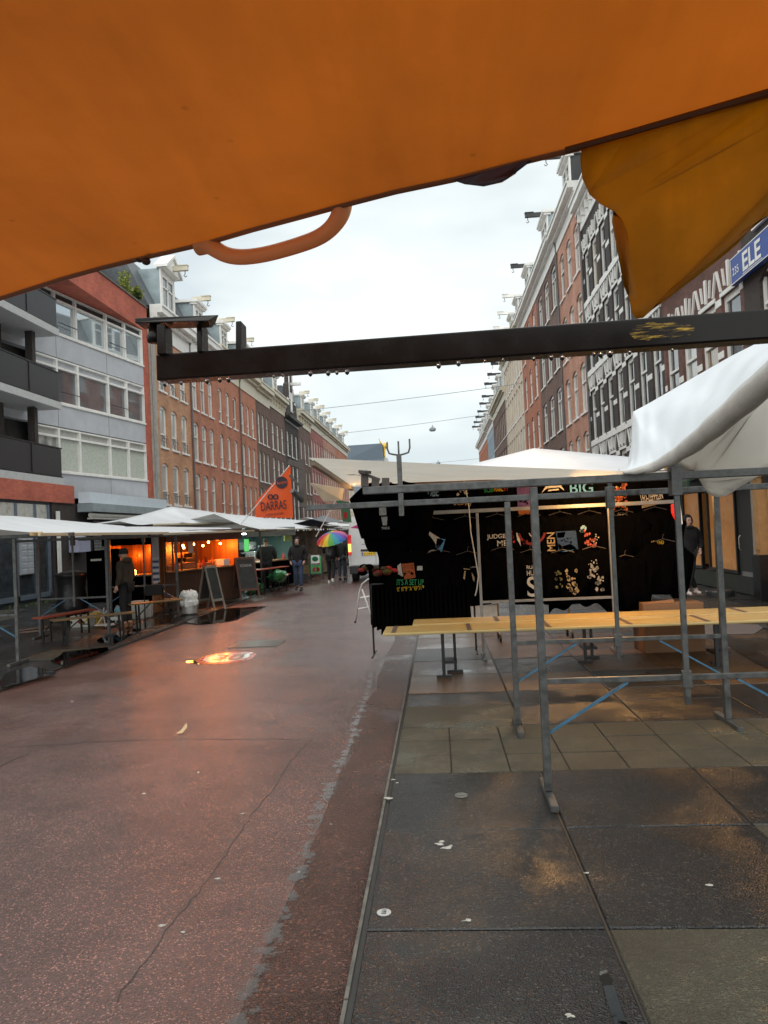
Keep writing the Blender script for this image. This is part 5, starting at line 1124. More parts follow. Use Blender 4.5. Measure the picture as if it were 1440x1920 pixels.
tee('black t-shirt with braided hair outline and orange script, top row', 866, 903, Y1, [('p', ring(0,-.13,.17,.17,.025,.3,2.84)+ring(0,-.14,.12,.12,.02,.2,2.94)+scrib(5,0,-.15,.16,.1,8,.01,.03), P_w), ('t','Scotty',.0,-.30,.27,.12,P_bg), ('p', scrib(7,0,-.31,.22,.06,6,.01,.02), P_o)])
tee('black t-shirt with green yellow and red lettering on dark, top row', 928, 901, Y1, [('t','BOB',-.10,-.13,.12,.07,P_g), ('t','MARL',.04,-.125,.13,.07,P_y), ('t','EY',.15,-.12,.06,.07,P_r), ('p', [[(-.17,-.08),(.18,-.06),(.18,-.072),(-.17,-.09)]], P_o)])
tee('black t-shirt with violet concert print and orange lower band, top row', 985, 898, Y1, [('p', [[(-.13,-.08),(.15,-.07),(.15,-.42),(-.13,-.43)]], P_p), ('p', scrib(8,0,-.30,.2,.16,14,.01,.03), P_c), ('p', [[(-.13,-.44),(.15,-.43),(.14,-.50),(-.12,-.50)]], P_o)])
tee('black t-shirt with jagged silver emblem outline, top row', 1036, 897, Y1, [('p', [[(-.17,-.20),(-.10,-.10),(.10,-.09),(.15,-.18),(.08,-.13),(-.09,-.14)],[(-.07,-.16),(.07,-.15),(.08,-.17),(-.08,-.18)]], P_w)])
tee('black t-shirt lettered BIG in blue with a red scrawl above, top row', 1088, 895, Y1, [('t','BIG',.0,-.15,.32,.15,P_b), ('p', scrib(9,-.05,-.06,.2,.04,6,.015,.035), P_r)])
tee('black t-shirt with orange and brown floral skull print, top row', 1160, 893, Y1, [('p', scrib(10,-.02,-.30,.22,.36,30,.015,.045), C_('rust',(.36,.10,.05))), ('p', scrib(11,-.02,-.30,.2,.34,16,.01,.03), P_o), ('p', scrib(12,0,-.3,.18,.3,8,.01,.02), P_bg), ('t','ZEN',-.02,-.56,.2,.05,P_gr)])
tee('black t-shirt with white angular band lettering above a slanted beige strip, top row', 1218, 891, Y1, [('t','LED-ZEPPELIN',.0,-.30,.30,.12,P_w,R(-8)), ('p', [[(-.14,-.42),(.14,-.36),(.14,-.40),(-.14,-.46)]], P_bg)])
tee('black t-shirt with three grey skulls above red lettering, middle row', 752, 972, Y2, [('p', ring(-.12,-.33,.06,.07,.02)+ring(0,-.33,.06,.08,.02)+ring(.13,-.32,.07,.09,.02)+scrib(13,.06,-.16,.22,.24,26,.01,.03)+scrib(14,-.02,-.32,.34,.1,22,.008,.02), P_w), ('t','THE FIRST TEN YEARS',.0,-.44,.36,.06,P_c)])
tee('black t-shirt with diagonal blue and white streak print, middle row', 812, 975, Y2, [('p', [[(-.13,-.10),(-.06,-.16),(.14,-.30),(.05,-.42),(.0,-.30),(-.10,-.16)]], P_w), ('p', [[(.04,-.26),(.16,-.28),(.10,-.46),(.02,-.38)]], P_b), ('p', ring(-.02,-.48,.08,.06,.012,1,3.6), P_gr), ('t','TEAM',-.0,-.56,.24,.06,P_b)])
tee('plain black t-shirt between the blue streak shirt and the JUDGE ME shirt', 872, 972, Y2)
tee('black t-shirt lettered JUDGE ME in white beside a red blot', 932, 968, Y2, [('t','JUDGE',-.03,-.29,.26,.08,P_w), ('t','ME',.05,-.38,.14,.08,P_w), ('p', scrib(15,.16,-.30,.12,.14,10,.02,.04), P_r), ('p', [[(.25,-.24),(.29,-.26),(.31,-.44),(.26,-.34)]], P_w)])
tee('black t-shirt with red crescent splashes, middle row', 992, 966, Y2, [('p', ring(.02,-.22,.20,.20,.035,3.3,6.1)+scrib(61,.02,-.38,.3,.08,10,.01,.03), C_('dull_red',(.20,.02,.02))), ('p', ring(.05,-.2,.08,.12,.015,3.6,5.8), P_gr)])
tee('black t-shirt with upright orange letters beside a blue picture, middle row', 1050, 964, Y2, [('t','MEN',-.15,-.38,.26,.11,P_bg,R(-90)), ('p', [[(-.08,-.24),(.20,-.24),(.22,-.50),(-.04,-.52),(-.06,-.38)]], P_db), ('p', [[(-.05,-.40),(.0,-.45),(.12,-.42),(.18,-.47),(.20,-.50),(.02,-.53),(-.05,-.5)],[(-.06,-.26),(.06,-.25),(.03,-.33),(-.06,-.33)]], P_b), ('p', scrib(16,.06,-.36,.2,.1,8,.01,.025), P_lb)])
tee('black t-shirt with small red and violet portrait print, middle row', 1105, 962, Y2, [('p', scrib(17,-.02,-.36,.14,.24,16,.015,.035), C_('coral',(.5,.12,.1))), ('p', scrib(18,-.10,-.22,.08,.1,5,.02,.035), P_lb), ('p', scrib(19,.05,-.36,.1,.2,8,.01,.02), P_gr)])
tee('black t-shirt with thin faint grey letters, middle row right of the second post', 1165, 960, Y2, [('t','LEX',-.02,-.03,.2,.04,C_('faint',(.05,.05,.05)))])
tee('black t-shirt with small yellow lettering, middle row near the right end', 1228, 955, Y2, [('t','LEGEND',.0,-.46,.17,.05,P_y)])
tee('black t-shirt with rust coloured figure above green and orange lettering, bottom row', 764, 1030, Y3, [('p', [[(-.09,-.20),(.08,-.19),(.10,-.40),(-.06,-.42)]], C_('burnt',(.35,.09,.03))), ('p', [[(-.15,-.22),(-.10,-.19),(-.08,-.38),(-.15,-.34)],[(.13,-.24),(.20,-.24),(.2,-.30),(.12,-.3)]], P_w), ('p', scrib(20,.0,-.3,.14,.18,8,.01,.03), P_o), ('t',"IT'S A SET UP",.02,-.46,.38,.085,P_g,R(2)), ('t','SO KEEP YA HEAD UP',.02,-.55,.38,.06,P_y,R(-2))])
tee('plain black t-shirt in the bottom row beside the rust coloured one', 822, 1035, Y3)
tee('black t-shirt with thin white lettering and beige strokes in the bottom row', 877, 1038, Y3, [('p', [[(-.07,-.20),(.02,-.215),(.02,-.225),(-.07,-.215)],[(-.06,-.24),(-.04,-.24),(-.06,-.36),(-.08,-.34)],[(.04,-.26),(.08,-.34),(.07,-.40),(.05,-.36)]], P_bg), ('t','LOVE IS',.10,-.19,.14,.02,P_w)])
tee('plain black t-shirt hanging low left of the big white S', 942, 1030, Y3)
tee('black t-shirt with a big white S under small white letters, bottom row', 994, 1035, Y3, [('t','RUN',-.0,-.21,.13,.05,P_w), ('t','HUS',-.0,-.29,.13,.07,P_w), ('t','S',-.0,-.48,.14,.28,P_w)])
tee('black t-shirt with two beige wrestling figures, bottom row', 1055, 1035, Y3, [('p', scrib(21,.10,-.42,.14,.32,26,.015,.04), P_bg), ('p', scrib(22,-.08,-.38,.1,.26,14,.01,.03), C_('olive',(.14,.14,.07)))])
tee('black t-shirt with grey wolf and rider print, bottom row', 1114, 1028, Y3, [('p', scrib(23,-.04,-.28,.13,.24,18,.01,.035)+scrib(24,.05,-.48,.12,.2,16,.01,.035), P_gr), ('p', scrib(25,-.04,-.30,.1,.3,8,.008,.018), P_w)])
tee('plain black t-shirt in the bottom row right of the wolf shirt', 1172, 1045, Y3)
tee('plain black t-shirt low beside the walkway gap, right end of the bottom row', 1243, 1015, Y3)
# black cloths and racks behind and left of the shirts
M_blk = pm('black_drape', (.0018,.0018,.0018), 1.0, spec=.0)
def drape(label, pxs, Y, ztop, zb, name='black_drape', cat='cloth'):
    o = thing(name, label, cat, (0, Y, 0)); xa, xb = at(pxs[0], 1000, Y).x, at(pxs[1], 1000, Y).x; mb = MB()
    mb.grid(lambda u, v: (xa+(xb-xa)*u, .03*math.sin(u*(xb-xa)*14), ztop+(zb(u)-ztop)*v), 60, 6)
    q = mb.build('cloth', M_blk, o, smooth=True, solid=.01); return o
drape('black backing cloth behind the left half of the t-shirts', (708, 866), 11.25, 2.35, lambda u: .45)
drape('black backing cloth behind the middle of the t-shirts', (862, 1030), 11.35, 2.35, lambda u: .98)
drape('black backing cloth behind the right half of the t-shirts', (1022, 1215), 11.3, 2.35, lambda u: .50+.12*math.sin(u*5)+.04*math.sin(u*30))
drape('black backing cloth hanging short at the right end of the t-shirts', (1205, 1282), 11.3, 2.35, lambda u: .95-.35*min(1,max(0,(u-.3)*2.5)))
drape('black cloth hanging low behind the rack of long garments', (688, 770), 11.35, 1.25, lambda u: .42+.05*math.sin(u*9))
gk = thing('garment_rack', 'rolling rack packed with long black garments left of the plank tables', 'clothes rack', (-.88, 10.95, 0))
mb = MB(); mb.tube((-.1,0,1.05),(1.35,0,1.05),.014); mb.tube((-.1,0,0.05),(-.1,0,1.05),.014); mb.tube((1.35,0,.05),(1.35,0,1.05),.014); mb.tube((-.1,-.3,.06),(-.1,.3,.06),.014); mb.tube((1.35,-.3,.06),(1.35,.3,.06),.014); mb.build('rail', M_black, gk)
rnd = random.Random(6)
for k in range(22):
    x = -.06+k*.063; mb = MB(); b_ = rnd.uniform(.36,.48); w2 = rnd.uniform(.2,.26)
    mb.hexa([(x-.034,-w2,b_),(x+.034,-w2,b_+.02),(x+.034,w2,b_),(x-.034,w2,b_)], [(x-.012,-.16,1.0),(x+.012,-.16,1.0),(x+.012,.16,1.0),(x-.012,.16,1.0)]); mb.build('garment', M_blk, gk, bevel=.01)
ct = thing('cap_pile', 'pile of colourful knitted caps on top of the black garments beside the van', 'caps', tuple(at(716, 1074, 10.7)))
rnd = random.Random(9)
for k in range(16):
    mb = MB(); mb.ball((rnd.uniform(-.28,.22), rnd.uniform(-.1,.1), rnd.uniform(-.02,.12)), rnd.uniform(.05,.075), 9, 6, (1,1,.6)); mb.build('cap', rnd.choice([C_('wool_red',(.30,.03,.03)), C_('wool_olive',(.10,.08,.02)), M_blk, M_blk, C_('wool_brown',(.08,.05,.02)), P_r]), ct, smooth=True)
# white tube chair, cable
lc = thing('folding_ladder', 'white tubular folding step ladder leaning at the left end of the stall', 'ladder', tuple(gl_(697, 1192)))
def lp(px, py, Y=12.0): v = at(px, py, Y); return v-Vector(lc.location)
M_wt = pm('white_tube', (.60,.60,.58), .35)
for dy in (0, .4):
    mb = MB(); mb.path([lp(667,1165,12.5+dy), lp(674,1110,12.4+dy), lp(679,1095,12.4+dy), lp(690,1086,12.3+dy), lp(702,1083,12.3+dy)], .013, n=8); mb.build('front_rail', M_wt, lc, smooth=True)
    mb = MB(); mb.path([lp(679,1105,12.4+dy), lp(688,1130,12.3+dy), lp(699,1162,12.2+dy)], .013, n=8); mb.build('rear_rail', M_wt, lc, smooth=True)
mb = MB(); mb.path([lp(676,1121,12.4), lp(697,1118,12.3)], .016); mb.build('step', M_wt, lc); mb = MB(); mb.path([lp(672,1142,12.4), lp(692,1138,12.3)], .012); mb.build('step', M_wt, lc)
mb = MB(); mb.ball(lp(666,1166,12.5), .02, 8, 6); mb.build('rubber_foot', M_black, lc)
cbm = MB(); cbm.path([at(868,893,10.6), at(873,915,10.6), at(879,950,10.6), at(883,1000,10.6), at(892,1050,10.6), at(897,1080,10.6), at(894,1105,10.6), at(891,1117,10.6)], .009, n=6)
tag(cbm.build('power_cable', pm('cable_grey', (.33,.32,.29), .5)), 'pale grey cable hanging loosely in front of the black t-shirts', 'cable')
wb_ = thing('white_crate', 'white flat plastic crate low behind the plank tables beside the cable', 'crate', tuple(gl_(905, 1160)))
mb = MB(); mb.box(-.35,.35,0,.5,.28,.40); mb.box(-.3,.3,.05,.45,0,.28); mb.build('crate', pm('crate_white', (.5,.5,.48), .5), wb_, bevel=.01)
rb_ = thing('red_bag', 'small red and white bag hanging at the right end of the t-shirt rail', 'bag', tuple(at(1267, 945, 10.5)))
mb = MB(); mb.prism([(-.05,0,0),(.04,0,.01),(.06,0,-.10),(.05,0,-.28),(.01,0,-.26),(-.05,0,-.12)], (0,.06,0)); mb.build('bag', pm('red_nylon', (.5,.02,.02), .4), rb_, bevel=.01)
mb = MB(); mb.prism([(.045,-.005,.01),(.06,-.005,.0),(.075,-.005,-.27),(.052,-.005,-.28)], (0,.06,0)); mb.path([(0,0,.0),(0,0,.05),(.03,0,.08)], .006); mb.build('trim', M_white, rb_)
# clutter on the roof beam level of the shirt stall: folded orange cloth
fo = thing('folded_parasol', 'folded dark and yellow cloth bundle lying on the stall roof frame', 'bundle', tuple(at(1278, 876, 7.4)))
mb = MB(); mb.bar((-.15,0,.0),(.12,0,.05),.1,.035); mb.build('yellow_fold', pm('amber_fold', (.65,.30,.02), .5), fo, bevel=.01); mb = MB(); mb.bar((-.2,0,-.05),(.1,0,-.02),.12,.04); mb.bar((-.05,.05,-.09),(.25,0,-.04),.1,.03); mb.build('dark_fold', M_rust, fo, bevel=.01)
# lamps inside the shirt stall
def bulb_light(parent, p, e, col=(1,.5,.16), r=.12):
    l_ = bpy.data.lights.new('bulb', 'POINT'); l_.energy = e; l_.color = col; l_.shadow_soft_size = r; q_ = bpy.data.objects.new('bulb_light', l_); C.objects.link(q_); q_.parent = parent; q_.location = p
M_bulb = pm('warm_bulb', (1,.7,.3), .5, emit=(1,.45,.10), es=16, var=0)
for i, (px, py, Y, lb_) in enumerate([(664,905,10.2,'glowing bulb at the left end of the cream canvas roof'),(1000,893,11.9,'glowing bulb hung behind the middle of the top row of t-shirts'),(1120,899,10.2,'glowing bulb under the canvas roof at the right half of the stall')]):
    p = at(px, py, Y); bo_ = thing('light_bulb', lb_, 'light bulb', tuple(p)); mb = MB(); mb.ball((0,0,0), .03, 10, 8); mb.build('globe', pm('dim_bulb', (1,.6,.25), .5, emit=(1,.45,.12), es=5, var=0), bo_, smooth=True); mb = MB(); mb.tube((0,0,.03),(0,0,.09),.016); mb.build('socket', M_black, bo_)
    bulb_light(bo_, (0,-.06 if i == 0 else 0,-.05), [7, 60, 120][i], r=.35)
# ------------------------------------------------------------------ right shop front and pavement items
hs_ = [o for o in C.objects if o.get('label', '').startswith('wine red brick house')][0]; hR = Vector(hs_.location)
def H(mb, Ya, Yb, z0, z1, d0, d1):    # box in the wine house's local coordinates (d out to the street)
    mb.box(hR.y-Yb, hR.y-Ya, -d1, -d0, z0, z1); return mb
warm = pm('warm_lit_window', (.30,.15,.06), .22, var=.8, scale=1.1, emit=(1,.42,.10), es=.12)
for (ya, yb) in ((18.35,20.25),(20.75,22.2)):
    f = MB(); H(f, ya, ya+.07, .45, 2.75, .02, .10); H(f, yb-.07, yb, .45, 2.75, .02, .10); H(f, ya+.07, yb-.07, .45, .52, .02, .10); H(f, ya+.07, yb-.07, 2.68, 2.75, .02, .10)
    w_ = f.build('shop_window', M_black, hs_); g_ = MB(); H(g_, ya+.07, yb-.07, .52, 2.68, .03, .04); g_.build('pane', warm, w_)
text('THE PROJECT', pm('shop_lettering', (.10,.04,.01), .5), w_, (hR.y-19.2, -.045, 2.35), (R(90),0,0), width=1.3, height=.16)
text('PROJECT', pm('shop_lettering', (.10,.04,.01), .5), hs_, (hR.y-19.1, -.05, 2.42), (R(90),0,0), width=.9, height=.16)
f = MB(); H(f, 17.42, 18.3, .12, 2.7, .02, .07); dr = f.build('door', pm('door_dark_green', (.022,.026,.024), .35), hs_, bevel=.01)
f = MB(); H(f, 17.55, 18.15, .35, .52, .072, .08); f.build('mail_slot', pm('slot_grey', (.3,.3,.3), .4, metal=.5), dr); f = MB(); f.path([(hR.y-18.12,-.09,1.35),(hR.y-18.12,-.13,1.3),(hR.y-18.12,-.13,1.05),(hR.y-18.12,-.09,1.0)], .012); f.build('handle', pm('chrome', (.5,.5,.5), .3, metal=.8), dr)
f = MB(); H(f, 22.2, 23.3, .1, 2.75, .02, .06); f.build('side_panel', M_dark, hs_)
f = MB(); H(f, 17.4, 23.4, .02, .42, .0, .09); f.build('plinth', pm('plinth_green', (.03,.038,.03), .6), hs_)
f = MB(); H(f, 17.4, 23.4, 2.78, 3.3, .0, .2); f.build('shop_fascia', pm('fascia_dark', (.03,.03,.03), .5), hs_)
h2 = [o for o in C.objects if o.get('label', '').startswith('nearest dark brick house')][0]; hR = Vector(h2.location)
f = MB(); H(f, 17.05, 17.36, 0, 2.9, .0, .12); f.build('pilaster', pm('pale_pilaster', (.38,.34,.29), .5), h2)
f = MB(); H(f, 16.75, 17.0, .95, 2.9, .0, .22); H(f, 16.7, 17.04, 2.6, 2.75, .0, .28); H(f, 16.78, 16.97, 1.05, 1.12, .22, .25); f.build('pilaster', pm('orange_lit_pilaster', (.42,.24,.10), .55), h2)  # orange light on this white pilaster is put into its colour
f = MB(); H(f, 16.65, 17.02, .0, .95, .0, .30); f.build('plinth', M_black, h2, bevel=.01)
f = MB(); H(f, 15.2, 16.7, .45, 2.8, .02, .03); f.build('lit_window', warm, h2)
f = MB(); H(f, 9.2, 17.4, 2.95, 3.4, .0, .25); f.build('shop_fascia', M_dark, h2)
# blue enamel sign on that house
bs = thing('blue_shop_sign', 'blue shop sign with white border and letters mounted high on the right facade', 'sign', (6.86, 17.55, 6.92))
mb = MB(); mb.box(-.06,.06,-3.6,0,0,.60); mb.build('panel', pm('enamel_blue', (.012,.055,.30), .35, spec=.3), bs, bevel=.005)
mb = MB(); mb.box(-.066,-.061,-3.6,0,.57,.59); mb.box(-.066,-.061,-3.6,0,.01,.03); mb.box(-.066,-.061,-.03,-.01,.03,.57); mb.build('border', M_white, bs)
text('235', M_white, bs, (-.066,-.30,.27), (R(90),0,R(-90)), width=.34, height=.17)
text('ELE', M_white, bs, (-.066,-1.15,.30), (R(90),0,R(-90)), width=.92, height=.40, bold=.02); mb = MB(); mb.box(-.066,-.061,-1.65,-.66,.055,.07); mb.build('underline', M_white, bs)
gaw = thing('green_awning', 'dark green shop awning over the warm lit shop window on the right', 'awning', (7, 17.2, 0))
mb = MB(); mb.prism([(-.05,0,3.05),(-1.5,0,2.62),(-1.5,0,2.42),(-1.46,0,2.42),(-1.46,0,2.60),(-.05,0,3.0)], (0,5.9,0)); mb.build('canopy', clothmat('green_canvas', (.02,.07,.035), (.02,.08,.03), .3, .5), gaw)
pb = thing('parasol_base', 'round dark weighted parasol base on the right pavement in front of the lit shop', 'parasol base', tuple(gl_(1350, 1117)))
mb = MB(); mb.lathe([(.31,0),(.31,.10),(.29,.13),(.06,.15),(.04,.16),(.035,.34)], n=28); mb.build('weight', pm('base_dark', (.04,.04,.045), .35, metal=.3), pb, smooth=False)
mb = MB(); q0 = G(1280,1192,.003); q1 = G(1415,1188,.003); q2 = G(1440,1172,.003); q3 = G(1300,1168,.003); mb.prism([q0,q1,q2,q3], (0,0,.006)); tag(mb.build('metal_plate', pm('chequer_plate', (.30,.27,.26), .35, metal=.5, var=.3, scale=60, bump=.3)), 'pale ribbed metal plate lying on the right pavement beyond the plank tables', 'plate')
mb = MB(); mb.prism([G(1335,1172,.004), G(1440,1232,.004), G(1440,1255,.004), G(1310,1180,.004)], (0,0,.003)); tag(mb.build('drain_strip', M_slabd, o=(0,0,0)), kind='structure')
mb = MB(); mb.prism([(4.3,9.2,0),(4.5,9.2,0),(5.6,13.2,0),(5.2,13.2,0)], (0,0,.09)); tag(mb.build('step', M_slabd, o=(0,0,0)), kind='structure')
# far end, tower with gilded angel, wires and street lamps
fe = thing('corner_building', 'dark slate roofed building closing the far end of the street', 'building', (-22, 168, 0))
mb = MB(); mb.box(0,10.8,0,12,0,17.6); mb.box(-14,0,4,16,0,14.5); mb.build('wall', pm('far_grey_wall', (.22,.26,.29), .7), fe); mb = MB(); mb.hexa([(2,0,17.6),(10.8,0,17.6),(10.8,10,17.6),(2,10,17.6)],[(3,2,21.3),(10.6,1,21.3),(10.6,9,21.3),(3,9,21.3)]); mb.build('roof', pm('far_slate', (.07,.10,.13), .5), fe)
tw = thing('column_with_angel', 'pale stone column topped by a gilded winged figure holding a trumpet at the far end', 'statue', tuple(at(722, 880, 172)*1.0)); tw.location.z = 0
mb = MB(); mb.lathe([(1.6,0),(1.6,16),(1.3,17),(1.2,20.2),(1.5,20.6),(1.25,21.2),(1.15,24.2),(1.7,24.8),(1.85,25.4),(1.3,26.1),(.9,27.0)], n=14); mb.build('column', pm('far_stone', (.42,.42,.40), .7), tw, smooth=False)
gd = pm('gilding', (.75,.48,.08), .35, metal=.6); nd = {'f': (0,0,27.0,.35), 'k': (0,0,28.4,.38), 'p': (0,0,29.6,.42), 'c': (0,0,31.0,.45), 'h': (.1,0,32.1,.3), 's': (-.5,0,31.2,.2), 'e': (-1.2,0,32.2,.16), 'w': (-1.6,0,33.6,.14), 's2': (.5,0,31.1,.2), 'e2': (1.0,0,30.0,.15)}
mb = MB(); addmesh(mb, skinmesh(nd, [('f','k'),('k','p'),('p','c'),('c','h'),('c','s'),('s','e'),('e','w'),('c','s2'),('s2','e2')], 'p')); fg = mb.build('figure', gd, tw, smooth=True)
mb = MB(); mb.prism([(-.1,.3,31.2),(-1.5,.5,33.2),(-1.3,.5,30.8),(-.3,.3,29.6)], (0,.2,0)); mb.prism([(.1,.3,31.2),(1.3,.5,32.6),(1.2,.5,30.6),(.3,.3,29.6)], (0,.2,0)); mb.build('wings', gd, fg)
tw.scale = (.9,.9,1); 
s_ = (at(722,821,172).z)/33.6; tw.scale = (s_,s_,s_)
def wire(label, pts, lamp=None):
    mb = MB(); mb.path(pts, .02, n=5); tag(mb.build('overhead_wire', pm('wire_grey', (.18,.19,.20), .5)), label, 'wire', 'wires over the street')
def span(px0, py0, px1, py1, Y, sag=3): 
    a = at(px0, py0, Y); b = at(px1, py1, Y); return [a.lerp(b, t/12)+V(0,0,-sag/1440*Y*4*(t/12)*(1-t/12)) for t in range(13)]
wire('upper overhead wire crossing the street, without a lamp in view', span(548,772,1052,708,60))
wire('middle overhead wire crossing the street, carrying the larger street lamp', span(600,817,1000,763,78))
wire('lowest and most distant overhead wire, carrying the small street lamp', span(655,878,960,853,115))
def hlamp(label, px, py, Y, s):
    o = thing('street_lamp', label, 'street lamp', tuple(at(px, py, Y)), 0, 'lamps hung over the street'); mb = MB(); mb.lathe([(.08*s,.30*s),(.12*s,.22*s),(.30*s,.12*s),(.36*s,.0)], n=14); mb.build('hood', pm('lamp_grey', (.28,.32,.34), .5), o)
    mb = MB(); mb.lathe([(.33*s,0),(.32*s,-.14*s),(.22*s,-.2*s)], n=14); mb.build('glass', pm('lamp_glass', (.40,.45,.47), .3), o); mb = MB(); mb.tube((0,0,.30*s),(0,0,.44*s),.03*s); mb.build('hanger', M_dark, o)
hlamp('street lamp hung over the middle of the street on the middle wire', 811, 805, 78, 1.0)
hlamp('small distant street lamp on the lowest wire, just above the cream roof', 822, 868, 115, .9)
# ------------------------------------------------------------------ left row of market stalls
def stall_roof(label, pts_e, pts_r, pts_b, mat=None, name='canvas_roof', cat='canvas roof', group='canvas roofs of the left stalls', sag=.05):
    """street eave, ridge, back eave as polylines in world coordinates"""
    o = thing(name, label, cat, tuple(Vector(pts_r[0])*V(1,1,0).x if False else (pts_r[0][0], pts_r[0][1], 0)), 0, group); O = Vector(o.location); mb = MB()
    def samp(P, u): k = u*(len(P)-1); i = min(int(k), len(P)-2); return Vector(P[i]).lerp(Vector(P[i+1]), k-i)
    def f(u, v):
        a, b, c = samp(pts_e, u), samp(pts_r, u), samp(pts_b, u)
        p = a.lerp(b, v*2) if v < .5 else b.lerp(c, v*2-1); t = (v*2) % 1
        p = p-O; p.z -= sag*math.sin(math.pi*t)+.012*math.sin(u*40+v*9)*math.sin(math.pi*t); p.z -= .04*math.sin(math.pi*((u*3) % 1)) if v < .001 else 0; return p
    mb.grid(f, 48, 16); mb.build('sheet', mat or M_wtarp, o, smooth=True)
    b = MB(); b.bar(Vector(pts_e[0])-O+V(0,0,-.02), Vector(pts_e[-1])-O+V(0,0,-.02), .04, .045); b.build('eave_batten', woodmat('pale_batten', (.40,.33,.22), (.55,.47,.33), 'Y'), o); return o
M_cantarp = clothmat('left_white_canvas', (.88,.91,.94), (.62,.60,.55), .18, .4, stain_shade=.08, bump=.1, wet=.3, sc=2)
stall_roof('nearest white canvas roof on the left, over the empty stall with benches', [(-5.72,10.7,2.0),(-5.7,13,2.0),(-5.68,15.9,1.99)], [(-7.8,11.4,2.40),(-7.9,14,2.40),(-7.6,18.2,2.22)], [(-10.5,11,2.10),(-10.5,14,2.15),(-10.2,18,2.1)], M_cantarp)
stall_roof('second white canvas roof on the left, over the orange lit stalls', [(-5.95,16.4,1.98),(-5.9,19,2.0),(-5.55,23,2.02)], [(-7.6,17.5,2.20),(-7.4,20,2.20),(-6.6,24,2.14)], [(-9.5,17,2.05),(-9.5,20,2.05),(-9,24,2.0)], M_cantarp)
stall_roof('white peaked canvas roof rising behind the orange lit stall', [(-7.9,21,2.30),(-7.7,24,2.38),(-7.2,29,2.4)], [(-9.3,22,2.45),(-8.8,25,2.95),(-8.2,31,2.75)], [(-11.5,22,2.4),(-11.2,26,2.5),(-11,31,2.5)], M_cantarp)
stall_roof('white canvas roof over the bright food stall under the orange flag', [(-5.6,24.0,2.05),(-5.4,27,2.05),(-5.1,31,2.05)], [(-7.2,24.5,2.62),(-7.0,28,2.62),(-6.8,32,2.5)], [(-9.5,24,2.3),(-9.5,28,2.3),(-9.5,32,2.3)], M_cantarp)
stall_roof('white canvas roof behind the walking man', [(-5.4,31.5,2.1),(-5.3,36,2.1),(-5.2,42,2.1)], [(-7.2,32,2.6),(-7.2,36,2.6),(-7.2,42,2.6)], [(-9.5,32,2.3),(-9.5,36,2.3),(-9.5,42,2.3)], M_cantarp)
stall_roof('distant white canvas roof above the rainbow umbrella', [(-5.3,43,2.2),(-5.2,52,2.2),(-5.1,60,2.2)], [(-7.4,43,2.8),(-7.4,52,2.8),(-7.4,60,2.8)], [(-9.5,43,2.4),(-9.5,52,2.4),(-9.5,60,2.4)], M_cantarp)
stall_roof('dark canvas roof among the white ones near the van', [(-4.4,34,2.3),(-4.3,38,2.3),(-4.2,42,2.3)], [(-5.6,34,2.5),(-5.6,38,2.75),(-5.6,42,2.5)], [(-7,34,2.3),(-7,38,2.3),(-7,42,2.3)], clothmat('navy_canvas', (.03,.035,.05), (.03,.03,.04), .2, .5))
frame_row('stall frame at the far left edge of the view with a blue brace', 11.55, -9.0, -5.62, [-8.4,-6.58], [], z_top=1.98)
frame_row('stall frame with hanging middle post before the black screen', 14.75, -8.6, -5.7, [-7.93,-6.53], [-7.2], z_top=1.93)
frame_row('stall frame standing in front of the orange lit stalls', 17.9, -8.6, -5.9, [-7.85,-6.22], [-7.0], z_top=1.93)
frame_row('stall frame in front of the bright food stall', 24.6, -7.6, -5.2, [-7.0,-5.75], [], z_top=2.0, mat=M_rust)
frame_row('stall frame behind the walking man in black', 31.2, -7.6, -4.9, [-7.0,-5.4], [-6.2], z_top=2.1, mat=M_rust)
frame_row('far stall frame behind the green menu board', 36.5, -7.6, -4.7, [-7.0,-5.3], [-6.2], z_top=2.15, mat=M_rust)
wbt = MB(); wbt.bar(at(56,1001,10.75), at(80,1000.5,10.85), .05, .055); tag(wbt.build('batten_end', woodmat('fresh_batten', (.40,.26,.12), (.55,.38,.18), 'X'), bevel=.006), 'short pale wooden batten end sticking out below the nearest left canvas roof', 'batten')
# food stalls
def food_stall(label, P0, P1, depth, h, zc, wallm, skirtm, roofm, bulbs, e, col, ends=(True, True), back=None, inner=None):
    d = Vector((P1[0]-P0[0], P1[1]-P0[1], 0)); W = d.length; rz = math.atan2(d.y, d.x); o = thing('food_stall', label, 'market stall', (P0[0],P0[1],0), rz)
    mb = MB(); mb.box(0,W,depth-.04,depth,0,h); mb.build('back_wall', inner or wallm, o)
    for x, on in ((0, ends[0]), (W-.04, ends[1])):
        if on: mb = MB(); mb.box(x,x+.04,0,depth-.04,0,h); mb.build('side_wall', inner or wallm, o)
    mb = MB(); mb.box(.04,W-.04,.0,.03,.02,zc-.03); mb.build('skirt', skirtm, o)
    mb = MB(); mb.box(.0,W,-.12,.6,zc-.03,zc+.01); mb.build('counter', woodmat('stall_counter', (.16,.08,.035), (.28,.15,.07), 'X'), o)
    mb = MB(); mb.box(-.02,W+.02,-.1,depth+.05,h,h+.03); mb.box(-.02,W+.02,-.12,-.09,h-.28,h+.03); mb.build('canopy', roofm, o)
    return o, W
def local_bulb(o, W, k, x, y, z, e, col, M):
    wl = o.matrix_world
    b_ = MB(); b_.ball((x,y,z), .036, 10, 8); bb = b_.build('bulb', M, o, smooth=True); c_ = MB(); c_.tube((x,y,z+.03),(x,y,z+.09),.014); c_.build('socket', M_black, bb)
    if e: bulb_light(o, (x,y-.02,z-.06), e, col)
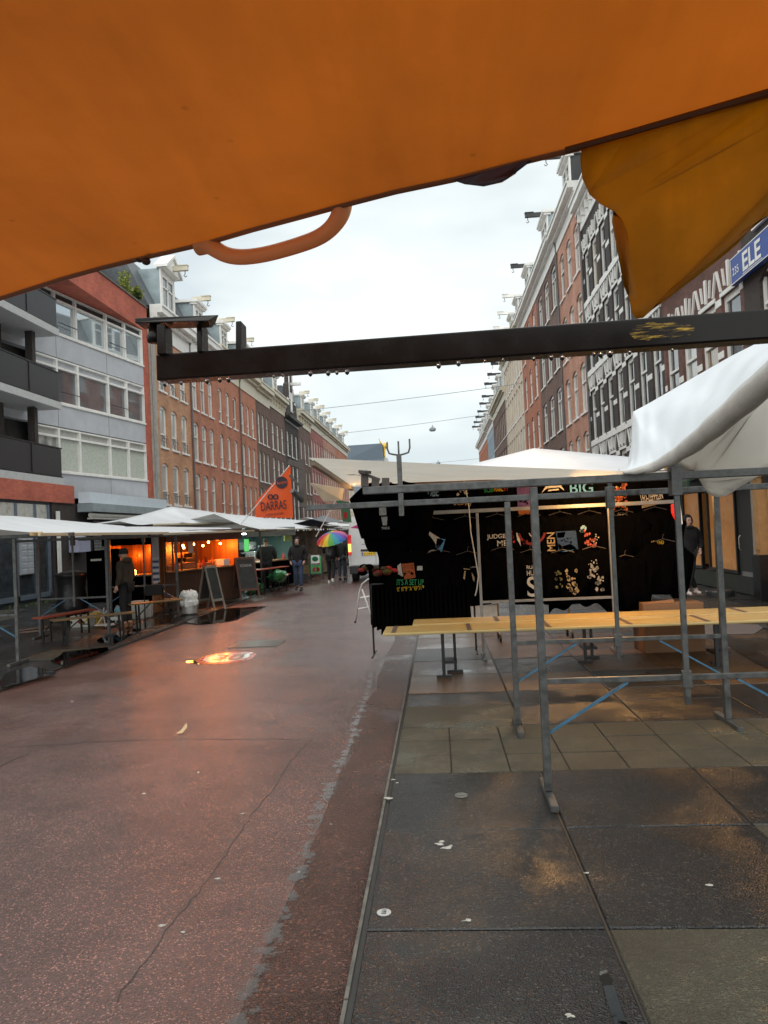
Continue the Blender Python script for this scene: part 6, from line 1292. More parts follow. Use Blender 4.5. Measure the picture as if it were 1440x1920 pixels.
M_ow = woodmat('orange_wood_wall', (.17,.065,.02), (.40,.16,.05), 'X', sc=.5); M_brs = pm('brown_skirt', (.07,.030,.016), .7); M_brc = clothmat('brown_canopy', (.10,.035,.018), (.12,.03,.01), .15, .6)
oA, WA = food_stall('small orange lit stall behind the man in profile', (-8.45,19.0), (-7.22,19.0), 1.6, 2.02, .98, M_ow, M_blk, M_blk, 2, 20, None)
local_bulb(oA, WA, 0, .55, .8, 1.52, 60, (1,.22,.02), M_bulb); local_bulb(oA, WA, 1, 1.0, .6, 1.66, 40, (1,.22,.02), M_bulb)
mb = MB(); mb.box(.75,1.0,.9,1.3,.99,1.35); mb.box(.45,.62,1.0,1.3,.99,1.2); mb.build('dark_machine', M_black, oA, bevel=.01); mb = MB(); mb.lathe([(.03,0),(.035,.1),(.02,.12)], (.72,.1,.99)); mb.build('candle_jar', M_bulb, oA)
oB, WB = food_stall('large orange lit stall with a string of bulbs, bottles and a brown skirt', (-7.12,19.5), (-6.02,22.9), 1.9, 2.05, 1.0, pm('dim_brown_wall', (.16,.07,.035), .7), M_brs, M_brc, 8, 40, None, inner=woodmat('dim_orange_wall', (.10,.04,.014), (.28,.11,.035), 'Z', sc=.5))
for k, (x, y, z, e) in enumerate([(.55,.35,1.62,7),(1.25,.3,1.66,0),(1.55,.5,1.60,20),(1.75,.3,1.68,0),(2.6,.4,1.72,34),(2.75,.7,1.62,0),(3.2,.4,1.66,34)]): local_bulb(oB, WB, k, x, y, z, e, (1,.22,.02), M_bulb)
mb = MB(); mb.path([(.2,.3,1.85),(.55,.35,1.70),(1.25,.3,1.75),(1.75,.3,1.77),(2.6,.4,1.81),(3.2,.4,1.75),(3.5,.3,1.85)], .008, n=5); mb.build('light_string', M_black, oB)
rnd = random.Random(3)
xs_b = sorted(rnd.uniform(.2, WB-.2) for _ in range(26))
for k in range(26):
    x = xs_b[k]; y = rnd.uniform(.05,.5); hh = rnd.uniform(.12,.28); mb = MB(); mb.lathe([(.03,0),(.032,hh*.6),(.012,hh*.8),(.012,hh)], (x,y,1.012), n=8)
    m_ = rnd.choice([pm('bottle_amber', (.25,.08,.02), .15), pm('bottle_white', (.5,.42,.33), .3), pm('bottle_dark', (.03,.02,.015), .15), pm('bottle_red', (.35,.03,.02), .3)]); ob_ = mb.build('bottle', m_, None, o=(0,0,0)); ob_.parent = None
    M4 = Matrix.Translation(oB.location) @ Matrix.Rotation(oB.rotation_euler.z, 4, 'Z'); ob_.matrix_world = M4
    tag(ob_, ORD(k, 26)+' small bottle from the left on the large orange lit counter', 'bottle', 'bottles on the orange lit counter')
for k in range(4):
    mb = MB(); mb.box(.5+k*.75,1.0+k*.75,.25,.55,1.012,1.012+.12+.05*(k%2)); ob_ = mb.build('wooden_tray', woodmat('tray_wood', (.28,.14,.06), (.42,.22,.1), 'X'), o=(0,0,0)); ob_.matrix_world = M4
    tag(ob_, ['leftmost wooden tray on the orange lit counter','second wooden tray from the left on the orange lit counter','third wooden tray from the left on the orange lit counter','rightmost wooden tray on the orange lit counter'][k], 'tray', 'trays on the orange lit counter')
rnd = random.Random(31)
for sh in (1.32, 1.62):
    mb = MB(); mb.box(.1,WB-.9,1.55,1.84,sh,sh+.02); sf_ = mb.build('shelf', M_brs, oB); mb = MB(); x = .15
    while x < WB-1.0: w2 = rnd.uniform(.04,.14); mb.box(x,x+w2,1.6,1.75,sh+.021,sh+rnd.uniform(.08,.24)); x += w2+rnd.uniform(.01,.12)
    mb.build('shelf_goods', pm('shelf_goods', (.05,.03,.02), .5, col2=(.32,.20,.12), scale=9), sf_)
for k, (x, y, z0, z1, w2) in enumerate([(.9,.9,1.0,1.55,.28),(1.9,.7,1.0,1.3,.35),(2.35,.8,1.0,1.42,.22),(.35,.6,1.0,1.28,.3)]): mb = MB(); mb.box(x,x+w2,y,y+.3,z0+.012,z1); mb.build('dark_machine', M_black, oB, bevel=.01)
mb = MB(); mb.box(1.95,2.75,1.2,1.24,1.15,1.45); mb.build('menu_card', pm('card_yellow', (.75,.45,.12), .6), oB); mb = MB(); mb.box(1.12,1.34,.02,.04,1.45,1.78); mb.build('paper_sheet', pm('paper', (.6,.5,.42), .7), oB)
mb = MB(); mb.box(2.75,3.05,.0,.3,1.02,1.2); mb.build('leaning_card', M_white, oB)
for x in (.06, .38, .75, 1.4): mb = MB(); mb.box(x,x+.03,-.02,.02,1.0,2.0); mb.build('window_bar', pm('bar_brown', (.16,.09,.05), .5), oB)
ck = thing('striped_cloth', 'blue and white checked cloth hanging between the two orange lit stalls', 'cloth', (-7.2, 18.95, .75))
for k in range(9): mb = MB(); mb.box(0,.16,-.01,.0,k*.075,k*.075+.05); mb.build('stripe', pm('stripe_navy' if k % 2 else 'stripe_white', (.04,.05,.14) if k % 2 else (.5,.5,.52), .7), ck)
mb = MB(); mb.box(-.01,.17,.0,.012,-.0,1.3); mb.build('backing', pm('cloth_grey', (.35,.35,.37), .7), ck)
bscr = thing('black_screen', 'black cloth screen with a small white label left of the orange lit stall', 'screen', (-8.75, 18.6, .35))
mb = MB(); mb.grid(lambda u, v: (.85*u, .02*math.sin(u*20), 1.28*v+.05*u*v), 20, 4); mb.build('cloth', M_blk, bscr, solid=.01); mb = MB(); mb.box(.12,.40,-.035,-.03,1.04,1.09); mb.build('label_strip', M_white, bscr)
bag = thing('covered_pile', 'tall pile under a dark wrinkled plastic cover against the dark wall', 'covered goods', (-9.3, 18.9, 0))
mb = MB(); mb.lathe([(.36,0),(.40,.3),(.34,.7),(.38,1.02),(.42,1.08),(.2,1.15),(.02,1.17)], n=18); q = mb.build('cover', pm('black_plastic', (.02,.02,.022), .35, bump=.8, bscale=8), bag, smooth=True)
# benches, boxes and chairs on the left pavement
M_bench = woodmat('bench_wood', (.11,.065,.025), (.20,.12,.05), 'X'); M_benr = woodmat('bench_red', (.25,.035,.012), (.36,.06,.018), 'X')
def bench(label, pa, pb, z, wd, mat):
    a, b = G(*pa, z), G(*pb, z); d = b-a; W = d.length; o = thing('beer_bench', label, 'bench', (a.x,a.y,0), math.atan2(d.y, d.x), 'long benches on the left pavement')
    mb = MB(); mb.box(0,W,0,wd,z-.03,z); mb.build('tabletop', mat, o, bevel=.005)
    for x in (.22, W-.25):
        for yy in (.03, wd-.05):
            mb = MB(); mb.bar((x,yy,z-.03), (x+.02,yy,0), .03); mb.build('leg', M_black, o)
        mb = MB(); mb.bar((x,.03,.18),(x,wd-.05,.18),.02); mb.bar((x,wd/2,.2),(x+(.3 if x < W/2 else -.3),wd/2,z-.04),.02); mb.build('brace', M_black, o)
bench('orange red long bench under the nearest left canvas roof', (80,1158), (182,1141), .47, .26, M_benr)
bench('brown long bench nearest the road under the left canvas roof', (100,1163), (254,1147), .47, .26, M_bench)
bench('brown long bench right of the man in profile, before the bin', (242,1133), (343,1123), .50, .24, M_bench)
def carton(label, px, py, sx, sy, sz, m, z=0, rz=0, extra=None):
    q = G(px, py, z); o = thing('carton', label, 'box', (q.x,q.y,z), rz, 'boxes on the left pavement'); mb = MB(); mb.box(-sx/2,sx/2,0,sy,0,sz); mb.build('box', m, o, bevel=.004)
    mb = MB(); mb.box(-sx/2-.005,sx/2+.005,-.005,sy+.005,sz-.10,sz+.004); mb.build('lid', m, o, bevel=.003)
    if extra: extra(o, sx)
    return o
M_cw = pm('white_carton', (.50,.49,.46), .7); M_cy = pm('yellow_carton', (.60,.42,.05), .6)
def fruit(o, sx):
    mb = MB(); mb.ball((0,-.006,.12), .045, 8, 6, (1,.1,1)); mb.build('print', P_r, o); mb = MB(); mb.path([(.06,-.006,.06),(.1,-.006,.12),(.18,-.006,.17)], .02, n=6); mb.build('print', M_cy, o)
    mb = MB(); mb.box(-.2,-.17,-.008,-.006,.08,.14); mb.build('print', M_blk, o)
carton('white fruit carton with red and yellow print under the red bench', 150, 1176, .42, .3, .24, M_cw, extra=fruit)
carton('yellow carton touching the white fruit carton under the benches', 172, 1172, .24, .3, .25, M_cy)
carton('white storage box at the left end behind the man in profile', 256, 1160, .34, .3, .24, M_cw); carton('upper white storage box stacked behind the man in profile', 258, 1146, .32, .28, .22, M_cw, z=.245)
carton('lower right white box of the stack behind the man in profile', 272, 1157, .28, .3, .30, M_cw, rz=.2)
carton('small white box behind the near stall post', 182, 1165, .16, .2, .24, M_cw)
bg_ = thing('blue_bag', 'pale blue plastic bag standing beside the feet of the man in profile', 'bag', tuple(gl_(222, 1164)))
mb = MB(); mb.prism([(-.11,0,0),(.12,0,0),(.13,0,.28),(.06,0,.40),(.0,0,.30),(-.05,0,.36),(-.1,0,.26)], (0,.14,0)); mb.build('bag', pm('bag_cyan', (.16,.34,.42), .4, var=.5, scale=12), bg_, bevel=.02)
wc = thing('white_folding_chair', 'white folding chair lying collapsed on the wet pavement by the near post', 'chair', tuple(gl_(198, 1178)))
mb = MB(); mb.box(-.25,.15,-.02,.25,.05,.08); mb.build('seat', M_wt, wc, bevel=.03); mb = MB(); mb.box(-.12,.2,.35,.42,.12,.20); mb.build('backrest', M_wt, wc, bevel=.02)
for sx in (-.2,.18): mb = MB(); mb.path([(sx,.0,.06),(sx+.1,.2,.30),(sx+.16,.35,.42)], .012); mb.path([(sx+.2,.0,.03),(sx+.05,.25,.25),(sx,.4,.40)], .012); mb.build('leg', M_wt, wc)
def fchair(label, px, py, rz):
    q = G(px, py, 0); o = thing('folding_chair', label, 'chair', (q.x,q.y,0), rz, 'black folding chairs on the left pavement')
    for x in (-.2,.2):
        mb = MB(); mb.bar((x,.22,0),(x,-.16,.82),.022); mb.build('leg', M_black, o); mb = MB(); mb.bar((x,-.25,0),(x,.2,.46),.022); mb.build('leg', M_black, o)
    mb = MB(); mb.box(-.19,.19,-.12,.24,.44,.465); mb.build('seat', M_bench, o, bevel=.01); mb = MB(); mb.hexa([(-.19,-.14,.62),(.19,-.14,.62),(.19,-.12,.62),(-.19,-.12,.62)],[(-.17,-.19,.86),(.17,-.19,.86),(.17,-.17,.86),(-.17,-.17,.86)]); mb.build('backrest', M_black, o, bevel=.01)
fchair('black folding chair facing the road left of the bin', 290, 1168, R(20)); fchair('second black folding chair, half behind the first and nearer the bin', 316, 1160, R(-60))
bn = thing('rubbish_bin', 'round metal bin with a white liner bag spilling over the rim', 'bin', tuple(gl_(355, 1152)))
mb = MB(); mb.lathe([(.15,0),(.19,.04),(.19,.36)], n=20); mb.build('drum', pm('bin_metal', (.38,.38,.37), .4, metal=.6, var=.3), bn); rnd = random.Random(5)
mb = MB(); n_ = 26; prof = [(.205,.22),(.215,.30),(.20,.36),(.21,.46),(.19,.54),(.12,.58),(.0,.50)]
mb.faces([(r_*(1+rnd.uniform(-.10,.10))*math.cos(t), r_*(1+rnd.uniform(-.10,.10))*math.sin(t), z+rnd.uniform(-.03,.03)) for r_, z in prof for t in [j*2*math.pi/n_ for j in range(n_)]], [(i*n_+j, i*n_+(j+1) % n_, (i+1)*n_+(j+1) % n_, (i+1)*n_+j) for i in range(len(prof)-1) for j in range(n_)]); mb.build('liner_bag', pm('bag_white', (.62,.62,.60), .35, bump=.5, bscale=14), bn)
def aboard(label, px, py, w_, h_, sp, rz, frame_m, face_m, group='menu boards beside the road', fx=None):
    q = G(px, py, 0); o = thing('pavement_board', label, 'menu board', (q.x,q.y,0), rz, group)
    for sg in (-1, 1):
        f = MB(); P = lambda x, t, d=0: (x, sg*(sp*(1-t)+d), h_*t)
        for x0, x1 in ((-w_/2,-w_/2+.05),(w_/2-.05,w_/2)): f.hexa([P(x0,0),P(x1,0),P(x1,0,.03),P(x0,0,.03)],[P(x0,1),P(x1,1),P(x1,1,.03),P(x0,1,.03)])
        for t0, t1 in ((.95,1.0),(.2,.25)): f.hexa([P(-w_/2+.05,t0),P(w_/2-.05,t0),P(w_/2-.05,t0,.03),P(-w_/2+.05,t0,.03)],[P(-w_/2+.05,t1),P(w_/2-.05,t1),P(w_/2-.05,t1,.03),P(-w_/2+.05,t1,.03)])
        fr = f.build('frame', frame_m, o); b = MB(); b.hexa([P(-w_/2+.05,.25,.005),P(w_/2-.05,.25,.005),P(w_/2-.05,.25,.02),P(-w_/2+.05,.25,.02)],[P(-w_/2+.05,.95,.005),P(w_/2-.05,.95,.005),P(w_/2-.05,.95,.02),P(-w_/2+.05,.95,.02)]); b.build('board', face_m, fr)
    if fx: fx(o)
    return o
M_cbf = woodmat('board_frame', (.075,.03,.018), (.12,.05,.03), 'Z'); M_cbd = pm('chalkboard', (.018,.020,.019), .5, var=.5, scale=6)
aboard('narrow greyish wooden pavement board seen from its side beside the bin', 396, 1143, .42, 1.12, .30, R(62), woodmat('grey_board_wood', (.12,.11,.09), (.22,.19,.15), 'Z'), M_cbd)
def chalk(o):
    r = random.Random(2); c = pm('chalk', (.35,.36,.34), .8)
    text('KOSANA', c, o, (0,-.095,.98), (R(76),0,0), width=.36, height=.08)
    for k in range(5): mb = MB(); mb.box(-.17,.17-r.uniform(0,.14),-.16-.008*k,-.155-.008*k,.78-k*.09,.785-k*.09); 
aboard('dark chalkboard with brown frame right of the large orange lit stall', 461, 1122, .62, 1.22, .32, R(38), M_cbf, M_cbd, fx=chalk)
def gmenu(o):
    m = MB(); z = .60
    def Q(x, t): return (x, -(.22*(1-t)+.035), .95*t)
    def card(x0,x1,t0,t1,mt,nm='print',off=0): b = MB(); b.poly([Vector(Q(x0,t0))+V(0,-off,0),Vector(Q(x1,t0))+V(0,-off,0),Vector(Q(x1,t1))+V(0,-off,0),Vector(Q(x0,t1))+V(0,-off,0)]); b.build(nm, mt, o)
    card(-.14,.16,.60,.88, P_gr); card(-.03,.06,.62,.86, P_w, off=.004); card(.05,.17,.64,.84, P_r, off=.008); card(-.15,.17,.90,.93, P_w)
    for sgn, mt in ((-1, P_c), (1, P_r)):
        b = MB(); pts = [Vector(Q(sgn*.02+sgn*.13*math.cos(t), .42+.105*math.sin(t)))+V(0,-.01,0) for t in [(-math.pi/2)+k*math.pi/10 for k in range(11)]]; b.poly(pts); b.build('print', mt, o)
aboard('green menu board with meat pictures standing by the walking man', 594, 1086, .52, .98, .22, R(4), M_dark, pm('menu_green', (.06,.42,.10), .4, var=.1), fx=gmenu)
sg_ = thing('small_green_sign', 'small white and green sign on top of the goods behind the green menu board', 'sign', tuple(at(591, 1049, 29.9)))
mb = MB(); mb.box(-.17,.17,0,.03,-.15,.17); mb.build('panel', M_white, sg_); mb = MB(); mb.ball((0,-.005,.02), .11, 12, 8, (1.1,.1,.9)); mb.build('print', P_g, sg_)
# bright food stall with a white tube lamp
oC, WC_ = food_stall('bright white lit food stall with steel machines and bottles below the orange flag', (-6.35,24.9), (-5.45,28.6), 1.6, 2.1, .95, pm('stall_teal', (.06,.12,.11), .6), M_blk, clothmat('grey_green_canopy', (.35,.4,.38), (.3,.36,.33), .2, .5), 0, 0, None, ends=(False, True))
M_tube = pm('white_tube_lamp', (1,1,1), .4, emit=(.85,1,.92), es=14, var=0)
mb = MB(); mb.tube((.1,.35,1.93),(2.9,.35,1.93),.022); mb.build('tube_lamp', M_tube, oC)
al = bpy.data.lights.new('tube', 'AREA'); al.shape = 'RECTANGLE'; al.size = 2.6; al.size_y = .1; al.energy = 34; al.color = (.85,1,.93); ao = bpy.data.objects.new('tube_light', al); C.objects.link(ao); ao.parent = oC; ao.location = (1.4,.4,1.88)
M_ss = pm('stainless', (.55,.57,.56), .25, metal=.8)
for k, (x0, x1, z0, z1, y0) in enumerate([(.35,.85,.96,1.35,.9),(1.0,1.5,1.30,1.62,1.1),(1.7,2.3,.96,1.30,.5),(2.4,3.0,1.35,1.65,1.1),(2.9,3.3,.96,1.5,.6)]): mb = MB(); mb.box(x0,x1,y0,y0+.4,z0,z1); mb.build('steel_unit', M_ss, oC, bevel=.02)
mb = MB(); mb.box(.0,WC_-.1,1.1,1.45,1.24,1.27); mb.build('shelf', M_ss, oC)
mb = MB(); mb.box(3.0,3.6,-.06,-.02,1.62,1.98); mb.build('menu_panel', pm('menu_panel_green', (.10,.26,.05), .5, col2=(.45,.42,.08), scale=14), oC)
mb = MB(); mb.box(.02,.28,-.02,.02,1.35,1.75); mb.build('green_label', pm('neon_green', (.12,.6,.12), .4, emit=(.15,.8,.2), es=.5), oC)
M5 = Matrix.Translation(oC.location) @ Matrix.Rotation(oC.rotation_euler.z, 4, 'Z')
for k, (x, c_, lb_) in enumerate([(.12,(.5,.05,.03),'red sauce bottle at the left end of the bright stall counter'),(.28,(.75,.4,.02),'orange sauce bottle beside the red one on the bright stall counter'),(.46,(.05,.08,.4),'blue bottle on the bright stall counter'),(.62,(.6,.6,.6),'white bottle right of the blue one on the bright stall counter'),(1.9,(.6,.5,.1),'yellow bottle in the middle of the bright stall counter'),(2.9,(.5,.04,.03),'red bottle at the right end of the bright stall counter')]):
    mb = MB(); mb.lathe([(.04,0),(.045,.14),(.02,.19),(.015,.23)], (x,-.03,.965), n=8); ob_ = mb.build('sauce_bottle', pm('sauce_%d' % k, c_, .3), o=(0,0,0)); ob_.matrix_world = M5; tag(ob_, lb_, 'bottle', 'bottles on the bright counter')
bench('narrow orange table board in front of the bright food stall', (489,1068), (543,1061), .80, .35, M_benr); bench('low bench half covered by the green folded parasol', (520,1080), (546,1075), .47, .26, M_benr)
def fparasol(label, pa, pb, za, zb):
    a, b = G(*pa, za), G(*pb, zb); o = thing('folded_green_parasol', label, 'parasol', tuple(a), 0, 'folded green parasols'); d = b-a; mb = MB(); n = 9
    mb.path([d*(k/n)+V(0,0,.03*math.sin(k*1.7)) for k in range(n+1)], [.03,.07,.12,.15,.17,.19,.20,.17,.12,.04], n=9); mb.build('canopy', pm('green_nylon', (.02,.17,.055), .35, var=.6, scale=5, bump=.6, bscale=9), o); mb = MB(); mb.tube(-d*.1, d*1.1, .018); mb.build('pole', M_wt, o)
fparasol('green folded parasol lying across the low bench', (503,1082), (536,1078), .42, .62); fparasol('green folded parasol lying on the ground by the kerb', (462,1110), (494,1100), .12, .15)
# goods and clutter of farther stalls, each a stall of its own
for k, (x, y_, w_, c_, lb_) in enumerate([(-6.6,32.5,1.7,(.10,.07,.05),'brown goods stall behind the walking man'),(-6.3,35.5,1.6,(.20,.15,.10),'stall with beige bags behind the green menu board'),(-6.2,39.5,1.5,(.06,.05,.05),'dark goods stall left of the rainbow umbrella'),(-6.2,45,1.6,(.12,.10,.09),'far market stall seen just left of the umbrella'),(-6,54,1.6,(.09,.08,.08),'farthest low market stall on the left side')]):
    o = thing('goods_stall', lb_, 'market stall', (x-.6, y_, 0), 0, 'farther goods stalls'); m_ = pm('goods_%d' % k, c_, .8, col2=tuple(v*2.2 for v in c_), scale=5, bump=.5)
    mb = MB(); mb.box(0,w_,0,2.2,.75,.8); mb.box(.02,w_-.02,.02,2.18,.02,.75); mb.build('table', m_, o); rnd = random.Random(k)
    mb = MB(); mb.grid(lambda u, v: (w_*u, .2+1.8*v, .82+.5*math.sin(math.pi*u)*math.sin(math.pi*v)*(.6+.4*math.sin(u*19+v*13))), 14, 10); mb.build('goods', m_, o); mb = MB(); mb.box(0,w_,2.3,2.34,.8,2.0); mb.build('back_cloth', m_, o)
# orange flag
fg_ = thing('orange_flag', 'orange triangular banner with dark coffee emblem and lettering on a slanted pole', 'flag', tuple(at(545, 870, 22)))
def fl(px, py, Y=22.0): return at(px, py, Y)-Vector(fg_.location)
M_of = clothmat('orange_flag_cloth', (.80,.10,.012), (.75,.09,.008), .35, .5, stain_shade=.06, bump=.05, wet=0)
mb = MB()
def ff(u, v):   # u across, v down
    l_ = Vector(fl(545,871)).lerp(fl(478,942), v/.72) if v < .72 else Vector(fl(478,942)).lerp(fl(480,970), (v-.72)/.28); r_ = Vector(fl(545,871)).lerp(fl(549,971), v); p = l_.lerp(r_, u); p.y += .05*math.sin(u*5+v*3)*u; return p
mb.grid(ff, 16, 20); mb.build('cloth', M_of, fg_, smooth=True)
mb = MB(); mb.tube(fl(450,985), fl(546,869), .014); mb.build('pole', M_wt, fg_)
M_ink = pm('flag_ink', (.022,.012,.02), .7)
tx = lambda s, px, py, w_, h_: text(s, M_ink, fg_, Vector(fl(px,py))+V(0,-.075,0), (R(90), R(-2.5), 0), width=w_/1440*22, height=h_/1440*22, bold=.008)
tx('DARRAS', 514, 948, 49, 17); tx('COFFEE ROASTERS', 516, 964, 34, 3.6)
c0 = Vector(fl(529,905))+V(0,-.07,0); mb = MB(); mb.prism([c0+V(.175*math.cos(t),0,.175*math.sin(t)) for t in [k*math.pi/12 for k in range(24)]], (0,-.004,0)); mb.build('emblem_disc', M_ink, fg_); text('Aroma', M_of, fg_, c0+V(0,-.008,0), (R(90),R(-8),0), width=.29, height=.10)
for dx in (-1, 1):
    c1 = Vector(fl(513+dx*4.8,932))+V(0,-.075,0); mb = MB()
    for k in range(16): a, b = k*math.pi/8, (k+1)*math.pi/8; mb.prism([c1+V(.085*math.cos(a),0,.085*math.sin(a)), c1+V(.085*math.cos(b),0,.085*math.sin(b)), c1+V(.035*math.cos(b),0,.05*math.sin(b)), c1+V(.035*math.cos(a),0,.05*math.sin(a))], (0,-.004,0))
    mb.build('bean_ring', M_ink, fg_)
gf = thing('green_flag', 'dark green and red banner hanging behind the bulb beside the t-shirt stall', 'flag', tuple(at(640, 948, 24)))
mb = MB(); mb.prism([(-.2,0,.2),(.25,0,.1),(.3,0,-.55),(.02,0,-.5),(-.02,0,-.1)], (0,.02,0)); mb.build('cloth', clothmat('green_flag_cloth', (.02,.12,.04), (.02,.15,.04), .3, .6), gf); mb = MB(); mb.prism([(.05,-.01,-.2),(.18,-.01,-.22),(.16,-.01,-.42),(.06,-.01,-.4)], (0,.008,0)); mb.build('red_patch', P_r, gf); mb = MB(); mb.tube((-.85,0,-.95),(-.15,0,.2),.014); mb.build('pole', M_wt, gf)
# ------------------------------------------------------------------ small things on the ground
def rz_(p): u = (p.x-KL)/(KR-KL); return -.05+.045*(1-(2*u-1)**2)
q = G(340, 1378, -.02); lf = thing('crumpled_paper', 'crumpled beige paper cone lying in the middle of the red road', 'litter', (q.x,q.y,rz_(q)))
mb = MB(); mb.faces([(-.05,0,.0),(.02,-.03,.012),(.05,.03,.055),(.0,.02,.03),(.035,.05,.085),(-.02,.045,.02)], [(0,1,3),(1,2,3),(3,2,4),(0,3,5),(5,3,4),(0,1,5)]); mb.build('sheet', pm('beige_paper', (.48,.36,.20), .7), lf, solid=.002)
rnd = random.Random(21)
M_lit = pm('white_scrap', (.38,.37,.33), .6, var=.5, scale=60)
spots = [(728,1497,.05),(737,1462,.025),(745,1468,.02),(824,1583,.045),(838,1590,.05),(828,1578,.03),(845,1586,.02),(408,1646,.025),(343,1746,.02),(303,1735,.03),(135,1316,.03),(877,1726,.03),(1100,1637,.02),(1330,1660,.03),(455,1525,.02),(270,1491,.02),(372,1450,.018),(620,1540,.015),(1068,1905,.03),(560,1630,.015)]
spots.sort(key=lambda t: (t[0] > 700, t[0]))
for kk, (px, py, s) in enumerate(spots):
    k = kk if px <= 700 else kk-sum(1 for t in spots if t[0] <= 700)
    z = 0.004 if px > 700 else -.02; q = G(px, py, z); zz = .004 if px > 700 else rz_(q)+.001
    mb = MB(); mb.prism(blob(q.x, q.y, s*.55, s*.36, zz, 50+k, n=9, rough=.6), (0,0,.003)); tag(mb.build('paper_scrap', M_lit), ORD(k, 20)+' flat white paper scrap, counted along the '+('dark slabs' if px > 700 else 'red road')+' from the left', 'litter', 'flattened scraps on the ground')
q = G(720, 1711, .004); dk = thing('ground_marker', 'round white metal marker numbered 193 set in a dark slab', 'marker', (q.x,q.y,.003))
mb = MB(); mb.lathe([(.034,0),(.034,.003)], n=22); mb.build('disc', pm('marker_white', (.42,.42,.40), .4), dk); text('193', M_black, dk, (0,0,.0045), (0,0,R(-90)), width=.04, height=.022, ext=.0005)
q = G(865, 1491, .004); dk = thing('ground_marker', 'round dark valve cover with a bar across, set in a slab by the near post', 'cover', (q.x,q.y,.002))
mb = MB(); mb.path([(.04*math.cos(t),.04*math.sin(t),.002) for t in [k*math.pi/10 for k in range(21)]], .004, n=6); mb.tube((-.03,0,.003),(.03,0,.003),.004); mb.build('rim', pm('cover_metal', (.25,.24,.2), .4, metal=.5), dk); mb = MB(); mb.lathe([(.038,0),(.038,.002)], n=20); mb.build('lid', M_dark, dk)
q = G(483, 1208, -.01); mh = thing('manhole_cover', 'rectangular ribbed manhole cover in the red road', 'manhole cover', (q.x,q.y,rz_(q)+.002))
mb = MB(); mb.box(-.42,.42,-.38,.38,0,.006); mb.build('plate', pm('iron_plate', (.12,.115,.10), .35, metal=.5), mh)
mb = MB()
for i in range(11):
    for j in range(6): mb.box(-.38+i*.07,-.345+i*.07,-.34+j*.12,-.27+j*.12,.0065,.011)
mb.build('ribs', pm('iron_rib', (.18,.17,.15), .3, metal=.5), mh)
q = G(425, 1235, -.02); rs_ = thing('painted_speed_roundel', 'worn white roundel with red rim painted on the road under the bulb reflections', 'road marking', (q.x,q.y,rz_(q)+.0016))
mb = MB(); mb.prism([(.44*math.cos(t),.56*math.sin(t),0) for t in [k*math.pi/20 for k in range(40)]], (0,0,.0015)); mb.build('red_rim', pm('road_red', (.30,.045,.03), .25, var=.4, scale=9, rvar=.15), rs_)
mb = MB(); mb.prism([(.34*math.cos(t),.44*math.sin(t),.0025) for t in [k*math.pi/20 for k in range(40)]], (0,0,.0015)); mb.build('white_field', pm('road_white', (.42,.41,.38), .2, var=.4, scale=7, rvar=.14), rs_)
text('30', pm('road_black', (.05,.045,.04), .3), rs_, (.05,0,.0055), (0,0,0), width=.42, height=.5, ext=.0005, bold=.01)
for k, (px, py, ln, an) in enumerate([(30,1190,.7,.3),(38,1186,.6,.5),(44,1192,.55,.15),(52,1188,.5,.6)]):
    q = G(px, py, 0); mb = MB(); mb.bar((q.x,q.y,.03+.02*k),(q.x+ln*math.cos(an+.6),q.y+ln*math.sin(an+.6),.03+.015*k),.07,.02); tag(mb.build('loose_plank', woodmat('splintered_wood', (.22,.13,.09), (.40,.28,.20), 'X')), ['lowest loose plank of the small heap behind the near left post','second loose plank of the small heap behind the near left post','third loose plank of the small heap behind the near left post','topmost loose plank of the small heap behind the near left post'][k], 'plank', 'loose planks on the left pavement')
# weeds along the foot of the left wall
mb = MB(); rnd = random.Random(8)
for k in range(500):
    y_ = rnd.uniform(22,30); x_ = -12.9+abs(rnd.gauss(0,.18)); h_ = rnd.uniform(.04,.14); a = rnd.uniform(0,6); mb.poly([(x_,y_,-.01),(x_+.02*math.cos(a),y_+.02*math.sin(a),-.01),(x_+.05*math.cos(a+1),y_+.05*math.sin(a+1),h_)])
tag(mb.build('weeds', M_leafd, o=(-12.9,26,0)), 'low green weeds along the foot of the left wall', 'weeds', kind='stuff')

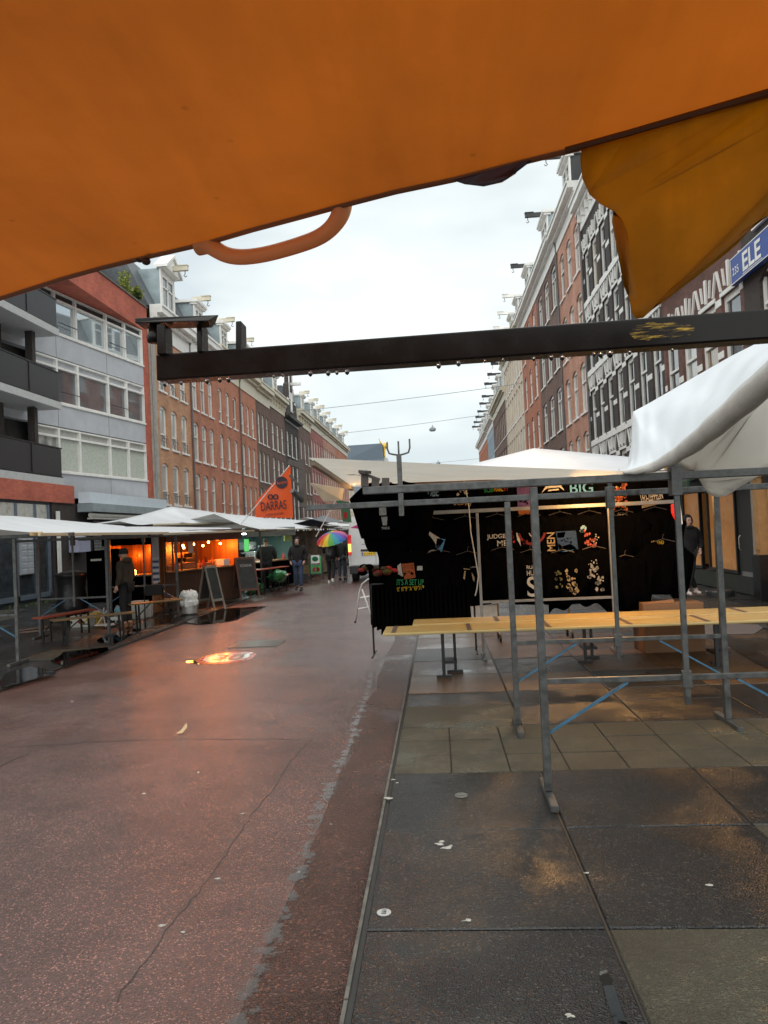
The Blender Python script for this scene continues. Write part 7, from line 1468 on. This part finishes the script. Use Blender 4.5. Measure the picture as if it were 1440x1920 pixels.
# more market goods and clutter
def crate(label, x, y, z, w_, d_, h_, c_, rz=0, name='produce_crate', group='stacked crates on the left pavement'):
    m_ = pm('crate_%02d%02d' % (int(c_[0]*99), int(c_[2]*99)), c_, .55, var=.3, scale=14); o = thing(name, label, 'crate', (x,y,z), rz, group); mb = MB()
    mb.box(-w_/2,w_/2,0,d_,0,.02)
    for k in range(4):
        z0 = .03+k*h_/4; mb.box(-w_/2,w_/2,0,.015,z0,z0+h_/4-.02); mb.box(-w_/2,w_/2,d_-.015,d_,z0,z0+h_/4-.02); mb.box(-w_/2,-w_/2+.015,.015,d_-.015,z0,z0+h_/4-.02); mb.box(w_/2-.015,w_/2,.015,d_-.015,z0,z0+h_/4-.02)
    for sx in (-1,1):
        for yy in (.02,d_-.05): mb.box(sx*(w_/2-.035)-.015,sx*(w_/2-.035)+.015,yy,yy+.03,0,h_)
    mb.build('crate', m_, o)
for k, (x, y, z, c_, lb_) in enumerate([(-7.4,24.3,0,(.03,.05,.12),'dark blue crate lowest in the stack left of the bright food stall'),(-7.4,24.3,.3,(.14,.02,.02),'dark red crate in the middle of the stack by the bright food stall'),(-7.38,24.32,.6,(.03,.10,.05),'green crate on top of the stack by the bright food stall'),(-5.35,29.6,0,(.04,.04,.04),'black crate on the kerb behind the walking man'),(-5.3,29.6,.3,(.16,.12,.05),'tan crate on top of the black crate behind the walking man'),(-8.6,16.6,0,(.05,.04,.03),'brown crate under the nearest canvas roof beside the black screen')]):
    crate(lb_, x, y, z, .5, .36, .29, c_, .1*k)
for k, (px, py, lb_) in enumerate([(1140,1152,'flattened cardboard sheet on the pavement behind the plank tables, left one'),(1185,1148,'flattened cardboard sheet on the pavement beside the tall cardboard box')]):
    q = G(px, py, .004); mb = MB(); mb.box(-.5,.4,-.3,.4,0,.008); o = mb.build('cardboard_sheet', pm('wet_cardboard', (.13,.095,.065), .5, var=.3, scale=5), o=(0,0,0)); o.location = (q.x,q.y,.004+.012*k); o.rotation_euler = (0,0,.4+.5*k); tag(o, lb_, 'cardboard')
wrk = thing('clothes_rail', 'low wheeled clothes rail standing empty behind the black t-shirts', 'clothes rack', (.9, 12.3, 0))
mb = MB(); mb.tube((0,0,.16),(1.1,0,.16),.014); mb.tube((0,0,.16),(0,0,1.4),.014); mb.tube((1.1,0,.16),(1.1,0,1.4),.014); mb.tube((0,0,1.4),(1.1,0,1.4),.014); mb.tube((0,-.25,.12),(0,.25,.12),.016); mb.tube((1.1,-.25,.12),(1.1,.25,.12),.016); mb.build('rail', pm('ochre_rail', (.35,.24,.12), .4, metal=.3), wrk)
for x in (0,1.1):
    for y_ in (-.24,.24): mb = MB(); mb.tube((x-.015,y_,.055),(x+.015,y_,.055),.055,n=14); mb.build('wheel', M_black, wrk)
